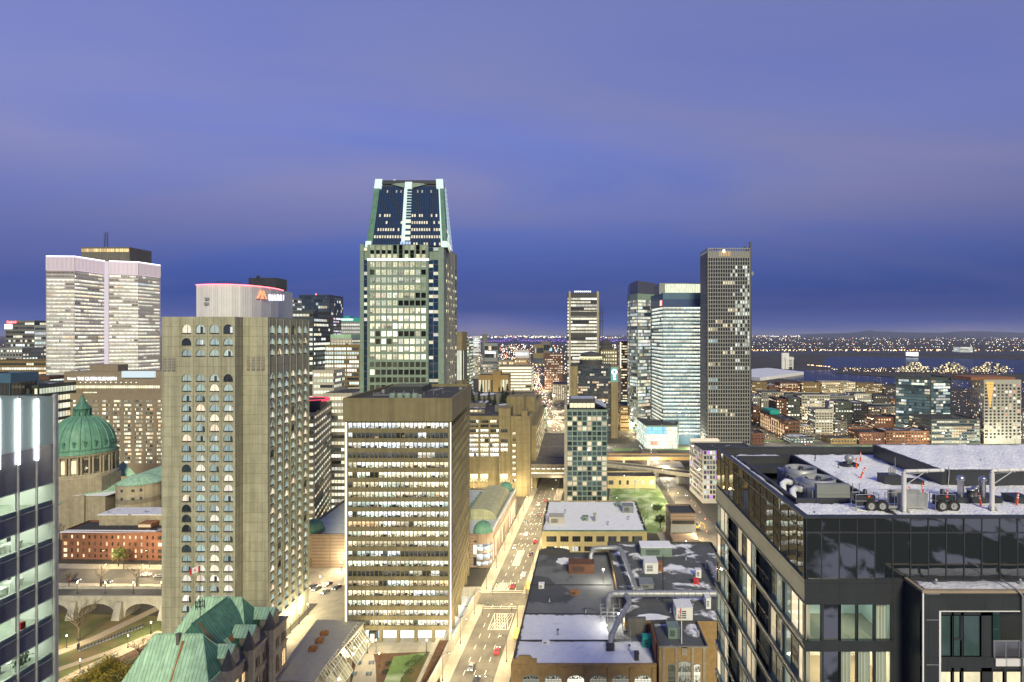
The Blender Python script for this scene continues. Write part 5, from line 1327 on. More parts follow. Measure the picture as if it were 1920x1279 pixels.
# ------------------------------------------------------------------ domed atrium building along the street
T = thing('domed_atrium_building', 'pink striped stone building with green domes and a snowy glass-vaulted roof', 'building', (-80, 285, 0))
plan = [(-136, 284), (-45, 284), (-40.5, 288), (-36.3, 366), (-136, 372)]
W = MB(); W.prism(plan, 0, 15.6, cap=False); W.prism(inset(plan, -.5), 15.6, 16.6, cap=False); ring = inset(plan, .6)
W.poly([(*p, 15.6) for p in reversed(inset(plan, -.5))])
for i in range(5):
    a, c, d, e = inset(plan, -.5)[i], inset(plan, -.5)[(i+1) % 5], ring[(i+1) % 5], ring[i]
    W.poly([(*a, 16.6), (*c, 16.6), (*d, 16.6), (*e, 16.6)]); W.poly([(*d, 16.6), (*d, 15.9), (*e, 15.9), (*e, 16.6)])
W.build('wall', M['pink_stone'], T)
b = MB(); b.poly([(*p, 15.9) for p in ring]); b.build('roof', M['roof_pale'] if 'roof_pale' in M else pbr('roof_pale', (.58, .62, .58), .8, .15, .2, c2=(.6, .63, .62), c2t=(.5, .6), c2s=.12), T)
rng = random.Random(8)
f0 = Face(plan[0], plan[1]); f2 = Face(plan[2], plan[3])
for k in range(22):
    for (z0, z1, w_) in ((1, 5.2, .9), (6.6, 11.2, .85), (12.4, 13.4, .6)):
        u = 2.5+k*4.05; lit = (10 <= k and z0 > 6 and z0 < 8) or rng.random() < .25
        g = MB(); g.pane(f0, u-w_, u+w_, z0, z1, .04, 0, ctile((1, .97, .82), 1.3 if lit else .02), [(u, 0), (u+1, 0), (u+1, 1), (u, 1)])
        for s in (-1, 1): g.slab(f0, u+s*w_-.12, u+s*w_+.12, z0, z1, 0, .2, 1)
        if 8 < k: g.build('window', [M['flat_glass'], M['pink_stone']], T)
for k in range(24):
    u = 3+k*3.1
    g = MB(); g.pane(f2, u-.55, u+.55, 11.8, 13.6, .05, 0, ctile((1, .9, .6), .03), [(u, 0), (u+1, 0), (u+1, 1), (u, 1)])
    if k % 2 == 0: g.pane(f2, u-.9, u+.9, 1, 9.4, .05, 0, ctile((1, .92, .7), .9 if rng.random() < .45 else .05), [(u, 0), (u+1, 0), (u+1, 1), (u, 1)])
    g.build('window', M['flat_glass'], T)
b = MB()
for k in range(34): b.slab(f2, 1+k*2.25, 2.2+k*2.25, 16.75, 17.3, -.55, .4)
b.slab(f2, .5, 77.5, 16.6, 16.76, -.56, .42)
b.build('cornice', M['white_paint'], T)
def dome(x, y, r, z0, h, parent, body=True):
    g = MB(); n = 24
    g.lathe(x, y, [(r*1.06, z0), (r*1.06, z0+.5)] + [(r*math.cos(t*math.pi/2/8), z0+.5+h*math.sin(t*math.pi/2/8)) for t in range(8)] + [(.4, z0+.5+h), (.35, z0+1.2+h), (.01, z0+1.3+h)], n, 0)
    g.build('dome', M['dome_green'], parent)
for (x, y, r) in ((-45.2, 288, 4.6), (-42.7, 364.5, 4.4), (-130.5, 289, 5.2)): 
    dome(x, y, r, 16.8, r*.98, T)
    g = MB(); g.lathe(x, y, [(r*1.02, 0), (r*1.02, 16.8)], 24); g.build('rotunda', M['pink_stone'], T)
g = MB(); 
for i in range(10):
    a0 = -2.25+i*.2; 
    for (z0, z1) in ((1.2, 3.4), (4.2, 7.4), (8.4, 11.8)): 
        g.poly([(-45.2+4.8*math.cos(a0), 288+4.8*math.sin(a0), z0), (-45.2+4.8*math.cos(a0+.19), 288+4.8*math.sin(a0+.19), z0), (-45.2+4.8*math.cos(a0+.19), 288+4.8*math.sin(a0+.19), z1), (-45.2+4.8*math.cos(a0), 288+4.8*math.sin(a0), z1)], 0, ctile((.9, .96, .9), .35+.8*((i*5+int(z0)) % 4)/4), [(i, z0), (i+1, z0), (i+1, z0+1), (i, z0+1)])
g.build('rotunda_glazing', M['office_glass'], T)
g = MB(); n = 10                                      # barrel roof
prof = [(8.5*math.cos(t*math.pi/2/n), 16+5.6*math.sin(t*math.pi/2/n)) for t in range(n+1)]
ringA = [(-49.5+r, 308, z) for r, z in prof] + [(-55, 308, 21.6), (-55, 308, 16)]; ringB = [(-47.5+r, 356, z) for r, z in prof] + [(-53, 356, 21.6), (-53, 356, 16)]
g.loft([ringA, ringB], 0); g.build('barrel_roof', M['lead_roof'] if 'lead_roof' in M else pbr('lead_roof', (.5, .49, .30), .6, .1, .3, joint=(3, 3, .1), jc=.7), T)
g = MB()
for k in range(7): g.box(-58.5+k*.3, -55.1+k*.3, 311+k*6, 313.4+k*6, 16, 19.6)
g.build('roof_fins', M['granite_green'], T)
g = MB(); g.lathe(-72, 322, [(10, 16), (10, 17.2), (8.5, 18.6), (5, 19.8), (.1, 20.3)], 14, 0, False); g.build('glass_skylight', M['teal_glass'] if 'teal_glass' in M else glassmat('teal_glass', (.01, .09, .08), 1.7) or M['teal_glass'], T)
sheet('car_park', [(-140, 246), (-88, 246), (-88, 283), (-140, 283)], .06, 'pavement')
# ------------------------------------------------------------------ cathedral with the green dome
T = thing('cathedral', 'grey stone cathedral with a ribbed green copper dome and lantern', 'cathedral', (X(155, 330), 330, 0))
cx_, cy_ = X(154.5, 340), 340.0
zD = Z(852, 330)
g = MB(); Rr = 15.6
profd = [(Rr*1.0*math.cos(t*math.pi/2/12)**.86, zD+2.6+ (Z(781, 335)-zD-2.6)*math.sin(t*math.pi/2/12)) for t in range(11)] + [(3.3, Z(781, 335))]
g.lathe(cx_, cy_, [(Rr*1.06, zD), (Rr*1.06, zD+.7), (Rr*1.0, zD+.9), (Rr*1.0, zD+2.4), (Rr*1.03, zD+2.6)] + profd, 48, 0); DM = g.build('dome', M['dome_green'], T)
for k in range(20):
    a = 2*math.pi*k/20; path = [(cx_+(r+.18)*math.cos(a), cy_+(r+.18)*math.sin(a), z) for r, z in profd]; g = MB(); g.tube(path, .34, 4, 0, caps=False); g.build('rib', M['dome_green'], DM)
for k in range(20):
    a = 2*math.pi*(k+.5)/20
    if math.sin(a) < .25:
        r = Rr*.965; g = MB(); z = zD+5.5
        g.box(cx_+r*math.cos(a)-.7, cx_+r*math.cos(a)+.7, cy_+r*math.sin(a)-.6, cy_+r*math.sin(a)+.6, z-1.2, z+1.3); g.loft([[(cx_+r*math.cos(a)-1, cy_+r*math.sin(a)-.8, z+1.3), (cx_+r*math.cos(a)+1, cy_+r*math.sin(a)-.8, z+1.3), (cx_+r*math.cos(a), cy_+r*math.sin(a)-.8, z+2.2)], [(cx_+r*math.cos(a)-1, cy_+r*math.sin(a)+.9, z+1.3), (cx_+r*math.cos(a)+1, cy_+r*math.sin(a)+.9, z+1.3), (cx_+r*math.cos(a), cy_+r*math.sin(a)+.9, z+2.2)]]); g.build('dormer', M['copper_dark'], DM)
g = MB(); zl = Z(781, 335)
g.lathe(cx_, cy_, [(4.6, zl-.6), (4.6, zl), (3.6, zl+.1), (3.6, zl+3.6), (4.3, zl+3.8), (4.3, zl+4.4), (3.2, zl+5.6), (2.6, zl+6.4), (1.2, zl+9.5), (.6, zl+11.4), (.7, zl+11.9), (.2, zl+12.4), (.01, zl+12.5)], 20, 0)
for k in range(10): a = 2*math.pi*k/10; g.box(cx_+3.9*math.cos(a)-.3, cx_+3.9*math.cos(a)+.3, cy_+3.9*math.sin(a)-.3, cy_+3.9*math.sin(a)+.3, zl, zl+3.8)
LN = g.build('lantern', M['copper_dark'], T)
g = MB(); g.box(cx_-.12, cx_+.12, cy_-.12, cy_+.12, zl+12.4, zl+15.4); g.box(cx_-.75, cx_+.75, cy_-.1, cy_+.1, zl+14, zl+14.3, bottom=True); g.build('cross', M['rust'], LN)
g = MB(); zd0 = Z(893, 330)
g.lathe(cx_, cy_, [(Rr*1.0, zd0), (Rr*1.0, zD)], 40, 0); g.lathe(cx_, cy_, [(Rr*1.12, zd0-1), (Rr*1.12, zd0+1.2), (Rr*1.0, zd0+1.5)], 40, 0); g.lathe(cx_, cy_, [(Rr*1.02, zD-1.6), (Rr*1.1, zD-1.), (Rr*1.1, zD-.02)], 40, 0)
for k in range(20):
    for da in (-.05, .05):
        a = 2*math.pi*k/20+da; r = Rr*1.06; g.tube([(cx_+r*math.cos(a), cy_+r*math.sin(a), zd0+1), (cx_+r*math.cos(a), cy_+r*math.sin(a), zD-1.2)], .55, 6, 0)
DR = g.build('drum', M['limestone'], T)
for k in range(20):
    a = 2*math.pi*(k+.5)/20
    if math.sin(a) < .3:
        ca, sa = math.cos(a), math.sin(a); r = Rr*1.015; tx, ty = -sa, ca; g = MB(); c = ctile((1, .85, .5), 1.0 if k in (14, 15, 16) else .03)
        p = lambda s, z: (cx_+r*ca+tx*s, cy_+r*sa+ty*s, z)
        g.poly([p(-1.1, zd0+2.2), p(1.1, zd0+2.2), p(1.1, zD-3), p(-1.1, zD-3)], 0, c, [(k, 0), (k+1, 0), (k+1, 1), (k, 1)]); g.build('window', M['flat_glass'], DR)
g = MB(); zb0 = Z(930, 330)
g.loft([[(cx_+Rr*1.2*math.cos(a*math.pi/4+.39), cy_+Rr*1.2*math.sin(a*math.pi/4+.39), z) for a in range(8)] for z in (0, zd0-1)], 0)
ya = 322.0
xa0, xa1 = X(196, ya), X(274, ya); cxa = (xa0+xa1)/2; ra = (xa1-xa0)/2; zap = Z(912, ya)
g.lathe(cxa, ya+ra, [(ra, 0), (ra, zap)], 30, 0); g.lathe(cxa, ya+ra, [(ra+.4, zap-.6), (ra+.4, zap)], 30, 0)
g.box(X(104, ya), X(192, ya), ya+2, ya+26, 0, Z(932, ya)); g.box(X(150, ya)-1.5, X(150, ya)+1.5, ya+1, ya+2, 0, Z(932, ya)+.5)
g.box(X(255, 345), X(290, 345), 345, 365, 0, Z(890, 345))
g.build('wall', M['limestone'], T)
g = MB(); g.lathe(cxa, ya+ra, [(ra+.5, zap), (ra*.45, zap+3.5), (.1, zap+4.2)], 30, 0); 
g.poly([(xa0-1, ya+ra, zap), (cxa, ya+ra, zap+4), (cxa-4, ya+40, zap+4), (xa0-4, ya+40, zap)]); g.poly([(cxa, ya+ra, zap+4), (xa1, ya+ra, zap), (xa1+2, ya+40, zap), (cxa-4, ya+40, zap+4)])
zq_ = Z(932, ya)
g.poly([(X(96, ya), ya-2, zq_-5), (X(150, ya), ya+4, zq_+1), (X(200, ya), ya+14, zq_+1), (X(120, ya), ya+30, zq_+4)]); 
g.poly([(X(200, 352), 352, Z(893, 352)), (X(258, 352), 352, Z(893, 352)), (X(222, 356), 360, Z(865, 360))])
g.build('copper_roof', M['copper_green'], T)
g = MB(); g.poly([(X(112, ya), ya+1.5, zq_+.1), (X(194, ya), ya+1.5, zq_+.1), (X(194, ya)+2, ya+22, zq_+.3), (X(112, ya)+2, ya+22, zq_+.3)]); g.poly([(X(255, 345), 345, Z(890, 345)+.05), (X(292, 345), 345, Z(890, 345)+.05), (X(292, 345), 365, Z(890, 345)+.05), (X(255, 345), 365, Z(890, 345)+.05)]); g.build('snow_roof', M['snow'], T)
fA = [(cxa+(ra+.03)*math.cos(a), ya+ra+(ra+.03)*math.sin(a)) for a in (-1.75, -1.25, -.95)]
for (x, y) in fA:
    for z in (zap-3.4, zap-8):
        g = MB(); g.box(x-.7, x+.7, y-.15, y+.3, z, z+1.5, 0); g.build('apse_window', M['dark_glass'], T)
T = thing('presbytery', 'flat snow-roofed stone annex in front of the cathedral apse', 'building', (X(240, 308), 308, 0))
g = MB(); g.box(X(186, 306), X(320, 306), 306, 318, 0, Z(966, 306)); g.build('wall', M['limestone'], T)
g = MB(); g.box(X(184, 306), X(322, 306), 305.6, 318.4, Z(966, 306), Z(966, 306)+.5); g.build('roof', M['snow_thin'], T)
# brick institute
T = tower('brick_institute', 'long red brick building with dark snowy roof in front of the cathedral', 'building', [(-262, 295), (X(306, 293), 293), (X(306, 293), 312), (-262, 312)], 0, 14.4, [(1, 2.6), (3.6, 5.6), (7, 8.9), (10.6, 12.3)], {0: dict(pane=3.1, p=.33)}, wall='red_brick', roof='roof_dark', pal=WARM, pier=2.0, every=1, run=1, seed=4, t=.3, hi=1.3)
b = MB(); b.poly([(-262, 293.2, 14.0), (X(297, 293), 293.2, 14.0), (X(290, 296), 296, 14.35), (-262, 296.5, 14.4)]); b.build('snow_edge', M['snow'], T)
b = MB(); x = X(271, 300); b.box(x-3.5, x+3.5, 300, 306, 14, 16.4); b.build('roof_lantern', M['rust_brick'], T); b = MB(); b.poly([(x-3.2, 299.9, 14.6), (x+3.2, 299.9, 14.6), (x+3.2, 299.9, 15.9), (x-3.2, 299.9, 15.9)], 0, ctile((1, .85, .5), .6), [(0, 0), (3, 0), (3, 1), (0, 1)]); b.build('lantern_glazing', M['flat_glass'], T)
# viaduct across the park
T = thing('stone_viaduct', 'low concrete viaduct with arches and pale parapets crossing the park', 'bridge', (-185, 238, 0))
b = MB(); b.poly([(-262, 234, 8), (-150, 234, 8), (-150, 242, 8), (-262, 242, 8)]); b.build('roadway', M['asphalt'], T)
b = MB(); b.box(-262, -150, 233.4, 234, 7.2, 8.9, bottom=True); b.box(-262, -150, 242, 242.6, 7.2, 8.9, bottom=True); b.build('parapet', M['concrete'], T)
b = MB()
for k in range(6):
    x0 = -258+k*18.5; n = 8
    arc = [(x0+9.2-7.2*math.cos(math.pi*i/n), 1.5+4.2*math.sin(math.pi*i/n)) for i in range(n+1)]
    for y in (233.8, 242.2):
        b.poly([(x0, y, 7.2), (x0, y, 0), (arc[0][0], y, 0)] + [(a, y, z) for a, z in arc] + [(arc[-1][0], y, 0), (x0+18.5, y, 0), (x0+18.5, y, 7.2)])
    full = [(arc[0][0], 0)] + arc + [(arc[-1][0], 0)]
    for (p, q) in zip(full, full[1:]): b.poly([(p[0], 233.8, p[1]), (q[0], 233.8, q[1]), (q[0], 242.2, q[1]), (p[0], 242.2, p[1])])
    b.loft([[(x0-1.6, 231, 0), (x0+1.6, 231, 0), (x0+1.6, 233.8, 0), (x0-1.6, 233.8, 0)], [(x0-1.2, 233, 6.6), (x0+1.2, 233, 6.6), (x0+1.2, 233.8, 6.6), (x0-1.2, 233.8, 6.6)]])
b.build('arches', M['concrete'], T)
# ------------------------------------------------------------------ middle distance
def fb(name, label, cat, pl, pr, yt, Y, nf, wall='concrete', depth=None, p=.55, pal=MIXED, pane=2.4, hfrac=.5, win='flat_glass', roof='roof_dark', base=1.5, topm=1.2, pier=0., every=1, run=3, hi=1.1, lo=.45, seed=None, group=None, margin=.8, mw=.25, z0=0., mproud=.12, side=None, frontp=None, twist=0., dc=None, t=.3):
    zt = Z(yt, Y); x0, x1 = X(pl, Y), X(pr, Y); depth = depth or (x1-x0)*.7
    plan = [(x0, Y), (x1, Y+twist), (x1, Y+depth+twist), (x0, Y+depth)]
    pitch = (zt-base-topm-z0)/nf
    rows = [(z0+base+i*pitch+pitch*(1-hfrac)*.4, z0+base+i*pitch+pitch*(1-hfrac)*.4+pitch*hfrac) for i in range(nf)]
    s = 3 if (x0+x1) > 0 else 1
    faces = {0: {} if frontp is None else dict(p=frontp), s: {} if side is None else dict(p=side)}
    return tower(name, label, cat, plan, z0, zt, rows, faces, wall=wall, win=win, roof=roof, p=p, pal=pal, pane=pane, pier=pier, every=every, run=run, hi=hi, lo=lo, seed=seed or int(pl*7+yt), group=group, margin=margin, mw=mw, t=t, mproud=mproud, dc=dc)
def addbox(T, name, px0, px1, y0, y1, Y, dep, mat, z0=None):
    b = MB(); b.box(X(px0, Y), X(px1, Y), Y, Y+dep, Z(y1, Y) if z0 is None else z0, Z(y0, Y), bottom=True); return b.build(name, M[mat], T)
def addglow(T, name, px0, px1, y0, y1, Y, mat, th=.4):
    b = MB(); b.box(X(px0, Y), X(px1, Y), Y-th, Y, Z(y1, Y), Z(y0, Y), bottom=True); return b.build(name, M[mat], T)
# --- white cross-plan tower far left
T = thing('cross_plan_tower', 'broad white office tower with glowing pink crown and deep central groove', 'building', (X(195, 520), 500, 0))
pts = [(87, 500), (140, 501.5), (196, 533), (205, 533), (259, 541), (300, 566)]
front = [(X(p, y), y) for p, y in pts]; zt = Z(481, 500); zc = Z(506, 500)
rng = random.Random(2)
W = MB(); plan = front + [(X(285, 640), 640), (X(120, 600), 600)]
W.prism(inset(plan, .5), 0, zt-3, cap=False)
n = 33; pit = 7.15*500/F; bands = [MB() for _ in range(n)]
for i in range(len(plan)):
    fc = Face(plan[i], plan[(i+1) % len(plan)])
    if i == 2 or i > 4: W.slab(fc, 0, fc.L, 0, zt, -.5, 0 if i > 4 else .6, m=1 if i == 2 else 0, ends=False); continue
    zs = zc-1
    for r_ in range(n):
        c = zc-1-r_*pit-.35; a = c - pit*.56
        W.slab(fc, 0, fc.L, c, zs, -.5, 0, ends=False); zs = a
        k = int(fc.L/1.6); q = fc.L/k
        cs = panes(rng, k, .25 if r_ in (0, 1) else .86, OFFICE[:3]+[OFFICE[1]]*2 + ([(.7, .9, 1)] if r_ == 2 else []) + ([WARM[0]] if r_ in (3, 6, 17) else []), 5, .6, 1.2, .08, .2)
        for j in range(k): bands[r_].pane(fc, j*q, j*q+q, a, c, -.4, 0, cs[j], [(j, r_), (j+1, r_), (j+1, r_+1), (j, r_+1)])
    W.slab(fc, 0, fc.L, 0, zs, -.5, 0, ends=False)
    for u in [fc.L*k/22 for k in range(23)]: W.slab(fc, u-.13, u+.13, 0, zc, 0, .3, ends=True)
    b = MB(); b.slab(fc, 0.02, fc.L-.02, zc-.4, zt, -.5, .35)
    cs_ = b.build('crown_screen', M['crown_pink'], T); b = MB()
    for u in [fc.L*k/22 for k in range(23)]: b.slab(fc, u-.17, u+.17, zc, zt-.8, .3, .75)
    b.build('fins', M['pale_panel'], cs_)
    b = MB(); b.slab(fc, 0, fc.L, zt, zt+.7, -.4, .5); b.build('crown_light', M['sign_white'], T)
fc = Face(plan[2], plan[3]); b = MB(); b.slab(fc, .2, fc.L-.2, 20, zt, .6, .7); b.build('groove_light', [emit('groove', (.95, .82, .95), .62)], T)
W.build('wall', [M['pale_panel'], M['pale_panel']], T)
for r_, B in enumerate(bands): B.build('window_band', M['office_glass'], T)
b = MB(); b.poly([(*q, zt-2) for q in inset(plan, .5)]); b.build('roof', M['roof_dark'], T)
b = MB(); Yp = 575; b.box(X(152, Yp), X(243, Yp), Yp, Yp+30, zt-3, Z(469, Yp)+3); PH = b.build('penthouse', M['dark_concrete'], T)
b = MB(); k = 26
for j in range(k): 
    x0, x1 = X(153+j*89/k, Yp), X(153+(j+.8)*89/k, Yp); b.poly([(x0, Yp-.1, Z(478, Yp)+3), (x1, Yp-.1, Z(478, Yp)+3), (x1, Yp-.1, Z(472, Yp)+3), (x0, Yp-.1, Z(472, Yp)+3)], 0, ctile((1, .7, .3), rng.uniform(.5, 1.2)), [(j, 0), (j+1, 0), (j+1, 1), (j, 1)])
b.build('penthouse_glazing', M['flat_glass'], PH)
b = MB(); xm = X(199, 590); zb = Z(469, Yp)+3
for s in (-1, 1): b.tube([(xm+s*1.6, 590, zb), (xm+s*.9, 590, Z(438, 590))], .3, 5)
for k in range(9): b.box(xm-2.6, xm+2.6, 589.8, 590.2, zb+2+k*1.9, zb+2.35+k*1.9, bottom=True)
b.build('antenna_mast', M['dark_metal'], T)
# --- big hotel slab with roof sign behind the cathedral
Yq = 420
T = tower('sign_hotel', 'wide tan hotel slab with white roof lettering behind the green dome', 'hotel', [(X(60, Yq), Yq), (X(310, Yq), Yq), (X(310, Yq), 450), (X(60, Yq), 450)], 0, Z(737, Yq), [(Z(868.5, Yq)+i*7.62*Yq/F, Z(868.5, Yq)+i*7.62*Yq/F+1.5) for i in range(16)], {0: dict(pane=2.0, p=.42)}, wall='rust_tan' if 'rust_tan' in M else (pbr('rust_tan', (.23, .19, .14), .85, .1, .3), 'rust_tan')[1], win='flat_glass', pal=WARM+OFFICE, pier=2.6, every=4, run=1, margin=1.6, dark=.12, seed=6, hi=1.3)
b = MB(); b.box(X(120, 425), X(312, 425), 425, 445, Z(740, 425), Z(697, 425)); b.box(X(168, 430), X(221, 430), 430, 440, Z(697, 430)-.5, Z(684, 430)); US = b.build('upper_storeys', M['rust_tan'], T)
b = MB(); rng = random.Random(9)
for (ya, yb_, pa, pb, k) in ((723, 728, 139, 300, 40), (735, 738.5, 154, 182, 8), (716, 718.5, 150, 270, 0)):
    for j in range(k): 
        x0, x1 = X(pa+(pb-pa)*j/k, 425), X(pa+(pb-pa)*(j+.86)/k, 425); b.poly([(x0, 424.9, Z(yb_, 425)), (x1, 424.9, Z(yb_, 425)), (x1, 424.9, Z(ya, 425)), (x0, 424.9, Z(ya, 425))], 0, ctile((1, .92, .6), rng.uniform(.7, 1.2)), [(j, 0), (j+1, 0), (j+1, 1), (j, 1)])
for j in range(12):
    x0 = X(150+j*9.5, 425); b.poly([(x0, 424.9, Z(718, 425)), (x0+.8, 424.9, Z(718, 425)), (x0+.8, 424.9, Z(716.3, 425)), (x0, 424.9, Z(716.3, 425))], 0, ctile((1, .95, .8), 1.2), [(j, 0), (j+1, 0), (j+1, 1), (j, 1)])
b.build('upper_glazing', M['flat_glass'], US)
b = MB(); b.box(X(229, 424), X(290, 424), 423.5, 425, Z(708, 424), Z(696, 424), bottom=True); b.build('lit_terrace', [emit('terrace_glow', (.75, .92, 1), .75)], T)
text3d('letters', 'Fairmont', (X(126, 424), 424.3, Z(712.0, 424)), Vector((1, 0)), 2.6, 'sign_white', US, sx=.62, bold=.03)
text3d('letters', 'THE QUEEN ELIZABETH', (X(144, 424), 424.3, Z(713, 424)), Vector((1, 0)), 3.3, 'sign_white', US, sx=.83, bold=.05)
# --- buildings at the far left
T = fb('red_sign_tower', 'dark slab tower with a red rooftop sign at the far left', 'building', 10, 65, 601, 800, 22, 'dark_concrete', 30, .3, pane=3.4, side=.3)
text3d('letters', 'Canderel', (X(13, 799), 798.6, Z(606, 799)), Vector((1, 0)), 4.4, 'neon_red', T, sx=.8, bold=.12)
addglow(T, 'lit_corner', 9, 23, 608, 617, 799.8, 'sign_white')
fb('balcony_tower', 'bluish balcony tower between the dark slab and the white cross tower', 'building', 64, 90, 610, 760, 20, 'grey_paint', 24, .4, pal=COOL, pane=3, hi=.9)
fb('window_block', 'grey block with yellow-lit square windows at the left edge', 'building', -30, 42, 652, 640, 22, 'grey_paint', 30, .55, pane=3.4, pier=1.2)
fb('lit_office_block', 'long low office with amber strips below the dark slab', 'building', -40, 92, 676, 560, 20, 'dark_tan', 40, .6, pal=WARM+OFFICE, pane=2.4, run=6)
fb('orange_brick_hall', 'long reddish hall with a row of bright windows on the left', 'building', 18, 92, 706, 470, 15, 'dark_rust', 40, .6, pane=3)
T = fb('teal_roofed_hall', 'glass hall with a long teal canopy behind the light-strip building', 'building', -40, 72, 722, 395, 13, 'dark_frame', 40, .92, pane=2.2, hfrac=.62, pal=OFFICE)
fb('blue_grey_box', 'plain blue-grey box building at the far left edge', 'building', -40, 20, 700, 380, 5, 'blue_paint', 20, .1)
# --- between the hotel and the slanted-top tower
T = fb('dark_glass_tower', 'black glass tower with a few lit windows right of the white crown', 'building', 561, 619, 553, 640, 44, 'dark_metal', 36, .12, pane=2.6, hfrac=.8, win='bay_glass', mw=.3, run=1.6, hi=.9)
addglow(T, 'beacon', 592, 593.5, 551, 553, 650, 'beacon')
fb('purple_lit_tower', 'dark narrow tower with violet lit middle beside the black glass tower', 'building', 588, 625, 592, 600, 40, 'dark_metal', 20, .35, pal=[(.8, .7, 1), (.9, .9, 1), (1, .6, .7)], pane=2.2)
fb('grey_plant_roof', 'grey block with dark plant storey just behind the hotel roof', 'building', 528, 588, 583, 430, 36, 'dark_frame', 30, .55, pal=COOL+OFFICE, pane=2.6)
fb('round_white_tower', 'pale tower top peeping out right of the red neon crown', 'building', 529, 548, 558, 560, 40, 'concrete', 20, .5, pal=COOL)
T = fb('green_top_tower', 'bright white office tower with a green lit roof edge', 'building', 631, 680, 603, 620, 32, 'frame_grey', 30, .97, pal=[(1, .98, .86), (1, 1, .93)], pane=2.2, hfrac=.5, run=12, hi=1.3)
addbox(T, 'green_parapet', 633, 676, 596, 603, 624, 20, 'teal_paint'); addglow(T, 'roof_light', 637, 662, 598, 600.5, 624, 'sign_white'); addbox(T, 'lit_roof_block', 645, 656, 593, 597, 628, 12, 'teal_paint')
T = fb('copper_roof_block', 'pinkish grid block with a pale green copper roof', 'building', 586, 660, 634, 520, 38, 'frame_white', 26, .88, pal=OFFICE+WARM[:1], pane=2.6, pier=.9, hi=1.0)
addbox(T, 'copper_roof', 587, 658, 627, 634.5, 521, 22, 'copper_green')
fb('fin_office', 'brown finned office block with cool lit floors left of the granite tower', 'building', 600, 690, 647, 450, 31, 'dark_tan', 30, .7, pal=COOL, pane=2.0, hfrac=.62, run=4, pier=.9, every=5)
T = fb('curved_beige_block', 'small beige block with curved parapet and ribbon windows', 'building', 586, 626, 694, 400, 22, 'beige_paint', 20, .6, pal=OFFICE, pane=2.4)
fb('stepped_terrace', 'stepped beige roofs with snow beyond the brown tower', 'building', 606, 660, 737, 372, 18, 'beige_paint', 40, .8, pal=OFFICE, pane=2.2)
T = tower('red_roof_office', 'grey precast office with a red glowing oval on its roof corner', 'building', [(X(560, 318), 318), (X(590, 318), 318), (X(622, 372), 372), (X(560, 372), 372)], 0, Z(768, 330), [(4+i*4.0, 5.7+i*4.0) for i in range(17)], {0: {}, 1: dict(pane=3.2, pier=1.5, every=2)}, wall='grey_office' if 'grey_office' in M else (pbr('grey_office', (.27, .26, .22), .8, .1, .3), 'grey_office')[1], p=.85, pal=OFFICE, run=3, seed=14)
b = MB(); b.prism([(X(564, 330), 326), (X(600, 330), 330), (X(612, 352), 352), (X(576, 352), 352)], Z(768, 330)-.5, Z(750, 335)); b.build('setback_storey', M['dark_slate'], T)
b = MB(); b.lathe(X(586, 340), 340, [(9.6, Z(751, 340)), (9.8, Z(747, 340)), (8.6, Z(747, 340)), (8.4, Z(750, 340))], 32); b.build('red_ring', [emit('ring_red', (1, .05, .10), 1.1)], T)
tower('curved_grey_office', 'lower grey wing with lit windows down the side street behind the brown tower', 'building', [(X(612, 374), 374), (X(624, 374), 374), (X(637, 420), 420), (X(612, 420), 420)], 0, Z(842, 374)+8, [(4+i*4.0, 5.7+i*4.0) for i in range(9)], {0: {}, 1: dict(pane=3.0, pier=1.2, every=2)}, wall='grey_office', p=.85, pal=OFFICE, seed=15)
fb('bright_strip_office', 'bright ribbon-window office glowing left of the brown tower', 'building', 622, 660, 748, 440, 13, 'beige_paint', 24, .97, pal=[(1, .93, .7)], pane=2.4, run=9, hi=1.3)
# --- right of the granite tower
fb('beige_slab', 'blank beige concrete slab standing right of the granite tower', 'building', 850, 867, 622, 560, 2, 'bonaventure_concrete', 26, .2)
fb('green_lit_tower', 'narrow tower with green-tinted lit floors beside the beige slab', 'building', 866, 880, 636, 640, 30, 'granite_green', 26, .8, pal=COOL[:1]+OFFICE[:2], pane=2.2)
# --- brutalist concrete hall with roof garden
Yb = 410; zt = Z(780, Yb)
T = thing('brutalist_hall', 'massive brown brutalist hall with roof garden and lit stacked windows', 'building', (-70, Yb, 0))
b = MB(); b.box(-150, -31, Yb, 560, 0, zt-1); b.box(-150, -31, Yb, Yb+1.2, zt-1, zt); b.box(-32.2, -31, Yb+1.2, 560, zt-1, zt); b.box(-150, -31, 558.8, 560, zt-1, zt)
b.box(X(936, Yb), X(958, Yb), Yb-3, Yb+14, 0, Z(765, Yb)); b.box(X(978, Yb), X(989, Yb), Yb-2, Yb+10, 0, Z(770, Yb)); b.box(X(946, Yb), X(979, Yb), Yb+14, Yb+30, 0, Z(748, Yb)); b.box(X(968, Yb), X(1002, Yb)-2, Yb+30, Yb+55, zt-1, Z(744, 440)); b.box(X(898, Yb), X(935, Yb), Yb-1.2, Yb, 0, Z(788, Yb)); b.box(X(968, Yb), X(978, Yb), Yb-1.5, Yb, 0, zt-3)
b.box(-31, -27.5, Yb+20, 545, 0, zt-10)
b.build('wall', M['bonaventure_concrete'], T)
rng = random.Random(17)
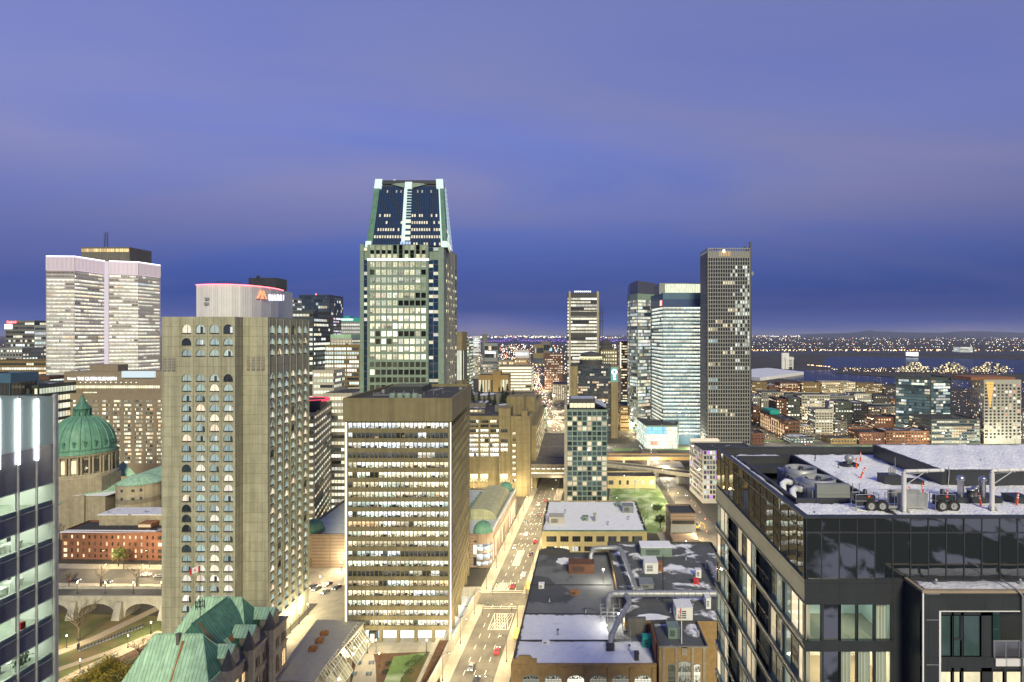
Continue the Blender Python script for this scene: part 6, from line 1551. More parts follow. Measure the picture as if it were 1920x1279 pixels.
for (pa, pb) in ((880, 897), (901, 916), (919.5, 935), (939, 952), (961, 967)):
    B = MB()
    rows = [(788, 793), (796, 801), (805, 810.5), (815, 820), (823, 829), (832, 838), (840, 847.5), (850, 856)] if pb < 937 else ([(804.5, 811), (823, 829), (832, 838), (840.5, 847)] if pb < 955 else [(811+i*11, 816+i*11) for i in range(9)])
    yf = Yb-1.26 if pb < 937 and pa > 897 else (Yb-3.06 if 937 < pb < 955 else Yb-.06)
    for ri, (ya, yb_) in enumerate(rows):
        k = 4 if pb < 955 else 2; cs = panes(rng, k, .85 if ri > 1 else .5, [(1, .95, .75), (1, .98, .9), (1, .86, .55)], 4, .7, 1.35, .03)
        for j in range(k):
            x0, x1 = X(pa+(pb-pa)*j/k, yf), X(pa+(pb-pa)*(j+.94)/k, yf); B.poly([(x0, yf, Z(yb_, yf)), (x1, yf, Z(yb_, yf)), (x1, yf, Z(ya, yf)), (x0, yf, Z(ya, yf))], 0, cs[j], [(j, ri), (j+1, ri), (j+1, ri+1), (j, ri+1)])
    B.build('window_stack', M['office_glass'], T)
B = MB()
for (pa, pb) in ((882, 896), (901, 915), (938, 952)):
    yf = Yb-3.2; x0, x1 = X(pa, yf), X(pb, yf); B.poly([(x0, yf, Z(903, yf)), (x1, yf, Z(903, yf)), (x1, yf, Z(889, yf)), (x0, yf, Z(889, yf))], 0, ctile((1, .85, .45), 1.4), [(0, 0), (2, 0), (2, 1), (0, 1)])
B.build('ground_floor_glazing', M['office_glass'], T)
fR = Face((-27.5, Yb+20), (-27.5, 545))
for r_ in range(8):
    B = MB(); k = 30
    for j in range(k):
        u = 2+j*4; B.pane(fR, u, u+2, 8+r_*4.5, 10.5+r_*4.5, .04, 0, ctile((1, .85, .5), rng.uniform(.5, 1.1) if rng.random() < .75 else .02), [(j, r_), (j+1, r_), (j+1, r_+1), (j, r_+1)])
    B.build('window_band', M['flat_glass'], T)
b = MB(); b.poly([(-149, Yb+1.2, zt-.98), (-32.2, Yb+1.2, zt-.98), (-32.2, 558.8, zt-.98), (-149, 558.8, zt-.98)]); b.build('roof', M['roof_dark'], T)
b = MB()
for (x0, x1, y0, y1, h) in ((-100, -66, 430, 442, 3), (-108, -70, 460, 478, 4), (-60, -50, 440, 452, 5), (-66, -56, 490, 505, 9), (-48, -36, 470, 520, 4), (-120, -60, 520, 550, 4)): b.box(x0, x1, y0, y1, zt-.98, zt-1+h, 0, top=1)
b.build('roof_pavilion', [M['dark_concrete'], M['roof_snowy']], T)
B = MB()
for k in range(10): x0 = -98+k*3; B.poly([(x0, 429.9, zt+.2), (x0+2.4, 429.9, zt+.2), (x0+2.4, 429.9, zt+1.6), (x0, 429.9, zt+1.6)], 0, ctile((1, .8, .5), .9 if k % 3 else .4), [(k, 0), (k+1, 0), (k+1, 1), (k, 1)])
B.build('pavilion_glazing', M['flat_glass'], T)
# --- hall bridging the street
T = thing('street_hall', 'long plank-roofed hall bridging the street beside the brutalist hall', 'building', (-18, 420, 0))
b = MB(); zr_ = Z(870, 420)
b.box(-31, -5.6, 420, 552, 10.5, zr_-2.5, bottom=True); b.build('wall', M['dark_concrete'], T)
b = MB()
for k in range(6): b.box(-31.2, -5.4, 419.6+k*22, 419.6+k*22+21, zr_-2.5, zr_+.25*(k % 2))
b.build('roof', [pbr('plank_roof', (.17, .15, .13), .85, .3, .2, streak=.3)], T)
b = MB(); b.box(-31, -5.6, 418.8, 419.5, zr_-6.0, zr_-2.2, bottom=True); b.build('fascia', M['brown_precast'], T)
B = MB()
for j in range(18): x0 = -30.8+j*1.4; B.poly([(x0, 419.9, Z(888, 420)), (x0+1.3, 419.9, Z(888, 420)), (x0+1.3, 419.9, Z(879.5, 420)), (x0, 419.9, Z(879.5, 420))], 0, ctile((1, 1, .8), 1.0), [(j+.1, 0), (j+.9, 0), (j+.9, 1), (j+.1, 1)])
B.build('window_band', M['flat_glass'], T)
b = MB()
for j in range(7): b.box(-30.4+j*3.7, -27.9+j*3.7, 418.6, 418.79, zr_-3.4, zr_-3.0, bottom=True)
b.build('fascia_lights', M['sign_white'], T)
b = MB()
for x in (-30.5, -6.6):
    for k in range(7): b.box(x-.5, x+.5, 422+k*21, 423.4+k*21, 0, 10.5)
b.build('pier', M['concrete'], T)
# --- grid apartment tower
Yg = 345
T = tower('grid_apartment_tower', 'slim pale grid apartment tower with warm and teal windows', 'building', [(X(1063, Yg), Yg), (X(1138.5, Yg), Yg), (X(1138.5, Yg), 372), (X(1063, Yg)-1.5, 372)], 0, Z(768, Yg), [(Z(938, Yg)+i*9.37*Yg/F-.2-6*9.37*Yg/F, Z(938, Yg)+i*9.37*Yg/F-6*9.37*Yg/F+2.15) for i in range(24)], {0: dict(pane=2.93, p=.25)}, wall='granite_green', win='curtain_glass', pal=[(1, .82, .52), (1, .88, .64), (1, .76, .5)], pier=.55, every=1, run=1, margin=.35, dark=.075, dc=(.38, .56, .56), seed=30, lo=.7, hi=1.2, t=.25)
b = MB(); b.box(X(1058, Yg), X(1063, Yg)-.01, Yg+.5, 372, 0, Z(760, Yg)); b.build('side_core', M['concrete'], T)
b = MB(); b.box(X(1067, Yg+4), X(1116, Yg+4), Yg+4, 366, Z(768, Yg)-.5, Z(748, Yg+4)); b.build('penthouse', M['dark_slate'], T)
B = MB()
for j in range(6): x0 = X(1068.5+j*7.8, Yg+3.9); B.poly([(x0, Yg+3.9, Z(766, Yg)), (x0+2.3, Yg+3.9, Z(766, Yg)), (x0+2.3, Yg+3.9, Z(757.5, Yg)), (x0, Yg+3.9, Z(757.5, Yg))], 0, ctile((1, .86, .52), .95), [(j, 0), (j+.6, 0), (j+.6, .7), (j, .7)])
B.build('penthouse_glazing', M['flat_glass'], T)
b = MB(); b.poly([(X(1116, Yg), Yg+4, Z(756, Yg)), (X(1137, Yg), Yg+2, Z(766, Yg)), (X(1137, Yg), 368, Z(764, Yg)), (X(1116, Yg), 368, Z(754, Yg))]); b.poly([(X(1070, Yg+4), Yg+5, Z(748, Yg+4)+.03), (X(1114, Yg+4), Yg+5, Z(748, Yg+4)+.03), (X(1114, Yg+4), 365, Z(748, Yg+4)+.03), (X(1070, Yg+4), 365, Z(748, Yg+4)+.03)]); b.build('terrace_roof', M['blue_snow'] if 'blue_snow' in M else pbr('blue_snow', (.4, .42, .5), .8, .15, .4), T)
# --- key-sign hotel with two concrete end walls, dark
T = fb('key_sign_hotel', 'dark glass hotel with concrete end walls and a teal key-shaped sign', 'hotel', 1070, 1146, 684, 640, 28, 'dark_metal', 30, .2, pal=WARM, pane=2.6, hfrac=.75, win='bay_glass', run=1.3, hi=1.0)
for (pa, pb, ya) in ((1069, 1083, 687), (1145.5, 1159, 687)): addbox(T, 'end_wall', pa, pb, ya, 860, 637, 34, 'bonaventure_concrete', z0=0)
b = MB(); x, z = X(1152, 636), Z(697.5, 636)
rings = [[(x+r*math.cos(a*math.pi/12), 636+dy, z+r*math.sin(a*math.pi/12)) for a in range(24)] for r, dy in ((3.1, 0), (3.1, -.5), (1.7, -.5), (1.7, 0))]
b.loft(rings, 0, False, caps=(False, False)); b.box(x-.6, x+.6, 635.6, 636, z-8.4, z-3, bottom=True); b.box(x-1.6, x+1.2, 635.6, 636, z-5.2, z-4.4, bottom=True); b.box(x-1.2, x+1.6, 635.6, 636, z-8.4, z-7.4, bottom=True); b.build('key_sign', M['sign_white'], T)
b = MB(); b.box(x-4, x+3.6, 636.4, 637, z-11, z+5, bottom=True); b.build('sign_backing', [emit('teal_glow', (.02, .55, .5), .55)], T)
b = MB(); b.lathe(X(1108, 650), 655, [(12.8, Z(688, 650)), (12.8, Z(675, 650)), (11.5, Z(672, 650)), (11.5, Z(668, 650)), (12.4, Z(667, 650)), (10, Z(662, 650)), (1, Z(659, 650))], 28, 0, False); b.build('rotunda', M['dark_slate'], T)
B = MB()
for j in range(20):
    a0 = math.pi+.15+j*.142; cxr, cyr, r = X(1108, 650), 655, 12.95; B.poly([(cxr+r*math.cos(a0), cyr+r*math.sin(a0), Z(674.5, 650)), (cxr+r*math.cos(a0+.13), cyr+r*math.sin(a0+.13), Z(674.5, 650)), (cxr+r*math.cos(a0+.13), cyr+r*math.sin(a0+.13), Z(668.5, 650)), (cxr+r*math.cos(a0), cyr+r*math.sin(a0), Z(668.5, 650))], 0, ctile((1, .9, .5), .8), [(j, 0), (j+1, 0), (j+1, 1), (j, 1)])
B.build('rotunda_glazing', M['office_glass'], T)
# --- dark office tower with pale corner piers behind it
Yt = 800
T = fb('pier_corner_tower', 'dark bronze office tower with pale corner piers and lit floors', 'building', 1063, 1124, 549, Yt, 36, 'dark_slate', 40, .86, pal=[(1, .93, .68), (1, .97, .82)], pane=2.3, hfrac=.58, run=8, hi=1.3, topm=6, side=.2)
for (pa, pb) in ((1066.5, 1070), (1119, 1123)): addbox(T, 'corner_pier', pa, pb, 546, 860, Yt-1.5, 6, 'concrete', z0=0)
for ya, yb_ in ((625, 633), (584, 593)): addbox(T, 'plant_band', 1070, 1119, ya, yb_, Yt-.6, .5, 'dark_slate')
for k in range(9): addglow(T, 'roof_light', 1077+k*3.6, 1079+k*3.6, 545.5, 548, Yt+2, 'sign_white')
T = thing('construction_hoist', 'scaffold hoist mast climbing the right side of the bronze tower', 'hoist', (X(1127, Yt), Yt, 0))
b = MB()
for dx in (0, 3.5): b.tube([(X(1125.5, Yt)+dx, Yt, 0), (X(1125.5, Yt)+dx, Yt, Z(577, Yt))], .3, 4)
for k in range(40): b.tube([(X(1125.5, Yt), Yt, k*4), (X(1125.5, Yt)+3.5, Yt, k*4+4)], .2, 4)
b.build('mast', M['dark_metal'], T)
for y in (587, 601): addbox(T, 'platform', 1124, 1131.5, y-1, y+1, Yt-1, 3, 'dark_metal')
T = fb('pyramid_roof_office', 'tan stone office with a small pyramid roof behind the dark hotel', 'building', 1126, 1157, 656, 900, 16, 'bonaventure_concrete', 30, .8, pal=OFFICE, pane=3.6, pier=1.6)
b = MB(); x0, x1 = X(1126, 902), X(1150, 902); zb = Z(645, 902); b.box(x0+1, x1-1, 903, 921, Z(657, 902), zb); b.loft([[(x0, 902, zb), (x1, 902, zb), (x1, 922, zb), (x0, 922, zb)], [((x0+x1)/2-.1, 911.9, Z(634, 902)), ((x0+x1)/2+.1, 911.9, Z(634, 902)), ((x0+x1)/2+.1, 912.1, Z(634, 902)), ((x0+x1)/2-.1, 912.1, Z(634, 902))]]); b.build('pyramid_roof', M['dark_slate'], T)
T = fb('floodlit_edge_tower', 'narrow brown tower with floodlit vertical edges', 'building', 1162, 1181, 640, 760, 30, 'dark_rust', 24, .5, pal=WARM+OFFICE, pane=3)
addbox(T, 'lit_fin', 1161, 1165, 638, 740, 758, 3, 'beige_paint', z0=10); addglow(T, 'fin_light', 1163, 1164.2, 642, 690, 757.6, 'led_warm', .3)
fb('amber_terrace_block', 'amber-lit stone building on the corner by the highway ramps', 'building', 1163, 1192, 762, 690, 8, 'dark_tan', 50, .4, pal=WARM, pane=3, side=.5)
# --- glass pair of towers
Ya = 680
plan = [(X(1193, Ya), Ya-14), (X(1229, Ya), Ya+2), (X(1229, Ya), Ya+36), (X(1181, Ya), Ya+32), (X(1181, Ya), Ya+4)]
T = tower('glass_residential_tower', 'tall glass apartment tower with a sloping dark top and mixed lit floors', 'building', plan, 0, Z(552, Ya), [(4+i*3.9, 6.8+i*3.9) for i in range(39)], {0: dict(pane=2.4), 4: dict(pane=2.4, p=.35), 3: dict(pane=2.6, p=.4)}, wall='granite_green', win='bay_glass', p=.72, pal=COOL+OFFICE[:2]+WARM[:1], run=2.5, seed=44, hi=1.05, dark=.1)
b = MB(); ps = inset(plan, .4); zz0 = Z(552, Ya)-1
tops_ = [Z(525, Ya)-2, Z(531, Ya), Z(531, Ya), Z(533, Ya), Z(531, Ya)]
for i in range(5):
    j = (i+1) % 5; b.poly([(*ps[i], zz0), (*ps[j], zz0), (*ps[j], tops_[j]), (*ps[i], tops_[i])])
b.poly([(*ps[i], tops_[i]) for i in range(5)]); b.build('glass_crown', M['dark_glass'], T)
Yn = 600
plan = [(X(1243, Yn), Yn), (X(1316, Yn), Yn), (X(1316, Yn), Yn+52), (X(1222, 650), Yn+60), (X(1222, 650), 652)]
zt = Z(549, Yn)
rows = [(10+i*6.93*Yn/F, 12.4+i*6.93*Yn/F) for i in range(36)]
T = tower('bank_tower', 'broad bright glass bank tower with dark blue band and red emblem', 'building', plan, 0, zt, rows, {0: dict(pane=1.7), 4: dict(pane=1.9, p=.97)}, wall='blue_paint', win='office_glass', p=.985, pal=[(.97, 1, .80), (.94, 1, .86), (1, 1, .80), (.86, 1, .88)], run=6, seed=45, lo=.5, hi=.92, mw=.12, margin=.1)
b = MB(); f0 = Face(plan[0], plan[1]); f4 = Face(plan[4], plan[0])
for f_ in (f0, f4): b.slab(f_, 0, f_.L, Z(575, Yn), Z(561, Yn), .0, .25)
b.build('blue_band', [pbr('navy', (.03, .06, .16), .4, .05)], T)
b = MB(); b.slab(f4, f4.L-12, f4.L-.2, Z(575, Yn)+.8, Z(562, Yn)-.4, .25, .9); b.build('emblem_panel', [emit('emblem_red', (.8, .02, .02), .7)], T)
b = MB(); b.slab(f4, f4.L-8, f4.L-2, Z(573, Yn), Z(563, Yn), .9, 1.2); b.build('emblem', [emit('emblem_flag', (1, .6, .5), 1.5)], T)
b = MB(); b.box(X(1236, Yn+8), X(1322, Yn+8), Yn+8, Yn+44, zt-1, Z(531, Yn+8)); b.build('crown_core', M['grey_paint'], T)
B = MB(); k = 20
for j in range(k):
    x0 = X(1247+j*3.4, Yn+7.9); B.poly([(x0, Yn+7.9, zt), (x0+1.8, Yn+7.9, zt), (x0+1.8, Yn+7.9, Z(532.5, Yn+8)), (x0, Yn+7.9, Z(532.5, Yn+8))], 0, ctile((.95, 1, .72), .72), [(j+.1, 0), (j+.9, 0), (j+.9, 1), (j+.1, 1)])
B.build('crown_glazing', M['flat_glass'], T)
T = thing('glass_podium', 'glass podium with blue video wall at the foot of the bank tower', 'building', (X(1235, 585), 575, 0))
Yp = 575
b = MB(); x0, x1 = X(1212, Yp), X(1270, Yp); zt_ = Z(798, Yp); b.prism([(x0, Yp), (x1, Yp), (x1+6, Yn-1), (X(1196, 625), Yn+30), (X(1196, 625)-1, 628)], 0, zt_, 0, 1); b.build('frame', [M['granite_green'], M['roof_dark']], T)
B = MB(); fp_ = Face((x0, Yp-.05), (x1, Yp-.05)); rng = random.Random(5)
for r_ in range(6):
    for j in range(14):
        q = fp_.L/14; c = (.3, .68, 1) if r_ >= 4 and j < 9 else rng.choice([(1, 1, .8), (1, .9, .7), (.9, 1, .85)]); 
        if r_ == 1 and 1 < j < 5: c = (1, .4, .25)
        B.pane(fp_, j*q+.08, j*q+q-.08, 1+r_*zt_/6.6, 1+(r_+.93)*zt_/6.6, 0, 0, ctile(c, rng.uniform(.75, 1.15)), [(j, r_), (j+1, r_), (j+1, r_+1), (j, r_+1)])
B.build('video_wall', M['flat_glass'], T)
B = MB(); fp_ = Face((X(1196, 625)-1, 628), (x0, Yp)); 
for r_ in range(7):
    for j in range(12):
        q = fp_.L/12; B.pane(fp_, j*q+.1, j*q+q-.1, 1+r_*zt_/7.6, 1+(r_+.9)*zt_/7.6, .06, 0, ctile(rng.choice([(.8, 1, .9), (.9, 1, .8)]), rng.uniform(.4, .9)), [(j, r_), (j+1, r_), (j+1, r_+1), (j, r_+1)])
B.build('side_glazing', M['flat_glass'], T)
# --- dark gridded skyscraper
Ys = 560; x0, x1 = X(1327.5, Ys), X(1406, Ys); zt = Z(465, Ys)
T = thing('gridded_skyscraper', 'tall slim skyscraper of dark windows in a fine pale grid', 'building', (X(1367, Ys), Ys, 0))
rng = random.Random(71)
rowsG = [Z(831.5, Ys)+i*7.28*Ys/F for i in range(48)]
zcrown = rowsG[-1]+7.28*Ys/F
f0 = Face((x0, Ys), (x1, Ys)); f3 = Face((x0+.3, 595), (x0, Ys)); f1 = Face((x1, Ys), (x1+.5, 595))
W = MB(); W.prism(inset([(x0, Ys), (x1, Ys), (x1, 595), (x0, 595)], .5), 0, zt-3, cap=True)
bands = [MB() for _ in rowsG]
for fi, (fc, n) in enumerate(((f0, 17), (f3, 7), (f1, 7))):
    q = fc.L/n
    for r_, a in enumerate(rowsG):
        c = a+7.28*Ys/F
        W.slab(fc, 0, fc.L, c-.85, c, -.5, 0, ends=False)
        for j in range(n):
            lit = False; tint = (1, .86, .55)
            if fi == 0:
                if j >= 9 and 22 < r_ < 46 and rng.random() < (.16 if j < 14 else .34): lit = True; tint = (.92, 1, .88)
                if j >= 11 and r_ in (36, 33, 35, 31, 30, 29, 28, 21, 19) and rng.random() < .75: lit = True; tint = (.92, 1, .88)
                if r_ in (41, 34, 29, 31, 30, 9, 8, 7, 23, 20) and (abs(j-((r_*5) % 9)-1) < 3) and rng.random() < .7: lit = True
                if r_ in (14, 16, 26, 8) and j < 4: lit = True; tint = (.5, .75, .75)
            c0 = ctile(tint, rng.uniform(.3, .95)) if lit else ctile((.4, .5, .6), rng.uniform(.0, .025))
            bands[r_].pane(fc, j*q+.3, j*q+q-.3, a, c-.85, -.42, 0, c0, [(j, r_), (j+1, r_), (j+1, r_+1), (j, r_+1)])
    for j in range(n+1): W.slab(fc, j*q-.32, j*q+.32, rowsG[0], zt, -.5, .12)
    W.slab(fc, 0, fc.L, zt-.9, zt, -.5, .05, ends=False)
    W.slab(fc, 0, fc.L, 0, rowsG[0], -.5, .02, ends=False)
W.build('wall', [pbr('grid_frame', (.25, .25, .24), .7, .08, .4)], T)
for B in bands: B.build('window_band', M['dark_pane'] if 'dark_pane' in M else windowmat('dark_pane', 'flat', ior=1.45), T)
b = MB(); b.slab(f0, f0.L*.27, f0.L*.55, zcrown+1, zcrown+6, -.45, -.38); b.build('crown_lamp', [emit('crown_amber', (1, .6, .2), .45)], T)
b = MB(); b.slab(f0, f0.L*.36, f0.L*.40, zcrown+4.5, zcrown+7, -.38, -.2); b.build('lamp', M['lamp_bulb'], T)
b = MB(); b.box(x1-3.4, x1-1.4, Ys+6, Ys+9, zt, zt+2.4); b.box(x0+8, x0+12, Ys+8, Ys+12, zt, zt+1.2); b.build('roof_unit', M['dark_metal'], T)
T = thing('tower_hoist', 'dark builders hoist mast up the right edge of the gridded skyscraper', 'hoist', (x1+2, Ys, 0))
b = MB(); b.box(x1+.5, x1+2.2, Ys+2, Ys+4, 12, Z(453, Ys)); b.build('mast', M['dark_metal'], T)
b = MB(); b.box(x1+1.8, x1+4, Ys+1, Ys+4.4, Z(516, Ys), Z(509, Ys), bottom=True); b.build('cage', M['grey_paint'], T)
Yp = 392
T = tower('pale_podium_block', 'white gridded mid-rise with violet windows at the skyscraper foot', 'building', [(X(1317.5, Yp), Yp), (X(1420, Yp), Yp), (X(1420, Yp), 425), (X(1293, 425), 425)], 0, Z(845, Yp), [(3.2+i*3.35, 5.5+i*3.35) for i in range(10)], {0: dict(pane=2.0, p=.3), 3: dict(pane=2.2, p=.12)}, wall='frame_white', win='flat_glass', p=.3, pal=COOL+[(.65, .2, 1), (.7, .3, 1)], pier=.45, every=1, run=1, seed=52, dark=.05, hi=.9, t=.1)
b = MB(); b.box(X(1294, 560), X(1345, 560), Ys-8, Ys, 0, 14); b.build('lit_lobby', [emit('lobby_glow', (1, .82, .6), .8)], T)
# --- elevated road
T = thing('elevated_road', 'curved elevated roadway on concrete piers with orange lit flank', 'bridge', (60, 520, 0))
b = MB()
pa = [(-4, 472), (28, 467), (60, 452), (86, 436), (130, 412)]
for (p, q) in zip(pa, pa[1:]):
    for (z, o0, o1) in ((9.0, 0, 11),):
        b.loft([[(p[0], p[1], z-1.6), (p[0], p[1]+o1, z-1.6), (p[0], p[1]+o1, z), (p[0], p[1], z)], [(q[0], q[1], z-1.6), (q[0], q[1]+o1, z-1.6), (q[0], q[1]+o1, z), (q[0], q[1], z)]])
b.build('deck', M['asphalt'], T)
b = MB()
for (p, q) in zip(pa, pa[1:]):
    for o in (-.3, 11): b.loft([[(p[0], p[1]+o, 7.2), (p[0], p[1]+o+.4, 7.2), (p[0], p[1]+o+.4, 10), (p[0], p[1]+o, 10)], [(q[0], q[1]+o, 7.2), (q[0], q[1]+o+.4, 7.2), (q[0], q[1]+o+.4, 10), (q[0], q[1]+o, 10)]])
b.build('parapet', M['concrete'], T)
b = MB()
for k in range(7):
    x = 5+k*18+(3 if k == 4 else 0)
    for (p, q) in zip(pa, pa[1:]):
        if p[0] <= x <= q[0]: y = p[1]+(q[1]-p[1])*(x-p[0])/(q[0]-p[0])+5.5
    b.box(x-.8, x+.8, y-3, y+3, 0, 7.4)
b.build('pier', M['concrete'], T)
T = thing('highway_deck', 'straight highway deck with orange glow behind the elevated road', 'bridge', (60, 545, 0))
b = MB(); b.box(-4, 210, 488, 501, 9, 10.4, bottom=True); b.build('deck', M['asphalt'], T)
b = MB(); b.box(-4, 210, 487.6, 487.99, 8.4, 11.2, bottom=True); b.box(-4, 210, 501.01, 501.4, 8.4, 11.2, bottom=True); b.build('parapet', M['tan_brick'], T)  # concrete parapet; the orange lamp light on it is put in as tan colour
b = MB()
for k in range(10): b.box(0+k*21, 2+k*21, 490, 499, 0, 9)
b.build('pier', M['concrete'], T)
T = fb('low_depot', 'low yellow-lit depot with a dark flat roof beside the snowy lot', 'building', 1139, 1229, 893, 430, 1, 'cream_brick', 16, .15, pane=6, pier=4)
T = thing('ramp_tunnel', 'pale concrete underpass mouth at the end of the second street', 'underpass', (X(1255, 460), 462, 0))
b = MB(); b.box(X(1231, 462), X(1236, 462), 462, 482, 0, 7.5); b.box(X(1275, 462), X(1283, 462), 462, 482, 0, 7.5); b.box(X(1231, 462), X(1283, 462), 462, 482, 7.5, 8.7, bottom=True); b.build('portal', M['concrete'], T)
# --- warehouses in the middle foreground
Yy = 277
T = tower('cream_warehouse', 'cream brick flat-roofed warehouse with snow-covered roof and window triplets', 'building', [(X(1016, Yy), Yy), (X(1213, Yy), Yy), (X(1213, Yy), 328), (X(1017, Yy), 328)], 0, 20.4, [(2, 4.4), (6.4, 8.8), (10.6, 13.0), (15.2, 17.9)], {0: dict(pane=1.93, p=.12), 3: dict(pane=1.93, p=.2)}, wall='cream_brick', roof='roof_snowy', pal=COOL+OFFICE, pier=1.8, every=3, run=3, margin=2.2, seed=61, dark=.02, parapet=.5)
rng = random.Random(62)
o = snowfield('s', X(1016, Yy)+1.2, X(1213, Yy)-1.2, Yy+1.2, 326.8, 19.94, 30, 22, 'snow', 62, .3, .05).build('snow_cover', M['snow'], T)
b = MB(); b.slab(Face((X(1016, Yy), Yy), (X(1213, Yy), Yy)), -.25, 50.8, 20.4, 20.75, -.5, .3); b.build('cornice', M['copper_dark'], T)
def roofbox(name, label, cat, px0, px1, py, zr, hgt, dpt, mat='beige_paint', top=None, parent=None):
    y = GY(py, zr); Tt = thing(name, label, cat, ((X(px0, y)+X(px1, y))/2, y, zr)); x0, x1 = X(px0, y), X(px1, y)
    b = MB(); b.box(x0, x1, y, y+dpt, zr, zr+hgt); b.build('casing', M[mat], Tt)
    b = MB(); b.box(x0-.12, x1+.12, y-.12, y+dpt+.12, zr+hgt, zr+hgt+.16); b.build('lid', M[top or mat], Tt)
    b = MB()
    for k in range(4): b.box(x0+(x1-x0)*.15, x0+(x1-x0)*.6, y-.05, y-.005, zr+hgt*(.25+.15*k), zr+hgt*(.33+.15*k), bottom=True)
    b.build('grille', M['dark_metal'], Tt)
    return Tt
roofbox('stair_hut', 'beige stair hut on the left of the snowy cream roof', 'roof hut', 1029, 1057, 983, 20, 3.4, 6.5)
roofbox('stair_hut', 'tall grey stair hut at the far right of the snowy cream roof', 'roof hut', 1167, 1188, 962, 20, 3.6, 6, 'grey_paint')
roofbox('air_handler', 'dark teal air handler in the middle of the snowy cream roof', 'air handler', 1092, 1103, 977, 20, 2.0, 3, 'granite_green')
roofbox('roof_chimney', 'brick flue standing on the centre line of the snowy cream roof', 'chimney', 1112.5, 1118, 978, 20, 3.8, 1.4, 'concrete')
roofbox('air_handler', 'pale tank unit by the stair hut at the cream roof far end', 'air handler', 1155, 1164, 951, 20, 2.6, 3, 'granite_green')
# brick warehouse in front
zA = 16.5
T = thing('brick_warehouse', 'large tan brick warehouse with arched windows, snowy and bare roof fields', 'building', (10, 170, 0))
xa0, xa1 = -18.4, 24.6; yA = 170.0
W = MB()
def walls(pl, z0, z1, par=.9):
    W.prism(pl, z0, z1, cap=False); r = inset(pl, .45); k = len(pl)
    for i in range(k):
        j = (i+1) % k; W.poly([(*pl[i], z1), (*pl[j], z1), (*r[j], z1), (*r[i], z1)], 1); W.poly([(*r[j], z1), (*r[j], z1-par), (*r[i], z1-par), (*r[i], z1)], 1)
    return r
pA = [(xa0, yA), (xa1, yA), (xa1, 190), (17.0, 190), (15.4, 258), (-15.6, 258)]
rA = walls(pA, 0, zA+.9); 
pB = [(17.0, 190.0), (63, 190), (63, 263), (15.4, 263), (15.4, 258)]
zB = 20.4; rB = walls([(17.05, 190.05), (63, 190.05), (63, 263), (15.45, 263)], 0, zB)
yC = 168.0; xc0, xc1, zC = X(1236, yC), X(1329, yC), Z(1214.5, yC)
rC = walls([(xc0, yC), (xc1, yC), (xc1, 184), (xc0, 184)], 0, zC)
W.build('wall', [M['tan_brick'], M['dark_slate']], T)
b = MB(); b.poly([(*p, zA) for p in rA]); b.build('roof', M['membrane_light'], T)
b = MB(); b.poly([(*p, zB-.9) for p in rB]); b.build('roof', M['membrane_snow'], T)
b = MB(); b.poly([(*p, zC-.9) for p in rC]); b.build('roof', M['membrane_snow'], T)
snowfield('s', xa0+1.0, xa1-.8, yA+.9, 184.6, zA+.03, 34, 12, 'snow', 63, .25, .06).build('snow_cover', M['snow'], T)
snowfield('s', xa0+1.4, 11.5, 185.3, 202, zA+.03, 28, 10, 'snow', 64, .5, .06).build('snow_cover', M['snow'], T)
for k, (x0, x1, y0, y1) in enumerate(((-8, -1, 246, 255), (20, 33, 192, 197))):
    zz_ = zB-.9 if x0 > 15 else zA
    g = MB(); rng = random.Random(k+5); n = 18; cxp, cyp = (x0+x1)/2, (y0+y1)/2
    ring = [(cxp+(x1-x0)/2*math.cos(2*math.pi*i/n)*rng.uniform(.7, 1.05), cyp+(y1-y0)/2*math.sin(2*math.pi*i/n)*rng.uniform(.7, 1.05)) for i in range(n)]
    g.poly([(x, y, zz_+.03) for x, y in ring]); g.build('snow_patch', M['snow'], T)
for (xq, yq0, yq1) in ((xa0+1, 184.8, 185.1),):
    g = MB(); g.box(xa0+.5, 17, yq0, yq1, zA, zA+.4); g.build('roof_curb', M['dark_slate'], T)
for yq in (202.6, 226):
    g = MB(); g.box(-17, 15, yq, yq+.35, zA, zA+.3); g.build('roof_curb', M['dark_slate'], T)
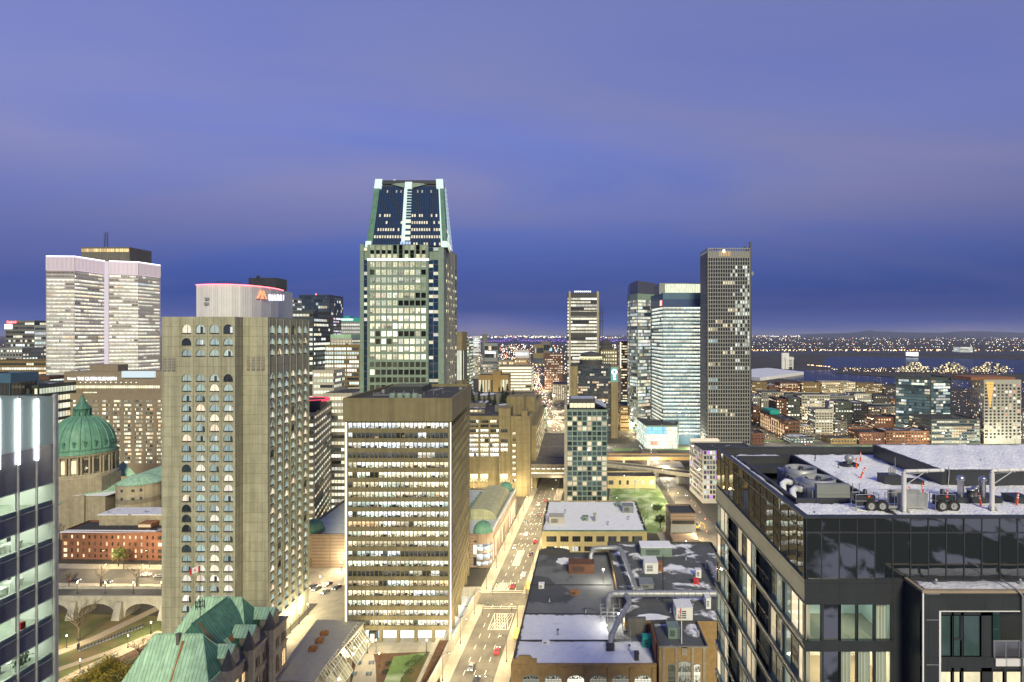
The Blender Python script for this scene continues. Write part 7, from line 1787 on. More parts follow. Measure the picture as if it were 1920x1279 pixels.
# arched windows and brick piers of the street front
fA = Face((xa0, yA), (xa1, yA)); rng = random.Random(6)
g = MB()
for k in range(7): g.slab(fA, 2.0+k*6.6, 3.2+k*6.6, 0, zA+.2, 0, .5)
g.slab(fA, 0, fA.L, zA+.9, zA+1.25, -.5, .35); g.slab(fA, 0.4, 7.6, zA+.9, zA+2.6, -.6, .1); g.loft([[fA.p(1.6, zA+2.6, .1), fA.p(6.4, zA+2.6, .1), fA.p(5.6, zA+3.6, .1), fA.p(2.4, zA+3.6, .1)], [fA.p(1.6, zA+2.6, -.6), fA.p(6.4, zA+2.6, -.6), fA.p(5.6, zA+3.6, -.6), fA.p(2.4, zA+3.6, -.6)]])
g.build('brick_piers', M['tan_brick'], T)
def archwin(fc, u, z0, w_, h, lit, rise=.3, trim=True):
    g = MB(); arc = [(u-w_/2*math.cos(math.pi*i/10), z0+h-w_*rise+w_*rise*math.sin(math.pi*i/10)) for i in range(11)]; pts = [(u-w_/2, z0)] + arc + [(u+w_/2, z0)]
    g.poly([fc.p(a, z, .06) for a, z in pts], 0, ctile((1, .95, .75), lit), [(a*.7, z*.3) for a, z in pts])
    for k in range(1, 5): g.slab(fc, u-w_/2+w_*k/5-.05, u-w_/2+w_*k/5+.05, z0, z0+h-w_*rise*.4, .06, .14, 1)
    for k in range(1, int(h/1.2)): g.slab(fc, u-w_/2, u+w_/2, z0+k*1.2-.05, z0+k*1.2+.05, .06, .13, 1)
    g.build('window', [M['office_glass'], M['granite_green']], T)
    g = MB(); o_ = [(u+(a-u)*1.14, z+.45) for a, z in arc]
    for i in range(10): g.poly([fc.p(*arc[i], .2), fc.p(*arc[i+1], .2), fc.p(*o_[i+1], .32), fc.p(*o_[i], .32)]); g.poly([fc.p(*arc[i], .0), fc.p(*arc[i+1], 0), fc.p(*arc[i+1], .2), fc.p(*arc[i], .2)])
    g.build('window_arch', M['limestone'], T)
for k in range(6): archwin(fA, 5.9+k*6.6, 9.2, 4.9, 5.2, rng.choice([.15, .5, .9, .3]))
fCx = Face((xc0, yC), (xc1, yC))
for (px, w_, h, lit) in ((1259, 1.8, 5.8, .05), (1283, 3.6, 6.6, .25), (1307, 1.8, 5.8, .8)): archwin(fCx, X(px, yC)-xc0, 13.0, w_, h, lit, .25)
g = MB()
for px in (1244, 1268, 1298, 1320): g.slab(fCx, X(px, yC)-xc0-.35, X(px, yC)-xc0+.35, 0, zC+.1, 0, .4)
g.slab(fCx, X(1278, yC)-xc0, X(1288, yC)-xc0, zC-2.2, zC+.5, 0, .3); g.slab(fCx, 0, fCx.L, zC, zC+.3, -.4, .3); g.build('stone_trim', M['limestone'], T)
g = MB(); g.box(xa1+.02, xa1+.6, 172, 184, zA, zC-.4); g.build('side_wall', M['rust_brick'], T)
g = MB(); g.box(X(1176, 189), X(1211, 189), 188.5, 189.9, zA, zA+5.5); g.build('screen_wall', M['dark_concrete'], T)
g = MB(); g.loft([[(x, yy, z) for x, z in [(-15.5, zA)] + [(-8.5-7*math.cos(k*math.pi/10), zA+1.2+1.6*math.sin(k*math.pi/10)) for k in range(11)] + [(-1.5, zA)]] for yy in (257.3, 258.6)], 0); g.build('gable', M['dark_slate'], T)
# ducts and roof plant, each its own thing
def duct(name, label, path, r, mat='galvanised', rings_=14, extra=None):
    Tt = thing(name, label, 'duct', path[0]); g = MB(); g.tube(path, r, 16); g.build('pipe', M[mat], Tt)
    g = MB(); L = [(Vector(a), Vector(c)) for a, c in zip(path, path[1:])]
    tot = sum((c-a).length for a, c in L)
    for k in range(rings_):
        s = tot*(k+.5)/rings_
        for a, c in L:
            l = (c-a).length
            if s <= l:
                p = a.lerp(c, s/l); d = (c-a).normalized()*.09; g.tube([tuple(p-d), tuple(p+d)], r*1.06, 16); break
            s -= l
    g.build('flange_ring', M['grey_paint'], Tt); return Tt
zD_ = 22.7
duct('duct', 'thick silver duct running straight across the warehouse roof', [(13.2, 205, 16.6), (12.6, 205, 21.2), (13.2, 205, zD_-.3), (14.6, 205, zD_), (52, 205, zD_)], 1.18, rings_=18)
duct('duct', 'long ribbed duct slanting from the back elbow to the main duct', [(X(1108, 243), 243, 16.6), (X(1108, 243), 243, 21.8), (X(1111, 245), 245, 23.2), (X(1116, 246), 246, 23.6), (X(1155, 247), 247, 23.6), (X(1161, 246), 246, 23.5), (X(1166, 243), 243, 23.4), (X(1192, 208), 208, 23.0)], .95, rings_=22)
duct('duct', 'bluish bent duct dropping from the main duct to the snowy roof', [(X(1174, 204), 204, 22.7), (X(1179, 201), 201, 22.6), (X(1180, 199), 199, 22.3), (X(1163, 191), 191, 21.4), (X(1150, 184), 184, 20.2), (X(1146, 182), 182, 19.2), (X(1143, 180.5), 180.5, 16.6)], .85, rings_=9)
duct('duct', 'short curved silver duct at the right edge of the warehouse roof', [(X(1326, 235), 235, 19.6), (X(1327, 235), 235, 21.8), (X(1331, 233), 233, 22.3), (X(1350, 215), 215, 22.3)], 1.0, rings_=7)
roofbox('plenum_box', 'dark square base box under the bent duct', 'duct base', 1137, 1152, 1222, zA, 1.6, 2.2, 'dark_slate')
roofbox('green_box', 'bright teal ventilation box on the snowy warehouse roof', 'vent box', 1205, 1221, 1215, zA, 3.2, 2.4, 'teal_paint')
roofbox('vent_unit', 'small dark fan unit on snow below the teal box', 'fan unit', 1190, 1198, 1240, zA, 2.2, 1.6, 'dark_slate')
roofbox('skylight_box', 'pale square skylight on the front left snow field', 'skylight', 1017, 1030, 1208, zA, .9, 2.2, 'white_paint', 'snow')
roofbox('skylight_box', 'pale square skylight on the dark roof field behind', 'skylight', 1010, 1020, 1104, zA, 1.6, 2, 'white_paint', 'snow')
roofbox('lit_container', 'dark rusty plant container with a bright lamp near the ducts', 'container', 1066, 1114, 1076, zA, 3.8, 6, 'dark_rust')
roofbox('air_handler', 'large white air handler near the tall mast', 'air handler', 1209, 1234, 1076, zB-.9, 4.2, 7, 'white_paint')
roofbox('air_handler', 'grey flat unit left of the mast base', 'air handler', 1201, 1226, 1104, zB-.9, 1.6, 6, 'grey_paint')
roofbox('plant_house', 'wide grey plant house at the back of the warehouse roof', 'plant house', 1202, 1260, 1044, zB-.9, 3.8, 8, 'granite_green', 'snow')
roofbox('brick_stack', 'rusty square stack beside the white air handler', 'chimney', 1234, 1243, 1072, zB-.9, 3.6, 2, 'rust_brick')
roofbox('air_handler', 'pale boxy unit behind the flagpole on the right block', 'air handler', 1268, 1299, 1166, zB-.9, 4.6, 6, 'white_paint')
roofbox('air_handler', 'ribbed green-grey cooler on the right brick block', 'air handler', 1253, 1274, 1198, zC-.9, 3.2, 4, 'granite_green')
roofbox('air_handler', 'slim white unit at the far right roof edge', 'air handler', 1324, 1333, 1142, zB-.9, 3.6, 4, 'white_paint')
roofbox('vent_unit', 'white vent stub at the right back of the warehouse roof', 'fan unit', 1305, 1315, 1084, zB-.9, 3, 2.2, 'white_paint')
roofbox('vent_unit', 'small red vent on the right part of the warehouse roof', 'fan unit', 1301, 1310, 1096, zB-.9, 1.8, 1.6, 'red_cloth')
roofbox('vent_unit', 'brown lit drum lying on the dark roof field', 'fan unit', 1069, 1085, 1116, zA, 1.3, 1.6, 'rust')
T = thing('roof_mast', 'tall thin lattice mast rising from the warehouse roof', 'mast', (X(1243, 205), 205, zB-.9))
g = MB()
for dx in (-.22, .22): g.tube([(X(1243, 205)+dx, 205, zB-.9), (X(1243, 205)+dx*.3, 205, Z(1040, 205))], .07, 4)
for k in range(16): g.tube([(X(1243, 205)-.2, 205, 20+k*1.05), (X(1243, 205)+.2, 205, 20.9+k*1.05)], .04, 4)
g.build('lattice', M['dark_metal'], T)
T = thing('flagpole', 'white flagpole with a drooping red flag on the right brick block', 'flagpole', (X(1278, 172), 172, zC-.9))
g = MB(); g.lathe(X(1278, 172), 172, [(.16, zC-.9), (.09, Z(1129, 172)), (.01, Z(1128, 172))], 8); g.build('pole', M['white_paint'], T)
g = MB(); z = Z(1137, 172); x = X(1278, 172)
for k in range(5): g.poly([(x-.05-k*.22, 172+.1*math.sin(k*2), z-k*.55), (x-.05-(k+1)*.22, 172+.1*math.sin(k*2+2), z-(k+1)*.55), (x-.05-(k+1)*.2, 172+.1*math.sin(k*2+2), z-(k+1)*.5-1.5), (x-.05-k*.2, 172+.1*math.sin(k*2), z-k*.5-1.5)], 0 if k in (0, 1, 4) else 1)
g.build('flag', [M['red_cloth'], M['white_cloth']], T)
T = thing('scaffold', 'pipe scaffold tower below the junction of the ducts', 'scaffold', (12, 200, zA))
g = MB()
for i in range(4):
    for j in range(3):
        x, y = 9.5+i*2.2, 197+j*3; g.tube([(x, y, zA), (x, y, 21.6)], .07, 4)
for k in range(3):
    for j in range(3): g.tube([(9.5, 197+j*3, zA+.8+k*1.3), (16.1, 197+j*3, zA+.8+k*1.3)], .06, 4); g.tube([(9.5+k*2.2, 197, zA+1+j), (11.7+k*2.2, 197, zA+2.2+j*.6)], .05, 4)
    for i in range(4): g.tube([(9.5+i*2.2, 197, zA+.8+k*1.3), (9.5+i*2.2, 203, zA+.8+k*1.3)], .06, 4)
g.build('tubes', M['galvanised'], T)
T = thing('scaffold', 'open pipe frame around the foot of the bent duct', 'scaffold', (16, 186, zA))
g = MB()
for i in range(3):
    for j in range(3):
        x, y = 13.6+i*2.4, 184+j*3; g.tube([(x, y, zA), (x, y, 20.8)], .06, 4)
for k in range(3):
    for j in range(3): g.tube([(13.6, 184+j*3, zA+.6+k), (18.4, 184+j*3, zA+.6+k)], .05, 4)
    for i in range(3): g.tube([(13.6+i*2.4, 184, zA+.6+k), (13.6+i*2.4, 190, zA+.6+k)], .05, 4)
g.build('tubes', M['galvanised'], T)
# dark cube and low neighbour at the second street
T = fb('dark_roof_cube', 'square brown building with a black roof and grey banded front', 'building', 1257.5, 1305, 962, 318, 2, 'pink_stone', 17, .05, pane=9, hfrac=.3, roof='dark_slate')
b = MB(); b.slab(Face((X(1257.5, 318), 318), (X(1305, 318), 318)), 0, 14, 5.5, 10, 0, .08); b.build('grey_band', M['grey_paint'], T)
b = MB(); b.box(X(1260, 310), X(1309, 310), 308, 317.9, 0, 5.2); b.build('front_annex', M['pink_stone'], T)
b = MB(); b.box(X(1283, 312), X(1284.5, 312), 307.8, 308, 4, 4.6, bottom=True); b.build('wall_lamp', M['lamp_bulb'], T)
# ------------------------------------------------------------------ far city
ORD = ['first', 'second', 'third', 'fourth', 'fifth', 'sixth', 'seventh', 'eighth', 'ninth', 'tenth', 'eleventh', 'twelfth', 'thirteenth', 'fourteenth', 'fifteenth', 'sixteenth']
WORD = dict(frame_grey='grey framed', frame_white='pale gridded', dark_frame='dark glass', dark_rust='rust brown', dark_red='dark red brick', dark_tan='amber-lit', red_brick='red brick', rust_brick='rust brown brick', tan_brick='amber-lit brick', cream_brick='cream brick', concrete='pale concrete', granite_green='grey-green glass', dark_slate='dark slate-grey', grey_paint='grey', dark_concrete='dark concrete', pale_panel='white gridded', bonaventure_concrete='brown concrete', limestone='lit limestone', beige_paint='beige')
def row(desc, Y, items, dep=None):
    for i, it in enumerate(items):
        pl, pr, yt, nf, wall, p, pal = it[:7]; kw = dict(it[7]) if len(it) > 7 else {}
        kw.setdefault('pier', 1.5); kw.setdefault('t', .15); kw.setdefault('hi', 1.5); p = p*.75
        fb('city_block', f"{WORD[wall]} block, {ORD[i]} from left in the row {desc}", 'building', pl, pr, yt, Y + kw.pop('dy', 0), nf, wall, dep, p, pal, pane=kw.pop('pane', 3.2), roof=kw.pop('roof', 'roof_snowy' if (i*7+int(Y)) % 3 == 0 else 'roof_dark'), run=2, seed=int(Y+pl), **kw)
row('facing the far basin', 1130, [(1410, 1438, 716, 7, 'dark_tan', .6, WARM), (1441, 1460, 722, 5, 'dark_rust', .4, WARM), (1463, 1500, 718, 6, 'dark_rust', .5, WARM), (1503, 1538, 717, 6, 'dark_tan', .45, WARM),
    (1541, 1604, 716, 5, 'limestone', .8, WARM[:1]+OFFICE[:1]), (1606, 1654, 719, 6, 'dark_tan', .6, OFFICE), (1657, 1690, 724, 5, 'dark_slate', .3, WARM), (1792, 1815, 736, 4, 'dark_red', .5, WARM), (1690, 1700, 727, 4, 'dark_rust', .4, WARM)], 30)
row('in front of the basin warehouses', 900, [(1412, 1425, 742, 6, 'frame_grey', .5, OFFICE), (1427, 1470, 735, 7, 'frame_grey', .45, WARM), (1473, 1499, 739, 7, 'dark_concrete', .4, OFFICE), (1556, 1600, 742, 6, 'frame_grey', .5, WARM), (1603, 1634, 738, 7, 'frame_white', .5, OFFICE), (1637, 1668, 742, 6, 'dark_slate', .35, OFFICE), (1670, 1694, 747, 5, 'dark_rust', .5, WARM)], 34)
row('of mid-rise homes near the boulevard', 745, [(1412, 1424, 762, 6, 'dark_rust', .5, WARM), (1456, 1475, 748, 8, 'dark_red', .4, WARM), (1477, 1500, 746, 8, 'dark_frame', .5, OFFICE), (1503, 1556, 740, 10, 'frame_white', .55, OFFICE+WARM, dict(pier=.9)), (1566, 1598, 753, 8, 'dark_frame', .35, OFFICE), (1600, 1626, 755, 8, 'dark_slate', .4, COOL), (1628, 1650, 762, 7, 'frame_grey', .4, WARM), (1652, 1694, 762, 8, 'frame_white', .35, WARM, dict(pier=1.1))], 30)
row('just behind the green-lit lawn', 668, [(1529, 1562, 767, 9, 'frame_white', .4, OFFICE, dict(pier=1.0)), (1565, 1588, 790, 5, 'dark_slate', .5, OFFICE), (1590, 1637, 802, 4, 'dark_rust', .5, WARM), (1640, 1692, 782, 5, 'dark_red', .45, WARM), (1500, 1526, 798, 4, 'dark_concrete', .4, WARM)], 22)
row('at the lawn edge', 603, [(1482, 1525, 820, 2, 'dark_frame', .8, COOL), (1558, 1606, 822, 1, 'dark_tan', .1, WARM), (1611, 1659, 811, 4, 'dark_red', .6, WARM), (1661, 1744, 808, 4, 'dark_rust', .25, WARM), (1408, 1433, 812, 3, 'dark_red', .3, WARM)], 24)
T = fb('brick_factory', 'long brown brick factory with glowing pilasters and a teal roof box', 'building', 1471, 1500, 789, 637, 4, 'dark_rust', 84, .5, pal=WARM, pane=3.6, pier=1.2)
b = MB()
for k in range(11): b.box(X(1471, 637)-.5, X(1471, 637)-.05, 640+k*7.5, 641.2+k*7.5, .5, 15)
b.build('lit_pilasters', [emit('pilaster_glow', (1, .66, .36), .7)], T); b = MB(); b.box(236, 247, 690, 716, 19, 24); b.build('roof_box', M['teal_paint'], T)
fb('pier_tower', 'slim pale green frame tower among the mid-rise homes', 'building', 1555, 1563, 752, 690, 12, 'pale_panel', 12, .3, pal=OFFICE, pane=4, pier=1)
Yr = 643
plan = [(X(1696, Yr)+2, Yr+22), (X(1745, Yr), Yr), (X(1784, Yr), Yr+1), (X(1788, Yr), Yr+40), (X(1700, Yr+40), Yr+44)]
tower('curved_glass_block', 'tall dark glass apartment block with curved lit balconies', 'building', plan, 0, Z(708, Yr), [(5+i*3.3, 7.4+i*3.3) for i in range(18)], {0: dict(pane=2.6, p=.3), 1: dict(pane=2.6, p=.5), 4: {}}, wall='dark_frame', win='bay_glass', p=.4, pal=OFFICE+COOL+WARM[:1], run=1.5, seed=91, hi=1.3, lo=.25, dark=.06, dc=(.5, .8, .8), t=.15)
fb('glass_wing', 'lower glass wing with a lit shop front beside the curved glass block', 'building', 1746, 1838, 786, 600, 8, 'dark_frame', 40, .45, pal=OFFICE+WARM, pane=2.6, win='bay_glass', hfrac=.6)
Yw = 604
plan = [(X(1845, Yw), Yw), (X(1916, Yw), Yw+1), (X(1916, Yw), Yw+40), (X(1817, Yw+40), Yw+40), ]
T = tower('white_punched_block', 'white apartment block with punched windows and an orange tapering loggia', 'building', plan, 0, Z(712, Yw), [(6+i*3.4, 8.1+i*3.4) for i in range(17)], {0: dict(pane=4.2, pier=1.9), 3: dict(pane=4.6, pier=2.0)}, wall='frame_white', t=.15, p=.22, pal=WARM+OFFICE+[(1, .4, .3)], pier=.9, every=1, run=1, seed=92, dark=.03, hi=1.1)
f3 = Face((X(1817, Yw+40), Yw+40), (X(1845, Yw), Yw))
B = MB()
for k in range(9):
    w0 = 8.0*(1-k/9.5); zz_ = Z(716+k*5.4, Yw)
    B.poly([(X(1856, Yw)-w0/2, Yw-.3, zz_-2.6), (X(1856, Yw)+w0/2, Yw-.3, zz_-2.6), (X(1856, Yw)+w0/2, Yw-.3, zz_), (X(1856, Yw)-w0/2, Yw-.3, zz_)], 0, ctile((1, .55, .15), .9), [(k, 0), (k+1, 0), (k+1, 1), (k, 1)])
B.build('loggia', M['flat_glass'], T)
b = MB(); b.box(X(1822, Yw+5), X(1905, Yw+5), Yw+6, Yw+36, Z(712, Yw)-.8, Z(708, Yw)); b.build('roof_terrace', M['rust_brick'], T)
fb('beige_end_block', 'beige block cut by the right edge beyond the white punched block', 'building', 1917, 1990, 772, 640, 9, 'frame_grey', 30, .5, pal=WARM)
# centre distance
T = fb('deco_building', 'tan art-deco building with tall window slots and a raised centre', 'building', 897, 953, 703, 1000, 1, 'dark_tan', 40, .6, pal=OFFICE, pane=5, hfrac=.7, pier=2.4)
addbox(T, 'centre_tower', 924, 939, 696, 760, 997, 20, 'dark_tan', z0=0)
fb('bright_ribbon_office', 'long office with five brightly lit ribbons behind the deco building', 'building', 935, 997, 686, 1160, 8, 'limestone', 60, .98, pal=[(1, .95, .7)], run=20, pane=3, hi=1.3, lo=1.0)
row('behind the bright ribbon office', 1500, [(882, 900, 668, 12, 'concrete', .6, OFFICE), (903, 932, 682, 5, 'grey_paint', .6, WARM), (935, 962, 676, 4, 'limestone', .8, WARM), (965, 990, 673, 5, 'tan_brick', .8, WARM)], 60)
T = fb('brewery_block', 'grey block carrying a white lettered sign in the far centre', 'building', 908, 933, 644, 2000, 3, 'grey_paint', 60, .1)
text3d('letters', 'Molson', (X(909.5, 1998), 1997, Z(663, 1998)), Vector((1, 0)), 13.5, 'sign_white', T, sx=.92, bold=.4)
T = thing('silo', 'dark round silo standing left of the lettered brewery sign', 'silo', (X(908, 2050), 2050, 0)); b = MB(); b.lathe(X(908, 2050), 2060, [(10, 0), (10, Z(627, 2050)), (.1, Z(626, 2050))], 20, 0); b.build('shaft', M['dark_concrete'], T)
fb('striped_tower', 'far tower with white lit vertical stripes on the left of the silo', 'building', 886, 898, 630, 1800, 20, 'pale_panel', 30, .8, pal=COOL, pane=7)
fb('flat_lit_hall', 'white lit flat hall in the glow before the purple bridge', 'building', 966, 992, 657, 1900, 3, 'pale_panel', 50, .95, pal=COOL, pane=5)
fb('blank_slab', 'tall blank brown slab near the vanishing street', 'building', 1000, 1019, 646, 2100, 2, 'bonaventure_concrete', 40, .1)
fb('blank_slab', 'wide blank brown slab right behind the taller brown one', 'building', 1014, 1032, 640, 2250, 2, 'dark_concrete', 40, .1)
T = fb('amber_hotel', 'brown far hotel with rows of small warm windows and a blue roof mark', 'hotel', 1021, 1055, 663, 1200, 16, 'dark_rust', 40, .6, pal=[(1, .93, .75)], pane=3.4, pier=1.6, run=1.3)
addglow(T, 'roof_mark', 1030, 1035, 654, 658, 1199, 'screen_blue')
fb('stone_exchange', 'amber-lit stone block with small square windows by the vanishing street', 'building', 1036, 1066, 720, 1000, 11, 'limestone', 50, .85, pal=[(1, .9, .6)], pane=3.2, pier=1.4, run=2)
fb('street_shop_block', 'pale block with shop windows at the bend of the main street', 'building', 1015, 1024, 765, 700, 6, 'granite_green', 40, .4, pal=COOL)
row('left of the vanishing street', 1320, [(866, 880, 676, 14, 'dark_slate', .5, COOL), (955, 975, 693, 6, 'cream_brick', .7, OFFICE), (978, 992, 690, 6, 'tan_brick', .7, WARM)], 40)
# violet-lit truss bridge
T = thing('truss_bridge', 'distant steel truss bridge strung with violet lights', 'bridge', (X(970, 3500), 3500, 0))
b = MB(); lb = MB(); Yq = 3500; rng = random.Random(55)
def octa(mb, x, y, z, r, m=0):
    v = [(x+r, y, z), (x-r, y, z), (x, y+r, z), (x, y-r, z), (x, y, z+r), (x, y, z-r)]
    i = len(mb.v); mb.v += v
    for f in ((0, 2, 4), (2, 1, 4), (1, 3, 4), (3, 0, 4), (2, 0, 5), (1, 2, 5), (3, 1, 5), (0, 3, 5)):
        mb.f.append(tuple(i+q for q in f)); mb.m.append(m); mb.sm.append(False); mb.uv += [(0, 0)]*3; mb.c += [(0, 0, 0, 1)]*3
for s in range(90):
    px = 880+s*4.0; x = X(px, Yq); zd = Z(641, Yq); hump = 10 + 26*max(0, 1-abs(px-958)/26) + 22*max(0, 1-abs(px-1120)/30) + 24*max(0, 1-abs(px-1042)/20)
    b.tube([(x, Yq, zd), (x, Yq, zd+hump)], 1.0, 4); b.tube([(x, Yq, zd+hump), (x+13, Yq, zd)], .8, 4)
    if s % 6 == 0: b.box(x-2, x+2, Yq-4, Yq+4, 0, zd)
    for q in range(3): octa(lb, x+rng.uniform(0, 12), Yq-3, zd+rng.uniform(0, hump), 2.0)
b.box(X(880, Yq), X(1240, Yq), Yq-6, Yq+6, Z(643, Yq), Z(641, Yq), bottom=True)
b.build('truss', M['dark_metal'], T); o = lb.build('lights', M['violet'], T); o['kind'] = 'stuff'
# harbour pier and tower
T = thing('pier_terminal', 'long white flat terminal on a pier in the basin', 'terminal', (X(1450, 1600), 1600, 0))
b = MB(); q0 = [G(1395, 712), G(1425, 715), G(1507, 703), G(1440, 695), G(1405, 698)]
b.prism(q0, .5, 9, 0, 1); b.build('hall', [M['white_paint'], M['snow_thin']], T)
T = thing('harbour_tower', 'white frame tower beside the pier terminal', 'tower', (X(1480, 1900), 1900, 0))
b = MB(); Yh_ = 1900
for px in (1473.5, 1486): b.box(X(px, Yh_), X(px+1.6, Yh_), Yh_, Yh_+4, 0, Z(671, Yh_))
for k in range(8): b.box(X(1473.5, Yh_), X(1487.6, Yh_), Yh_+.2, Yh_+3.8, 8+k*4.4, 10+k*4.4, bottom=True)
b.box(X(1472, Yh_), X(1489, Yh_), Yh_-.5, Yh_+6, Z(673.5, Yh_), Z(671, Yh_), bottom=True); b.build('frame', M['white_paint'], T)
b = MB(); b.box(X(1473, Yh_)-6, X(1484, Yh_)-4, Yh_+10, Yh_+20, 0, Z(662, Yh_)); b.build('lit_block', [emit('tower_glow', (1, .93, .8), .55)], T)
rngq = random.Random(12)
for i, (pa, pb, ytp) in enumerate(((1684, 1741, 682), (1752, 1812, 685), (1824, 1892, 689))):
    Yc = 1740; T = thing('cube_housing', ['left cluster of piled concrete housing cubes on the spit', 'middle cluster of piled concrete housing cubes on the spit', 'right cluster of piled concrete housing cubes on the spit'][i], 'housing', (X((pa+pb)/2, Yc), Yc, 0))
    b = MB(); B = MB(); n = 13
    for k in range(n):
        pk = pa+(pb-pa)*k/n; hmax = (1-abs(k-n/2)/(n/2))*.7+.35
        for lv in range(int(7*hmax)+1):
            if rngq.random() < .16: continue
            x = X(pk, Yc)+rngq.uniform(-1.5, 1.5); y = Yc+rngq.uniform(-8, 8); z = lv*4.2+2; b.box(x, x+6.6, y, y+10, z, z+4.2, bottom=True)
            if rngq.random() < .6: B.poly([(x+1, y-.1, z+.8), (x+4.6, y-.1, z+.8), (x+4.6, y-.1, z+3.2), (x+1, y-.1, z+3.2)], 0, ctile((1, .82, .5), rngq.uniform(.9, 2)), [(0, 0), (1, 0), (1, 1), (0, 1)])
    b.build('cubes', M['concrete'], T); o = B.build('windows', M['flat_glass'], T); o['kind'] = 'stuff'
def spit(name, pts, hgt, mat):
    b = MB(); b.prism([G(*p) for p in pts], 0, hgt, 0); return structure(name, b, M[mat])
spit('spit', [(1560, 700), (1680, 708), (1900, 716), (1960, 712), (1900, 704), (1700, 692), (1600, 690)], 1.5, 'city_ground')
spit('shore_bank', [(1395, 668), (1600, 664), (1930, 668), (2200, 672), (2200, 660), (1395, 660)], 6, 'hill')
T = fb('far_white_block', 'far white lit block on the opposite river shore', 'building', 1800, 1824, 651, 3500, 5, 'pale_panel', 60, .9, pal=COOL, pane=12)
T = fb('far_bright_box', 'far bright floodlit box left on the opposite river shore', 'building', 1711, 1722, 660, 3000, 1, 'pale_panel', 60, 1., pal=[(.9, 1, .95)], pane=12, hfrac=.9, hi=1.6, lo=1.4)
# masses of far lamps and lit houses nobody could count
def in_water(px, py):
    if 668 < py < 690 and px > 1400 and py < 690 - max(0, (1545-px))*.02: return not (px < 1560 and py > 684)
    if 693 < py < 718 and 1440 < px < 1900: return py > 694+(px-1500)*.02 if px > 1500 else py > 695
    if 634 < py < 645.5 and 700 < px < 1180: return True
    return False
def lightfield(name, n, fpos, fcol, seed, rs=(.25, .5)):
    rng = random.Random(seed); mb = MB()
    for _ in range(n):
        px, py, z = fpos(rng)
        if in_water(px, py): continue
        y = GY(py, z); 
        if y > 40000 or y < 0: continue
        octa(mb, X(px, y), y, z, y/F*1.875*rng.uniform(*rs), fcol(rng))
    o = mb.build(name, [M['town_white'], M['town_orange'], M['town_cool'], M['taillight'], M['violet']]); o['kind'] = 'stuff'; return o
def c1(rng): return rng.choices((0, 1, 2, 3), (6, 3, 2, .4))[0]
def flat(pa, pb, ya, yb, z=8, pw=1.): return lambda rng: (rng.uniform(pa, pb), ya+(yb-ya)*rng.random()**pw, z*rng.uniform(.4, 1.4))
lightfield('town_lights', 420, flat(-60, 2000, 628.4, 632, 12), c1, 1, (.2, .5))
lightfield('town_lights', 330, lambda r: (r.gauss(r.choice((1450, 1530, 1700, 1790, 1860, 1905)), 38), r.gauss(630.2, .8), 12), lambda r: r.choice((0, 0, 1)), 11, (.25, .6))
def bands_(rng):
    py = rng.choice((634.5, 637.5, 642, 645.5, 651)) + rng.gauss(0, .9); k = rng.choice((1420, 1470, 1500, 1560, 1610, 1655, 1690, 1740, 1770, 1830, 1880, 1910)); return (rng.gauss(k, 20) if rng.random() < .7 else rng.uniform(1400, 1960), py, 8)
lightfield('town_lights', 460, bands_, c1, 2, (.16, .36))
lightfield('town_lights', 230, flat(1395, 2000, 655.2, 658, 9), lambda r: r.choice((0, 1, 1)), 3, (.25, .5))
lightfield('town_lights', 1000, flat(1410, 1930, 708, 826, 6, .9), lambda r: r.choices((0, 1, 2, 3), (3, 6, 1, .6))[0], 4, (.16, .34))
lightfield('town_lights', 80, flat(1560, 1700, 690, 697, 8), lambda r: r.choice((0, 0, 1)), 5, (.18, .42))
lightfield('town_lights', 240, flat(1680, 1900, 688, 706, 12), lambda r: r.choice((0, 1)), 6, (.14, .3))
lightfield('town_lights', 60, lambda r: (lambda t: (1490+t*110, 682+t*9.5, 8))(r.random()), lambda r: 1, 7, (.3, .5))
lightfield('town_lights', 800, flat(858, 1066, 646, 704, 10, .9), lambda r: r.choices((0, 1, 2, 3), (4, 4, 2, 1.2))[0], 8, (.2, .5))
lightfield('town_lights', 200, flat(930, 985, 645, 685, 14), lambda r: r.choices((0, 1, 2, 3), (6, 4, 2, 1))[0], 9, (.2, .45))
lightfield('town_lights', 160, flat(1125, 1185, 627.9, 655, 8), c1, 10, (.25, .55))
lightfield('town_lights', 170, flat(-20, 95, 640, 700, 16), c1, 12, (.2, .45))
lightfield('town_lights', 200, flat(862, 1060, 627.6, 633.6, 10), c1, 13, (.3, .7))
# traffic glow on the vanishing street: head and tail lamps of far queues
def streetpt(rng):
    y = rng.uniform(560, 1650); 
    for (p, q) in zip(street_path, street_path[1:]):
        if p[1] <= y <= q[1]: cx = p[0]+(q[0]-p[0])*(y-p[1])/(q[1]-p[1]); break
    x = cx+rng.uniform(-8, 8); z = .8; return (CX+x*F/y, CY+(H-z)*F/y, z)
def fieldpts(name, n, fp, fc, seed, r):
    rng = random.Random(seed); mb = MB()
    for _ in range(n):
        px, py, z = fp(rng); y = GY(py, z); octa(mb, X(px, y), y, z, r*rng.uniform(.6, 1.3)*max(1, y/700), fc(rng))
    o = mb.build(name, [M['town_white'], M['town_orange'], M['town_cool'], M['taillight']]); o['kind'] = 'stuff'
fieldpts('traffic_lights', 260, streetpt, lambda r: r.choices((0, 1, 2, 3), (4, 4, 1, 3))[0], 21, .45)
fieldpts('traffic_lights', 90, lambda r: (lambda y: (CX+(72+r.uniform(-6, 6)+(0 if y < 640 else (y-640)*.06))*F/y, CY+(H-.8)*F/y, .8))(r.uniform(560, 1000)), lambda r: r.choice((0, 2, 3)), 22, .4)
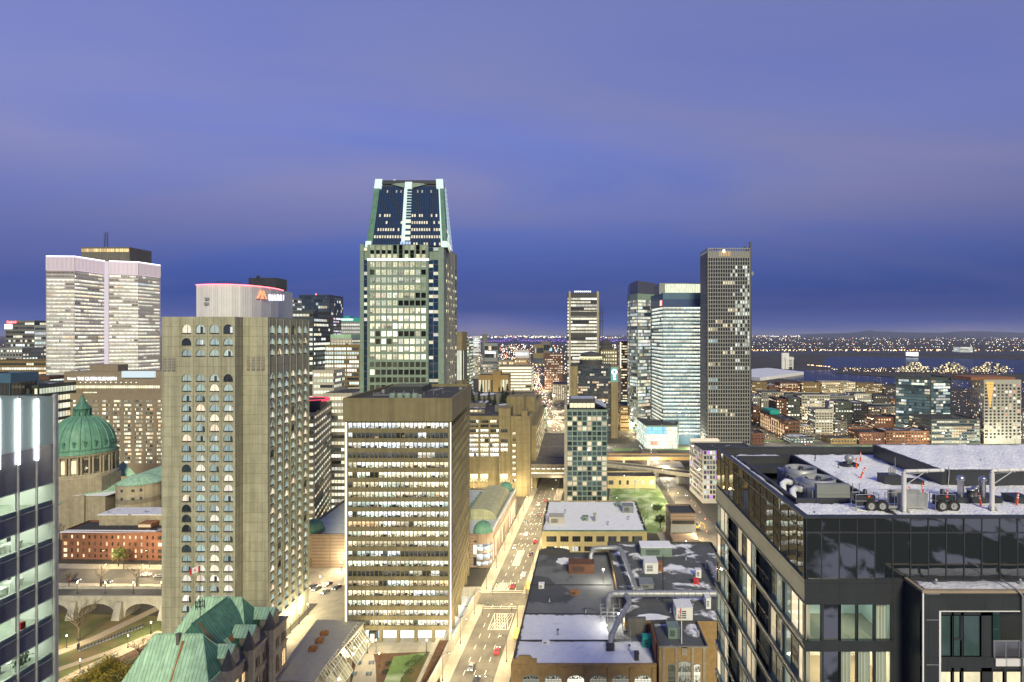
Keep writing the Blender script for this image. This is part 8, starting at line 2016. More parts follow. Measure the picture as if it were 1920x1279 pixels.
# ------------------------------------------------------------------ lamps, cars, trees, street furniture
LM = {}
def make_lamp(kind):
    z = 9.0 if kind != 'post' else 4.2
    root = thing('street_lamp', 'lamp', 'street lamp', (0, 0, 0), rz=.0001)
    b = MB(); b.lathe(0, 0, [(.22, 0), (.2, .5), (.11, .7), (.08, z)], 8); b.build('pole', M['dark_metal'], root)
    b = MB()
    if kind == 'post': b.lathe(0, 0, [(.06, z), (.16, z+.1), (.18, z+.35), (.1, z+.55), (.02, z+.6)], 10); b.build('lantern', M['lamp_bulb'], root); lz, lx = z+1.1, 0
    else:
        b.tube([(0, 0, z-.3), (.5, 0, z+.2), (2.0, 0, z+.35)], .06, 6); b.build('arm', M['dark_metal'], root)
        b = MB(); b.box(1.7, 2.6, -.18, .18, z+.28, z+.46, bottom=True); hd = b.build('lamp_head', M['dark_metal'], root)
        b = MB(); b.box(1.85, 2.5, -.13, .13, z+.2, z+.279, bottom=True); b.build('lamp_lens', M['lamp_bulb' if kind == 'warm' else 'lamp_bulb_cool'], hd); lz, lx = z+.05, 2.15
    ld = bpy.data.lights.new('lamp_glow', 'POINT'); ld.shadow_soft_size = .25
    ld.energy = {'warm': 10000, 'cool': 9000, 'post': 1600}[kind]; ld.color = {'warm': (1, .80, .46), 'cool': (1, .94, .74), 'post': (1, .84, .52)}[kind]
    lo = bpy.data.objects.new('lamp_glow', ld); col.objects.link(lo); lo.parent = root; lo.location = (lx, 0, lz)
    return root
def lamps(kind, pts, label, group, rz=lambda i, p: 0, energy=None):
    for i, p in enumerate(pts):
        lab = label(i) if callable(label) else label
        key = (kind, energy)
        if key not in LM:
            o = make_lamp(kind); LM[key] = o
            if energy:
                for c in o.children:
                    if c.type == 'LIGHT': c.data.energy = energy
            o.location = (p[0], p[1], p[2] if len(p) > 2 else 0); o.rotation_euler = (0, 0, rz(i, p)); o['label'] = lab; o['group'] = group
        else: copy_tree(LM[key], (p[0], p[1], p[2] if len(p) > 2 else 0), rz(i, p), lab, group)
pos = ['nearest', 'second nearest', 'third nearest', 'fourth nearest', 'fifth nearest', 'sixth nearest', 'seventh nearest', 'eighth nearest', 'ninth nearest', 'tenth nearest', 'eleventh nearest', 'farthest', 'last']
lamps('warm', [(SX(y)-9.6, y, .1) for y in range(168, 415, 23)], lambda i: f'{pos[i]} street lamp along the left kerb of the main street', 'lamps along the main street', lambda i, p: 0)
lamps('warm', [(SX(y)+9.6, y, .1) for y in range(178, 420, 24)], lambda i: f'{pos[i]} street lamp along the right kerb of the main street', 'lamps along the main street', lambda i, p: math.pi)
lamps('warm', [(67.5, y, 0) for y in range(285, 520, 33)], lambda i: f'{pos[i]} street lamp along the second street by the snowy lot', 'lamps along the second street', lambda i, p: 0, energy=24000)
lamps('warm', [(-215+i*17, 262.5, 0) for i in range(5)], lambda i: f'{ORD[i]} lamp from the left along the road behind the viaduct', 'lamps behind the viaduct', lambda i, p: math.pi/2)
lamps('warm', [(-230+i*21, 284, 0) for i in range(5)], lambda i: f'{ORD[i]} lamp from the left in front of the brick institute', 'lamps at the brick institute', lambda i, p: -math.pi/2)
lamps('post', [(*G(px, py), 0) for px, py in ((283, 1189), (150, 1262), (125, 1215), (240, 1215))], lambda i: f'{ORD[i]} slim lamp post in the park below the viaduct', 'park lamp posts', energy=4500)
lamps('post', [(*G(px, py), .1) for px, py in ((652, 1256), (689, 1226), (711, 1250), (705, 1224), (800, 1224))], lambda i: f'{ORD[i]} garden lamp from the left in the tower courtyard', 'courtyard lamps', energy=1500)
lamps('post', [(-205+i*11.6, 238, 8) for i in range(4)], lambda i: f'{ORD[i]} short lamp from the left on the viaduct roadway', 'viaduct lamps', energy=700)
lamps('post', [(*G(px, py), 0) for px, py in ((600, 1100), (640, 1072), (560, 1130))], lambda i: f'{ORD[i]} lamp in the small car park beside the hotel', 'car park lamps', energy=7000)
lamps('cool', [(*G(1176, 890), 0), (*G(1243, 896), 0)], lambda i: ['dazzling white lamp over the depot roof', 'dazzling white lamp above the underpass mouth'][i], 'ramp lamps', energy=30000)
lamps('cool', [(*G(px, py), 0) for px, py in ((1150, 960), (1190, 925), (1215, 975), (1247, 945), (1165, 915))], lambda i: f'{["left front", "middle", "right front", "roadside", "back"][i]} lamp standing in the snowy vacant lot', 'vacant lot lamps', energy=5200)
lamps('warm', [(12+i*24, 488.5, 10.4) for i in range(6)], lambda i: f'{ORD[i]} lamp from the left on the highway deck', 'highway deck lamps', lambda i, p: math.pi/2, energy=9000)
lamps('cool', [(30+i*46, 579, 0) for i in range(12)], lambda i: f'{ORD[i]} lamp from the left along the near kerb of the boulevard', 'boulevard lamps', lambda i, p: math.pi/2, energy=30000)
lamps('warm', [(-120+i*-9, 300+i*36, 0) for i in range(8)], lambda i: f'{pos[i]} lamp on the side street left of the brown tower', 'side street lamps', energy=22000)
cl = random.Random(3)
lamps('warm', [(X(px, Y), Y, 0) for px, Y in ((1418, 690), (1440, 640), (1455, 760), (1508, 655), (1525, 740), (1560, 720), (1590, 655), (1605, 700), (1640, 640), (1665, 720), (1690, 650), (1750, 590), (1800, 590), (1850, 590), (1790, 760), (1480, 860), (1540, 1090), (1580, 1090), (1620, 1090), (1450, 1080), (1700, 860), (1500, 1000))], lambda i: f'{ORD[i] if i < 16 else ORD[i-16]} {"city" if i < 16 else "harbour side"} street lamp among the low blocks at right', 'city street lamps', energy=15000)
lamps('warm', [(X(px, Y), Y, 0) for px, Y in ((1063, 640), (1027, 660), (1060, 730), (1026, 760), (1046, 860), (1012, 900), (1035, 1000), (1004, 1040), (1024, 1180), (998, 1240), (925, 960), (1052, 800))], lambda i: f'{ORD[i]} distant street lamp towards the vanishing street', 'far street lamps', energy=70000)
lamps('warm', [(X(px, Y), Y, 0) for px, Y in ((1195, 640), (1188, 700), (1175, 680), (1205, 600), (1184, 760))], lambda i: f'{ORD[i]} lamp on the avenue beside the bank tower podium', 'avenue lamps', energy=26000)
lamps('warm', [(-150+i*9, 402, 0) for i in range(0, 13, 3)], lambda i: f'{ORD[i]} lamp before the brutalist hall front', 'hall front lamps', lambda i, p: -math.pi/2, energy=12000)
lamps('warm', [(-215+i*22, 330, 0) for i in range(3)], lambda i: f'{ORD[i]} lamp in the cathedral yard', 'cathedral yard lamps', energy=4500)
lamps('warm', [(-330+i*40, 405, 0) for i in range(6)], lambda i: f'{ORD[i]} lamp on the street before the sign hotel', 'hotel street lamps', lambda i, p: math.pi/2, energy=7000)
lamps('post', [(*G(px, py), .1) for px, py in ((528, 1206), (545, 1188), (561, 1171), (577, 1154))], lambda i: f'{ORD[i]} lamp along the right foot of the beige hotel', 'hotel foot lamps', energy=3600)
# roof floodlight on the warehouse
T = thing('roof_floodlight', 'glaring floodlight on a short pole beside the warehouse ducts', 'floodlight', (X(1131, 228), 228, 16.5))
b = MB(); b.tube([(X(1131, 228), 228, 16.5), (X(1131, 228), 228, 22)], .06, 5); b.build('pole', M['dark_metal'], T); b = MB(); b.box(X(1131, 228)-.3, X(1131, 228)+.3, 227.8, 228.1, 21.8, 22.2, bottom=True); b.build('lamp', M['lamp_bulb_cool'], T)
ld = bpy.data.lights.new('beam', 'POINT'); ld.energy = 3200; ld.color = (1, .96, .8); ld.shadow_soft_size = .2; lo = bpy.data.objects.new('beam', ld); col.objects.link(lo); lo.parent = T; lo.location = (0, -.6, 5.1)
T = thing('roof_floodlight', 'floodlight under the main duct shining on the snow field', 'floodlight', (X(1160, 194), 194, 16.5))
b = MB(); b.tube([(X(1160, 194), 194, 16.5), (X(1160, 194), 194, 21)], .05, 5); b.build('pole', M['dark_metal'], T); b = MB(); b.box(X(1160, 194)-.2, X(1160, 194)+.2, 193.8, 194, 20.8, 21.1, bottom=True); b.build('lamp', M['lamp_bulb_cool'], T)
ld = bpy.data.lights.new('beam', 'POINT'); ld.energy = 2600; ld.color = (1, .97, .86); ld.shadow_soft_size = .15; lo = bpy.data.objects.new('beam', ld); col.objects.link(lo); lo.parent = T; lo.location = (0, -.5, 4.3)
# cars
CARS = {}
def car(kind, x, y, rz, label, group, z=.16, lights=True):
    if kind not in CARS:
        T = thing('parked_car', label, 'car', (0, 0, 0), rz=.0001)
        b = MB(); pr = [(-2.2, .35), (-2.25, .75), (-2.0, .95), (-1.2, 1.0), (-.75, 1.42), (.7, 1.45), (1.25, 1.0), (2.0, .85), (2.25, .65), (2.2, .35)]
        def sec(yy, k): return [(px_, yy*(1 if pz < 1.02 else k), pz) for px_, pz in pr]
        b.loft([sec(-.85, .8), sec(-.9, .82), sec(.9, .82), sec(.85, .8)], 0); b.build('body', M[kind], T)
        b = MB()
        for s in (-1, 1): b.poly([(-1.1, s*.905*.93, 1.04), (1.1, s*.905*.93, 1.04), (.62, s*.905*.84, 1.38), (-.7, s*.905*.84, 1.38)])
        b.poly([(1.2, -.7, 1.06), (1.2, .7, 1.06), (.76, .62, 1.42), (.76, -.62, 1.42)]); b.poly([(-1.18, -.7, 1.06), (-1.18, .7, 1.06), (-.78, .62, 1.42), (-.78, -.62, 1.42)]); b.build('window', M['dark_glass'], T)
        for sx in (-1.4, 1.4):
            for sy in (-.85, .85):
                b = MB(); b.loft([[(sx+.33*math.cos(a*math.pi/6), sy+d, .33+.33*math.sin(a*math.pi/6)) for a in range(12)] for d in (-.12, .12)]); b.build('wheel', M['rubber'], T)
        for s in (-.62, .62):
            b = MB(); b.box(2.2, 2.3, s-.2, s+.2, .62, .8, bottom=True); b.build('headlight', M['headlight'], T)
            b = MB(); b.box(-2.3, -2.2, s-.22, s+.22, .68, .86, bottom=True); b.build('taillight', M['taillight'], T)
        CARS[kind] = T; T.location = (x, y, z); T.rotation_euler = (0, 0, rz); T['group'] = group; return T
    return copy_tree(CARS[kind], (x, y, z), rz, label, group)
st = math.atan2(1, .06)
gm = 'cars on the main street'
for (off, y, k, d, lab) in ((-4.8, 186, 'car_white', -1, 'white car nearest the camera on the left lane'), (-1.8, 198, 'car_grey', -1, 'grey car in the second lane before the hatched box'), (1.8, 190, 'car_dark', 1, 'dark car heading away at the bottom of the street'), (5.2, 208, 'car_red', 1, 'red car by the right kerb below the crossing'), (1.9, 262, 'car_red', 1, 'red car just past the crossing'), (5.0, 274, 'car_white', 1, 'white car beyond the crossing near the right kerb'), (-1.6, 330, 'car_white', -1, 'white car waiting at the far stop line'), (-4.9, 352, 'car_dark', -1, 'dark car in the left lane near the street hall'), (1.8, 366, 'car_grey', 1, 'grey car in the far middle lane'), (5.0, 300, 'car_dark', 1, 'dark car parked by the cream warehouse'), (5.1, 318, 'car_red', 1, 'red car parked behind the dark one by the warehouse'), (1.8, 396, 'car_red', 1, 'red car entering under the street hall'), (-1.6, 388, 'car_white', -1, 'white car leaving the street hall'), (-4.9, 310, 'car_grey', -1, 'grey car at the left kerb by the domed building')):
    car(k, SX(y)+off, y, st if d > 0 else st+math.pi, lab, gm)
for (px, py, k, rz, lab) in ((140, 1091, 'car_dark', 0, 'dark car parked leftmost behind the viaduct'), (199, 1094, 'car_dark', .1, 'dark blue car parked under the bare tree behind the viaduct'), (274, 1080, 'car_white', math.pi, 'white car driving past the brick institute'), (299, 1083, 'car_grey', math.pi, 'grey car following at the hotel corner')):
    x, y = G(px, py); car(k, x, y, rz, lab, 'cars behind the viaduct', .12)
for (px, py, k, lab) in ((586, 1102, 'car_dark', 'dark car left in the hotel car park'), (594, 1106, 'car_grey', 'grey car in the middle of the hotel car park'), (615, 1098, 'car_dark', 'dark car in the back row of the hotel car park'), (632, 1104, 'car_dark', 'dark car right in the hotel car park with lights on'), (610, 1112, 'car_grey', 'grey car in the front row of the hotel car park')):
    x, y = G(px, py); car(k, x, y, -1.9, lab, 'cars in the hotel car park', .08)
x, y = G(1260, 1021); car('car_white', x, y, .2, 'white car parked beside the dark roofed cube', 'cars in the gravel yard', .06)
for i, (xx, yy, k) in enumerate(((80, 300, 'car_white'), (74, 360, 'car_red'), (80, 410, 'car_grey'), (74, 450, 'car_white'))): car(k, xx, yy, math.pi/2 if xx < 77 else -math.pi/2, ['white car nearest on the second street', 'red car on the second street by the lot', 'grey car on the second street further on', 'white car near the underpass mouth'][i], 'cars on the second street')
for i in range(12): car(('car_white', 'car_grey', 'car_red', 'car_dark')[i % 4], 30+i*34+(i*7 % 11), 588+(i % 3)*6+i*1.6, 0 if i % 2 else math.pi, f'{ORD[i]} car from the left on the boulevard', 'cars on the boulevard')
# trees
def bare_tree(name, label, x, y, z, h, spread, seed, group, lean=0):
    rng = random.Random(seed); T = thing(name, label, 'tree', (x, y, z), group); b = MB(); tr = MB()
    tr.tube([(x, y, z), (x+lean*.3, y, z+h*.28)], [h*.028, h*.02], 6); tr.build('trunk', M['bark'], T)
    def br(p, d, l, r, n):
        e = p + d*l; m = p.lerp(e, .5)+Vector((rng.uniform(-.06, .06), rng.uniform(-.06, .06), 0))*l
        b.tube([tuple(p), tuple(m), tuple(e)], [r, r*.8, r*.55], 3, caps=False)
        if n == 0: return
        for k in range(3 if n > 1 else 4):
            a = rng.uniform(0, 6.3); t = rng.uniform(.35, .95)
            nd = (d + Vector((math.cos(a)*spread, math.sin(a)*spread, rng.uniform(-.15, .35)))*rng.uniform(.5, .9)).normalized()
            br(p.lerp(e, t if k else 1.), nd, l*rng.uniform(.55, .8), r*.55, n-1)
    base = Vector((x+lean*.3, y, z+h*.28))
    for k in range(5):
        a = k*1.256+rng.uniform(-.3, .3); br(base, Vector((math.cos(a)*spread*.7+lean*.2, math.sin(a)*spread*.7, .9)).normalized(), h*.27, h*.012, 3)
    b.build('crown', M['bark'], T); return T
def leaf_tree(name, label, x, y, z, h, rx, n, mats, seed, group=None, size=.3):
    rng = random.Random(seed); T = thing(name, label, 'tree', (x, y, z), group)
    b = MB(); b.tube([(x, y, z), (x, y, z+h*.5)], [h*.03, h*.018], 6)
    clumps = []
    for k in range(26):
        a, u = rng.uniform(0, 6.3), rng.random()**.6; c = Vector((x+rx*u*math.cos(a)*.85, y+rx*u*math.sin(a)*.85, z+h*(.42+.5*rng.random()*(1-u*.45)))); clumps.append((c, rx*rng.uniform(.2, .36)))
        b.tube([(x, y, z+h*.32), tuple(c)], [h*.01, h*.003], 3, caps=False)
    b.build('trunk', M['bark'], T)
    g = MB()
    for k in range(n):
        c, r = rng.choice(clumps); p = c + Vector((rng.gauss(0, r*.5), rng.gauss(0, r*.5), rng.gauss(0, r*.42)))
        a = rng.uniform(0, 6.3); v1 = Vector((math.cos(a), math.sin(a), rng.uniform(-.7, .7)))*size*rng.uniform(.6, 1.3); v2 = v1.cross(Vector((rng.uniform(-1, 1), rng.uniform(-1, 1), 1))).normalized()*size*.5
        g.poly([tuple(p-v1), tuple(p-v2), tuple(p+v1), tuple(p+v2)], 0 if rng.random() < .75 else 1)
    g.build('crown', [M[m] for m in mats], T); return T
def conifer(label, x, y, z, h, seed, group):
    rng = random.Random(seed); T = thing('conifer', label, 'tree', (x, y, z), group); b = MB(); b.tube([(x, y, z), (x, y, z+h*.95)], [h*.025, .03], 5); b.build('trunk', M['bark'], T); g = MB()
    for k in range(420):
        t = rng.random()**1.3; rr = h*.26*(1-t)*rng.uniform(.4, 1.1); a = rng.uniform(0, 6.3); p = Vector((x+rr*math.cos(a), y+rr*math.sin(a), z+h*(.08+.9*t)-rr*.2)); v1 = Vector((math.cos(a), math.sin(a), -.4))*h*.06; v2 = Vector((-math.sin(a), math.cos(a), 0))*h*.03
        g.poly([tuple(p-v1), tuple(p-v2), tuple(p+v1), tuple(p+v2)])
    g.build('crown', M['conifer'], T)
gt = 'bare trees on the left'
x, y = G(148, 1201); bare_tree('bare_tree', 'large bare tree spreading over the park path below the viaduct', x, y, 0, 17, .95, 1, gt)
for i, (px, py, h, lab) in enumerate(((129, 1103, 9, 'leaning bare tree left of the first parked car'), (189, 1099, 12, 'wide bare tree in the middle behind the viaduct'), (257, 1099, 12, 'bare tree beside the white car behind the viaduct'), (262, 1236, 9, 'small bare tree by the park road near the station'), (150, 1003, 15, 'bare tree standing against the cathedral stone block'), (291, 962, 13, 'dark bare tree between the cathedral and the hotel'), (112, 1012, 13, 'bare tree at the left end of the brick institute'), (232, 1068, 8, 'thin bare tree in front of the brick institute'))):
    x, y = G(px, py); bare_tree('bare_tree', lab, x, y, 0, h, .9, 20+i, gt, lean=.6 if i == 0 else 0)
x, y = G(192, 1305); leaf_tree('autumn_tree', 'yellow-green autumn tree at the bottom left by the station', x, y, 0, 11, 8.6, 7000, ('leaf_yellow', 'leaf_green'), 3, size=.34)
x, y = G(222, 1062); leaf_tree('green_tree', 'dark leafy tree in front of the brick institute', x, y, 0, 10, 4.6, 1600, ('leaf_green', 'leaf_yellow'), 4, size=.4)
for i, (px, py, h, lab) in enumerate(((1238, 990, 9, 'dark leafy tree left of the dark roofed cube'), (1233, 962, 6, 'small tree further back by the dark roofed cube'))):
    x, y = G(px, py); leaf_tree('green_tree', lab, x, y, 0, h, 3.6, 1200, ('leaf_green', 'leaf_green'), 6+i, size=.4)
for i, (px, py) in enumerate(((1201, 968), (1208, 984), (1187, 960), (1172, 835), (1163, 830), (1190, 857), (1200, 855), (1213, 858))):
    x, y = G(px, py); bare_tree('bare_tree', f'{ORD[i]} small bare tree around the snowy lot and boulevard', x, y, 0, 8 if i < 3 else 11, .8, 60+i, 'bare trees around the lot')
zr_g = 56
for i, (px, Y_, h) in enumerate(((888, 470, 10), (898, 480, 12), (908, 470, 9), (917, 500, 11), (928, 480, 10), (943, 475, 16), (951, 490, 17), (936, 520, 12), (962, 520, 10), (885, 520, 12), (874, 500, 12), (903, 540, 13))):
    conifer(f'{ORD[i]} dark conifer in the roof garden of the brutalist hall', X(px, Y_), Y_, zr_g, h, 100+i, 'conifers in the roof garden')
# hedges and shrubs of the courtyard garden
rng = random.Random(41)
def shrub(label, x, y, r, h, mat, seed, group='courtyard shrubs', n=260):
    rg = random.Random(seed); T = thing('shrub', label, 'shrub', (x, y, .1), group); g = MB()
    for k in range(n):
        a = rg.uniform(0, 6.3); q = rg.random()**.5; p = Vector((x+r*q*math.cos(a), y+r*q*math.sin(a), .1+h*rg.random()*(1-q*q*.6))); v1 = Vector((rg.gauss(0, 1), rg.gauss(0, 1), rg.gauss(0, .7))).normalized()*.22; v2 = v1.cross(Vector((0, .3, 1))).normalized()*.12
        g.poly([tuple(p-v1), tuple(p-v2), tuple(p+v1), tuple(p+v2)])
    g.build('foliage', M[mat], T)
for i, (px, py, r, m, lab) in enumerate(((660, 1232, 2.2, 'shrub', 'rust-brown shrub at the left top of the courtyard garden'), (648, 1258, 2.6, 'shrub', 'rust-brown shrub left of the paved garden terrace'), (640, 1277, 2.4, 'shrub', 'rust-brown shrub at the lower left garden corner'), (716, 1232, 1.8, 'shrub', 'brown shrub right of the paved garden terrace'), (770, 1246, 2.0, 'leaf_green', 'green shrub in the middle of the right garden bed'), (783, 1236, 2.2, 'leaf_green', 'green shrub at the top of the right garden bed'), (768, 1262, 1.8, 'leaf_green', 'green shrub low in the right garden bed'), (806, 1258, 2.0, 'shrub', 'brown shrub at the right garden edge'), (728, 1246, 1.2, 'conifer', 'dark clipped shrub along the garden lawn'), (722, 1262, 1.2, 'conifer', 'dark clipped shrub lower along the garden lawn'))):
    x, y = G(px, py); shrub(lab, x, y, r, 1.3, m, 200+i)
def table(label, x, y, first=[None]):
    if first[0] is None:
        T = thing('picnic_table', label, 'table', (0, 0, .16), rz=.0001); b = MB(); b.box(-1, 1, -.45, .45, .72, .78, bottom=True); b.build('tabletop', M['blue_paint'], T)
        for s in (-.8, .8): b = MB(); b.box(-1, 1, s-.16, s+.16, .42, .47, bottom=True); b.build('bench', M['blue_paint'], T)
        for s in (-.7, .7): b = MB(); b.box(s-.05, s+.05, -.7, .7, .0, .72); b.build('leg', M['dark_metal'], T)
        first[0] = T; T['group'] = 'tables in the courtyard'; T.location = (x, y, .16)
    else: copy_tree(first[0], (x, y, .16), .1, label, 'tables in the courtyard')
for px, py, lab in ((672, 1246, 'blue-grey picnic table at the back left of the courtyard'), (697, 1245, 'blue-grey picnic table at the back right of the courtyard'), (664, 1266, 'blue-grey picnic table at the front left of the courtyard'), (692, 1266, 'blue-grey picnic table at the front right of the courtyard')):
    x, y = G(px, py); table(lab, x, y)
# crossing: traffic lights and shelters
def tlight(label, x, y, rz, first=[None]):
    if first[0] is None:
        T = thing('traffic_light', label, 'traffic light', (x, y, .1), rz=.0001); b = MB(); b.lathe(0, 0, [(.12, 0), (.08, 5.4)], 8); b.tube([(0, 0, 5.1), (2.2, 0, 5.3)], .05, 5); b.build('pole', M['dark_metal'], T)
        b = MB(); b.box(2.0, 2.4, -.18, .18, 4.6, 5.9, bottom=True); b.build('signal_box', M['dark_metal'], T)
        b = MB(); b.lathe(2.2, -.2, [(.01, 5.45), (.14, 5.5), (.14, 5.7), (.01, 5.75)], 8); b.build('signal_lamp', M['sign_teal'], T); first[0] = T; T.rotation_euler = (0, 0, rz); T['group'] = 'traffic lights at the crossing'
    else: copy_tree(first[0], (x, y, .1), rz, label, 'traffic lights at the crossing')
for px, py, rz, lab in ((905, 1156, 0, 'traffic light at the near left corner of the crossing'), (924, 1116, .4, 'traffic light at the far left corner of the crossing'), (970, 1168, math.pi, 'traffic light at the near right corner of the crossing'), (988, 1120, math.pi-.3, 'traffic light at the far right corner of the crossing')):
    x, y = G(px, py); tlight(lab, x, y, rz)
for px, py, lab in ((990, 1108, 'yellow-topped bus shelter beside the warehouse beyond the crossing'), (968, 1200, 'yellow-topped bus shelter beside the warehouse before the crossing')):
    x, y = G(px, py); T = thing('bus_shelter', lab, 'bus shelter', (x, y, .1), 'bus shelters')
    b = MB(); b.box(x-1, x+1, y-4, y+4, 2.5, 2.7, bottom=True); b.build('roof', M['yellow_paint'], T); b = MB(); b.box(x+.9, x+.95, y-3.9, y+3.9, .3, 2.5); b.box(x-.95, x+.9, y+3.85, y+3.9, .3, 2.5); b.build('glass_wall', M['clear_glass'], T)
    b = MB()
    for dy in (-3.9, 0, 3.9): b.box(x+.85, x+.98, y+dy-.05, y+dy+.05, .1, 2.5)
    b.build('frame', M['dark_metal'], T)
# bike-share station in the park
d0, d1 = Vector(G(146, 1221)), Vector(G(268, 1175)); du = (d1-d0).normalized()
T = thing('bike_dock', 'long pale bike dock plate along the park path', 'bike dock', (d0.x, d0.y, 0)); n2 = Vector((-du.y, du.x)); b = MB()
b.poly([(*(d0-n2*.8), .12), (*(d1-n2*.8), .12), (*(d1+n2*.8), .12), (*(d0+n2*.8), .12)]); 
b.build('base_plate', M['galvanised'], T); b = MB()
for k in range(21): p = d0.lerp(d1, k/20); b.box(p.x-.1, p.x+.1, p.y-.1, p.y+.1, .12, 1.0)
b.build('dock_posts', M['dark_metal'], T)
bk = None
for k in range(20):
    p = d0.lerp(d1, (k+.5)/20) - n2*.2
    if bk is None:
        bk = thing('bicycle', 'grey share bicycle parked in the long dock', 'bicycle', (0, 0, .12), rz=.0001)
        for sx in (-.52, .52): b = MB(); b.tube([(sx+.33*math.cos(a*math.pi/6), 0, .34+.33*math.sin(a*math.pi/6)) for a in range(13)], .035, 4); b.build('wheel', M['rubber'], bk)
        b = MB(); b.tube([(-.52, 0, .34), (-.1, 0, .34), (.35, 0, .8), (.52, 0, .34)], .035, 4); b.tube([(-.1, 0, .34), (-.25, 0, .85)], .035, 4); b.tube([(.35, 0, .8), (.3, 0, 1.05)], .03, 4); b.tube([(.3, -.28, 1.05), (.3, .28, 1.05)], .025, 4); b.build('frame', M['grey_paint'], bk)
        b = MB(); b.box(-.4, -.14, -.08, .08, .86, .93, bottom=True); b.build('saddle', M['rubber'], bk); bk['group'] = 'share bicycles in the dock'; bk.location = (p.x, p.y, .12); bk.rotation_euler = (0, 0, math.atan2(n2.y, n2.x))
    else: copy_tree(bk, (p.x, p.y, .12), math.atan2(n2.y, n2.x), None, 'share bicycles in the dock')
T = thing('dock_kiosk', 'dark pay kiosk with a small solar head at the near end of the dock', 'kiosk', (*G(147, 1217), 0)); x, y = G(147, 1217); b = MB(); b.box(x-.35, x+.35, y-.2, y+.2, 0, 2.0); b.tube([(x, y, 2), (x, y, 3.4)], .06, 5); b.build('post', M['dark_metal'], T); b = MB(); b.box(x-.7, x+.7, y-.3, y+.3, 3.4, 3.5, bottom=True); b.build('solar_panel', M['dark_glass'], T)
# park: rocks and shrubs
rng = random.Random(71)
T = thing('rock_border', 'row of pale boulders beside the park road', 'boulders', (*G(200, 1240), 0)); b = MB()
for k in range(26):
    t = k/25; px, py = 168+t*52, 1252-t*24; x, y = G(px+rng.uniform(-3, 3), py+rng.uniform(-2, 2)); r = rng.uniform(.35, .8)
    b.lathe(x, y, [(r, 0), (r*.95, r*.5), (r*.5, r*.9), (.01, r)], 7, 0, False)
o = b.build('stones', M['concrete'], T); o['kind'] = 'stuff'

# vents on the warehouse roofs, barrels at the road works
vp = None
for i, (px, py, zz_, lab) in enumerate(((1030, 1128, 16.5, 'short vent pipe on the dark roof field left of the rusty container'), (1098, 1150, 16.5, 'short vent pipe at the snow edge below the scaffold'), (1046, 1190, 16.5, 'short vent pipe on the front snow field beside the seam'), (1180, 1220, 16.5, 'short vent pipe right of the duct base on snow'), (1232, 1122, 19.5, 'short vent pipe just behind the main duct near the mast'), (1286, 1050, 19.5, 'short vent pipe at the back right of the warehouse roof'), (1257, 1148, 19.5, 'short vent pipe in front of the main duct'), (1316, 1128, 19.5, 'short vent pipe at the right edge in front of the main duct'), (1060, 962, 20, 'short vent pipe at the back of the snowy cream roof'), (1140, 985, 20, 'short vent pipe at the front of the snowy cream roof'), (1178, 975, 20, 'short vent pipe at the right of the snowy cream roof'), (1310, 1190, 22.6, 'short vent pipe on the right brick block'))):
    y = GY(py, zz_); x = X(px, y)
    if vp is None:
        vp = thing('vent_pipe', lab, 'vent pipe', (0, 0, 0), rz=.0001); g = MB(); g.lathe(0, 0, [(.45, 0), (.45, .12), (.22, .2), (.2, 1.5)], 10); g.build('pipe', M['galvanised'], vp); g = MB(); g.lathe(0, 0, [(.2, 1.5), (.42, 1.6), (.4, 1.8), (.05, 2.05)], 10); g.build('cap', M['dark_metal'], vp); vp['group'] = 'vent pipes on the warehouse roofs'; vp.location = (x, y, zz_)
    else: copy_tree(vp, (x, y, zz_), 0, lab, 'vent pipes on the warehouse roofs')
bp_ = None
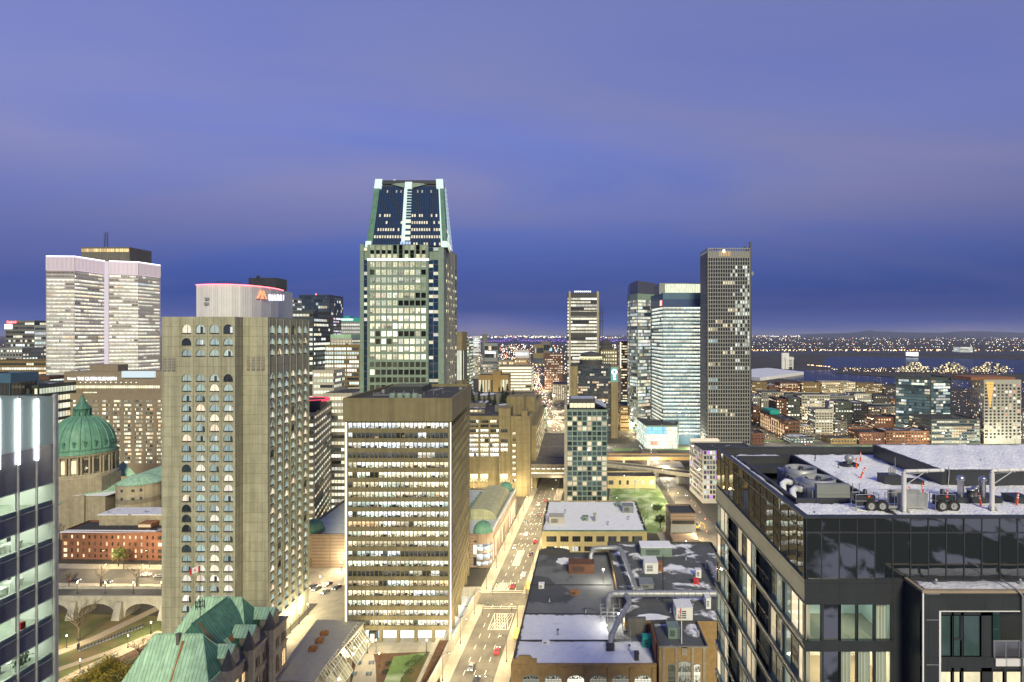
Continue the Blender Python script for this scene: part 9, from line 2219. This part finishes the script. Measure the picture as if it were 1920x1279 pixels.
for i, (px, py) in enumerate(((1292, 962), (1299, 975), (1290, 990), (1305, 1003), (1313, 985), (1318, 1012), (1325, 998), (1296, 940), (1304, 950), (1312, 962), (1322, 975), (1330, 1022))):
    x, y = G(px, py)
    if bp_ is None:
        bp_ = thing('traffic_barrel', 'orange striped traffic barrel at the road works by the second street', 'barrel', (x, y, .14), 'barrels at the road works'); g = MB(); g.lathe(x, y, [(.34, .14), (.3, .2), (.27, 1.05), (.2, 1.1), (.01, 1.12)], 10); g.build('body', M['orange_plastic'], bp_); g = MB(); g.lathe(x, y, [(.305, .45), (.298, .62)], 10); g.lathe(x, y, [(.292, .75), (.285, .9)], 10); g.build('band', M['white_paint'], bp_)
    else: copy_tree(bp_, (x, y, .14), 0, None, 'barrels at the road works')
x, y = G(1306, 992)
T = thing('excavator', 'small yellow excavator standing among the barrels of the road works', 'excavator', (x, y, .12))
g = MB()
for s in (-1, 1): g.box(x-1.6, x+1.6, y+s*1.0-.3, y+s*1.0+.3, .12, .85)
g.build('track', M['rubber'], T)
g = MB(); g.box(x-1.5, x+1.2, y-1.1, y+1.1, .95, 1.9); g.box(x-1.7, x-.9, y-1.05, y+1.05, 1.9, 2.3); g.build('body', M['yellow_paint'], T); g = MB(); g.box(x-.2, x+1.1, y+.1, y+1.05, 1.9, 3.0); g.build('cab', M['dark_glass'], T)
g = MB(); g.tube([(x+1.1, y-.4, 1.6), (x+2.6, y-.4, 4.0), (x+4.4, y-.4, 3.0), (x+4.7, y-.4, 1.2)], [.25, .25, .2, .14], 6); g.loft([[(x+4.3, y-.9, 1.2), (x+5.1, y-.9, 1.0), (x+4.8, y-.9, .3)], [(x+4.3, y+.1, 1.2), (x+5.1, y+.1, 1.0), (x+4.8, y+.1, .3)]]); g.build('arm', M['yellow_paint'], T)
# ------------------------------------------------------------------ thin evening haze over the whole city
b = MB(); b.box(-46000, 46000, -3200, 61000, -1, 330, bottom=True)
hm = bpy.data.materials.new('haze'); hm.use_nodes = True; hn = hm.node_tree; hn.nodes.clear()
ho = hn.nodes.new('ShaderNodeOutputMaterial'); hv = hn.nodes.new('ShaderNodeVolumePrincipled'); hv.inputs['Color'].default_value = (.8, .86, 1, 1); hv.inputs['Density'].default_value = 2.2e-5; hv.inputs['Anisotropy'].default_value = .2
hn.links.new(hv.outputs[0], ho.inputs['Volume'])
o = b.build('haze', hm); o['kind'] = 'stuff'
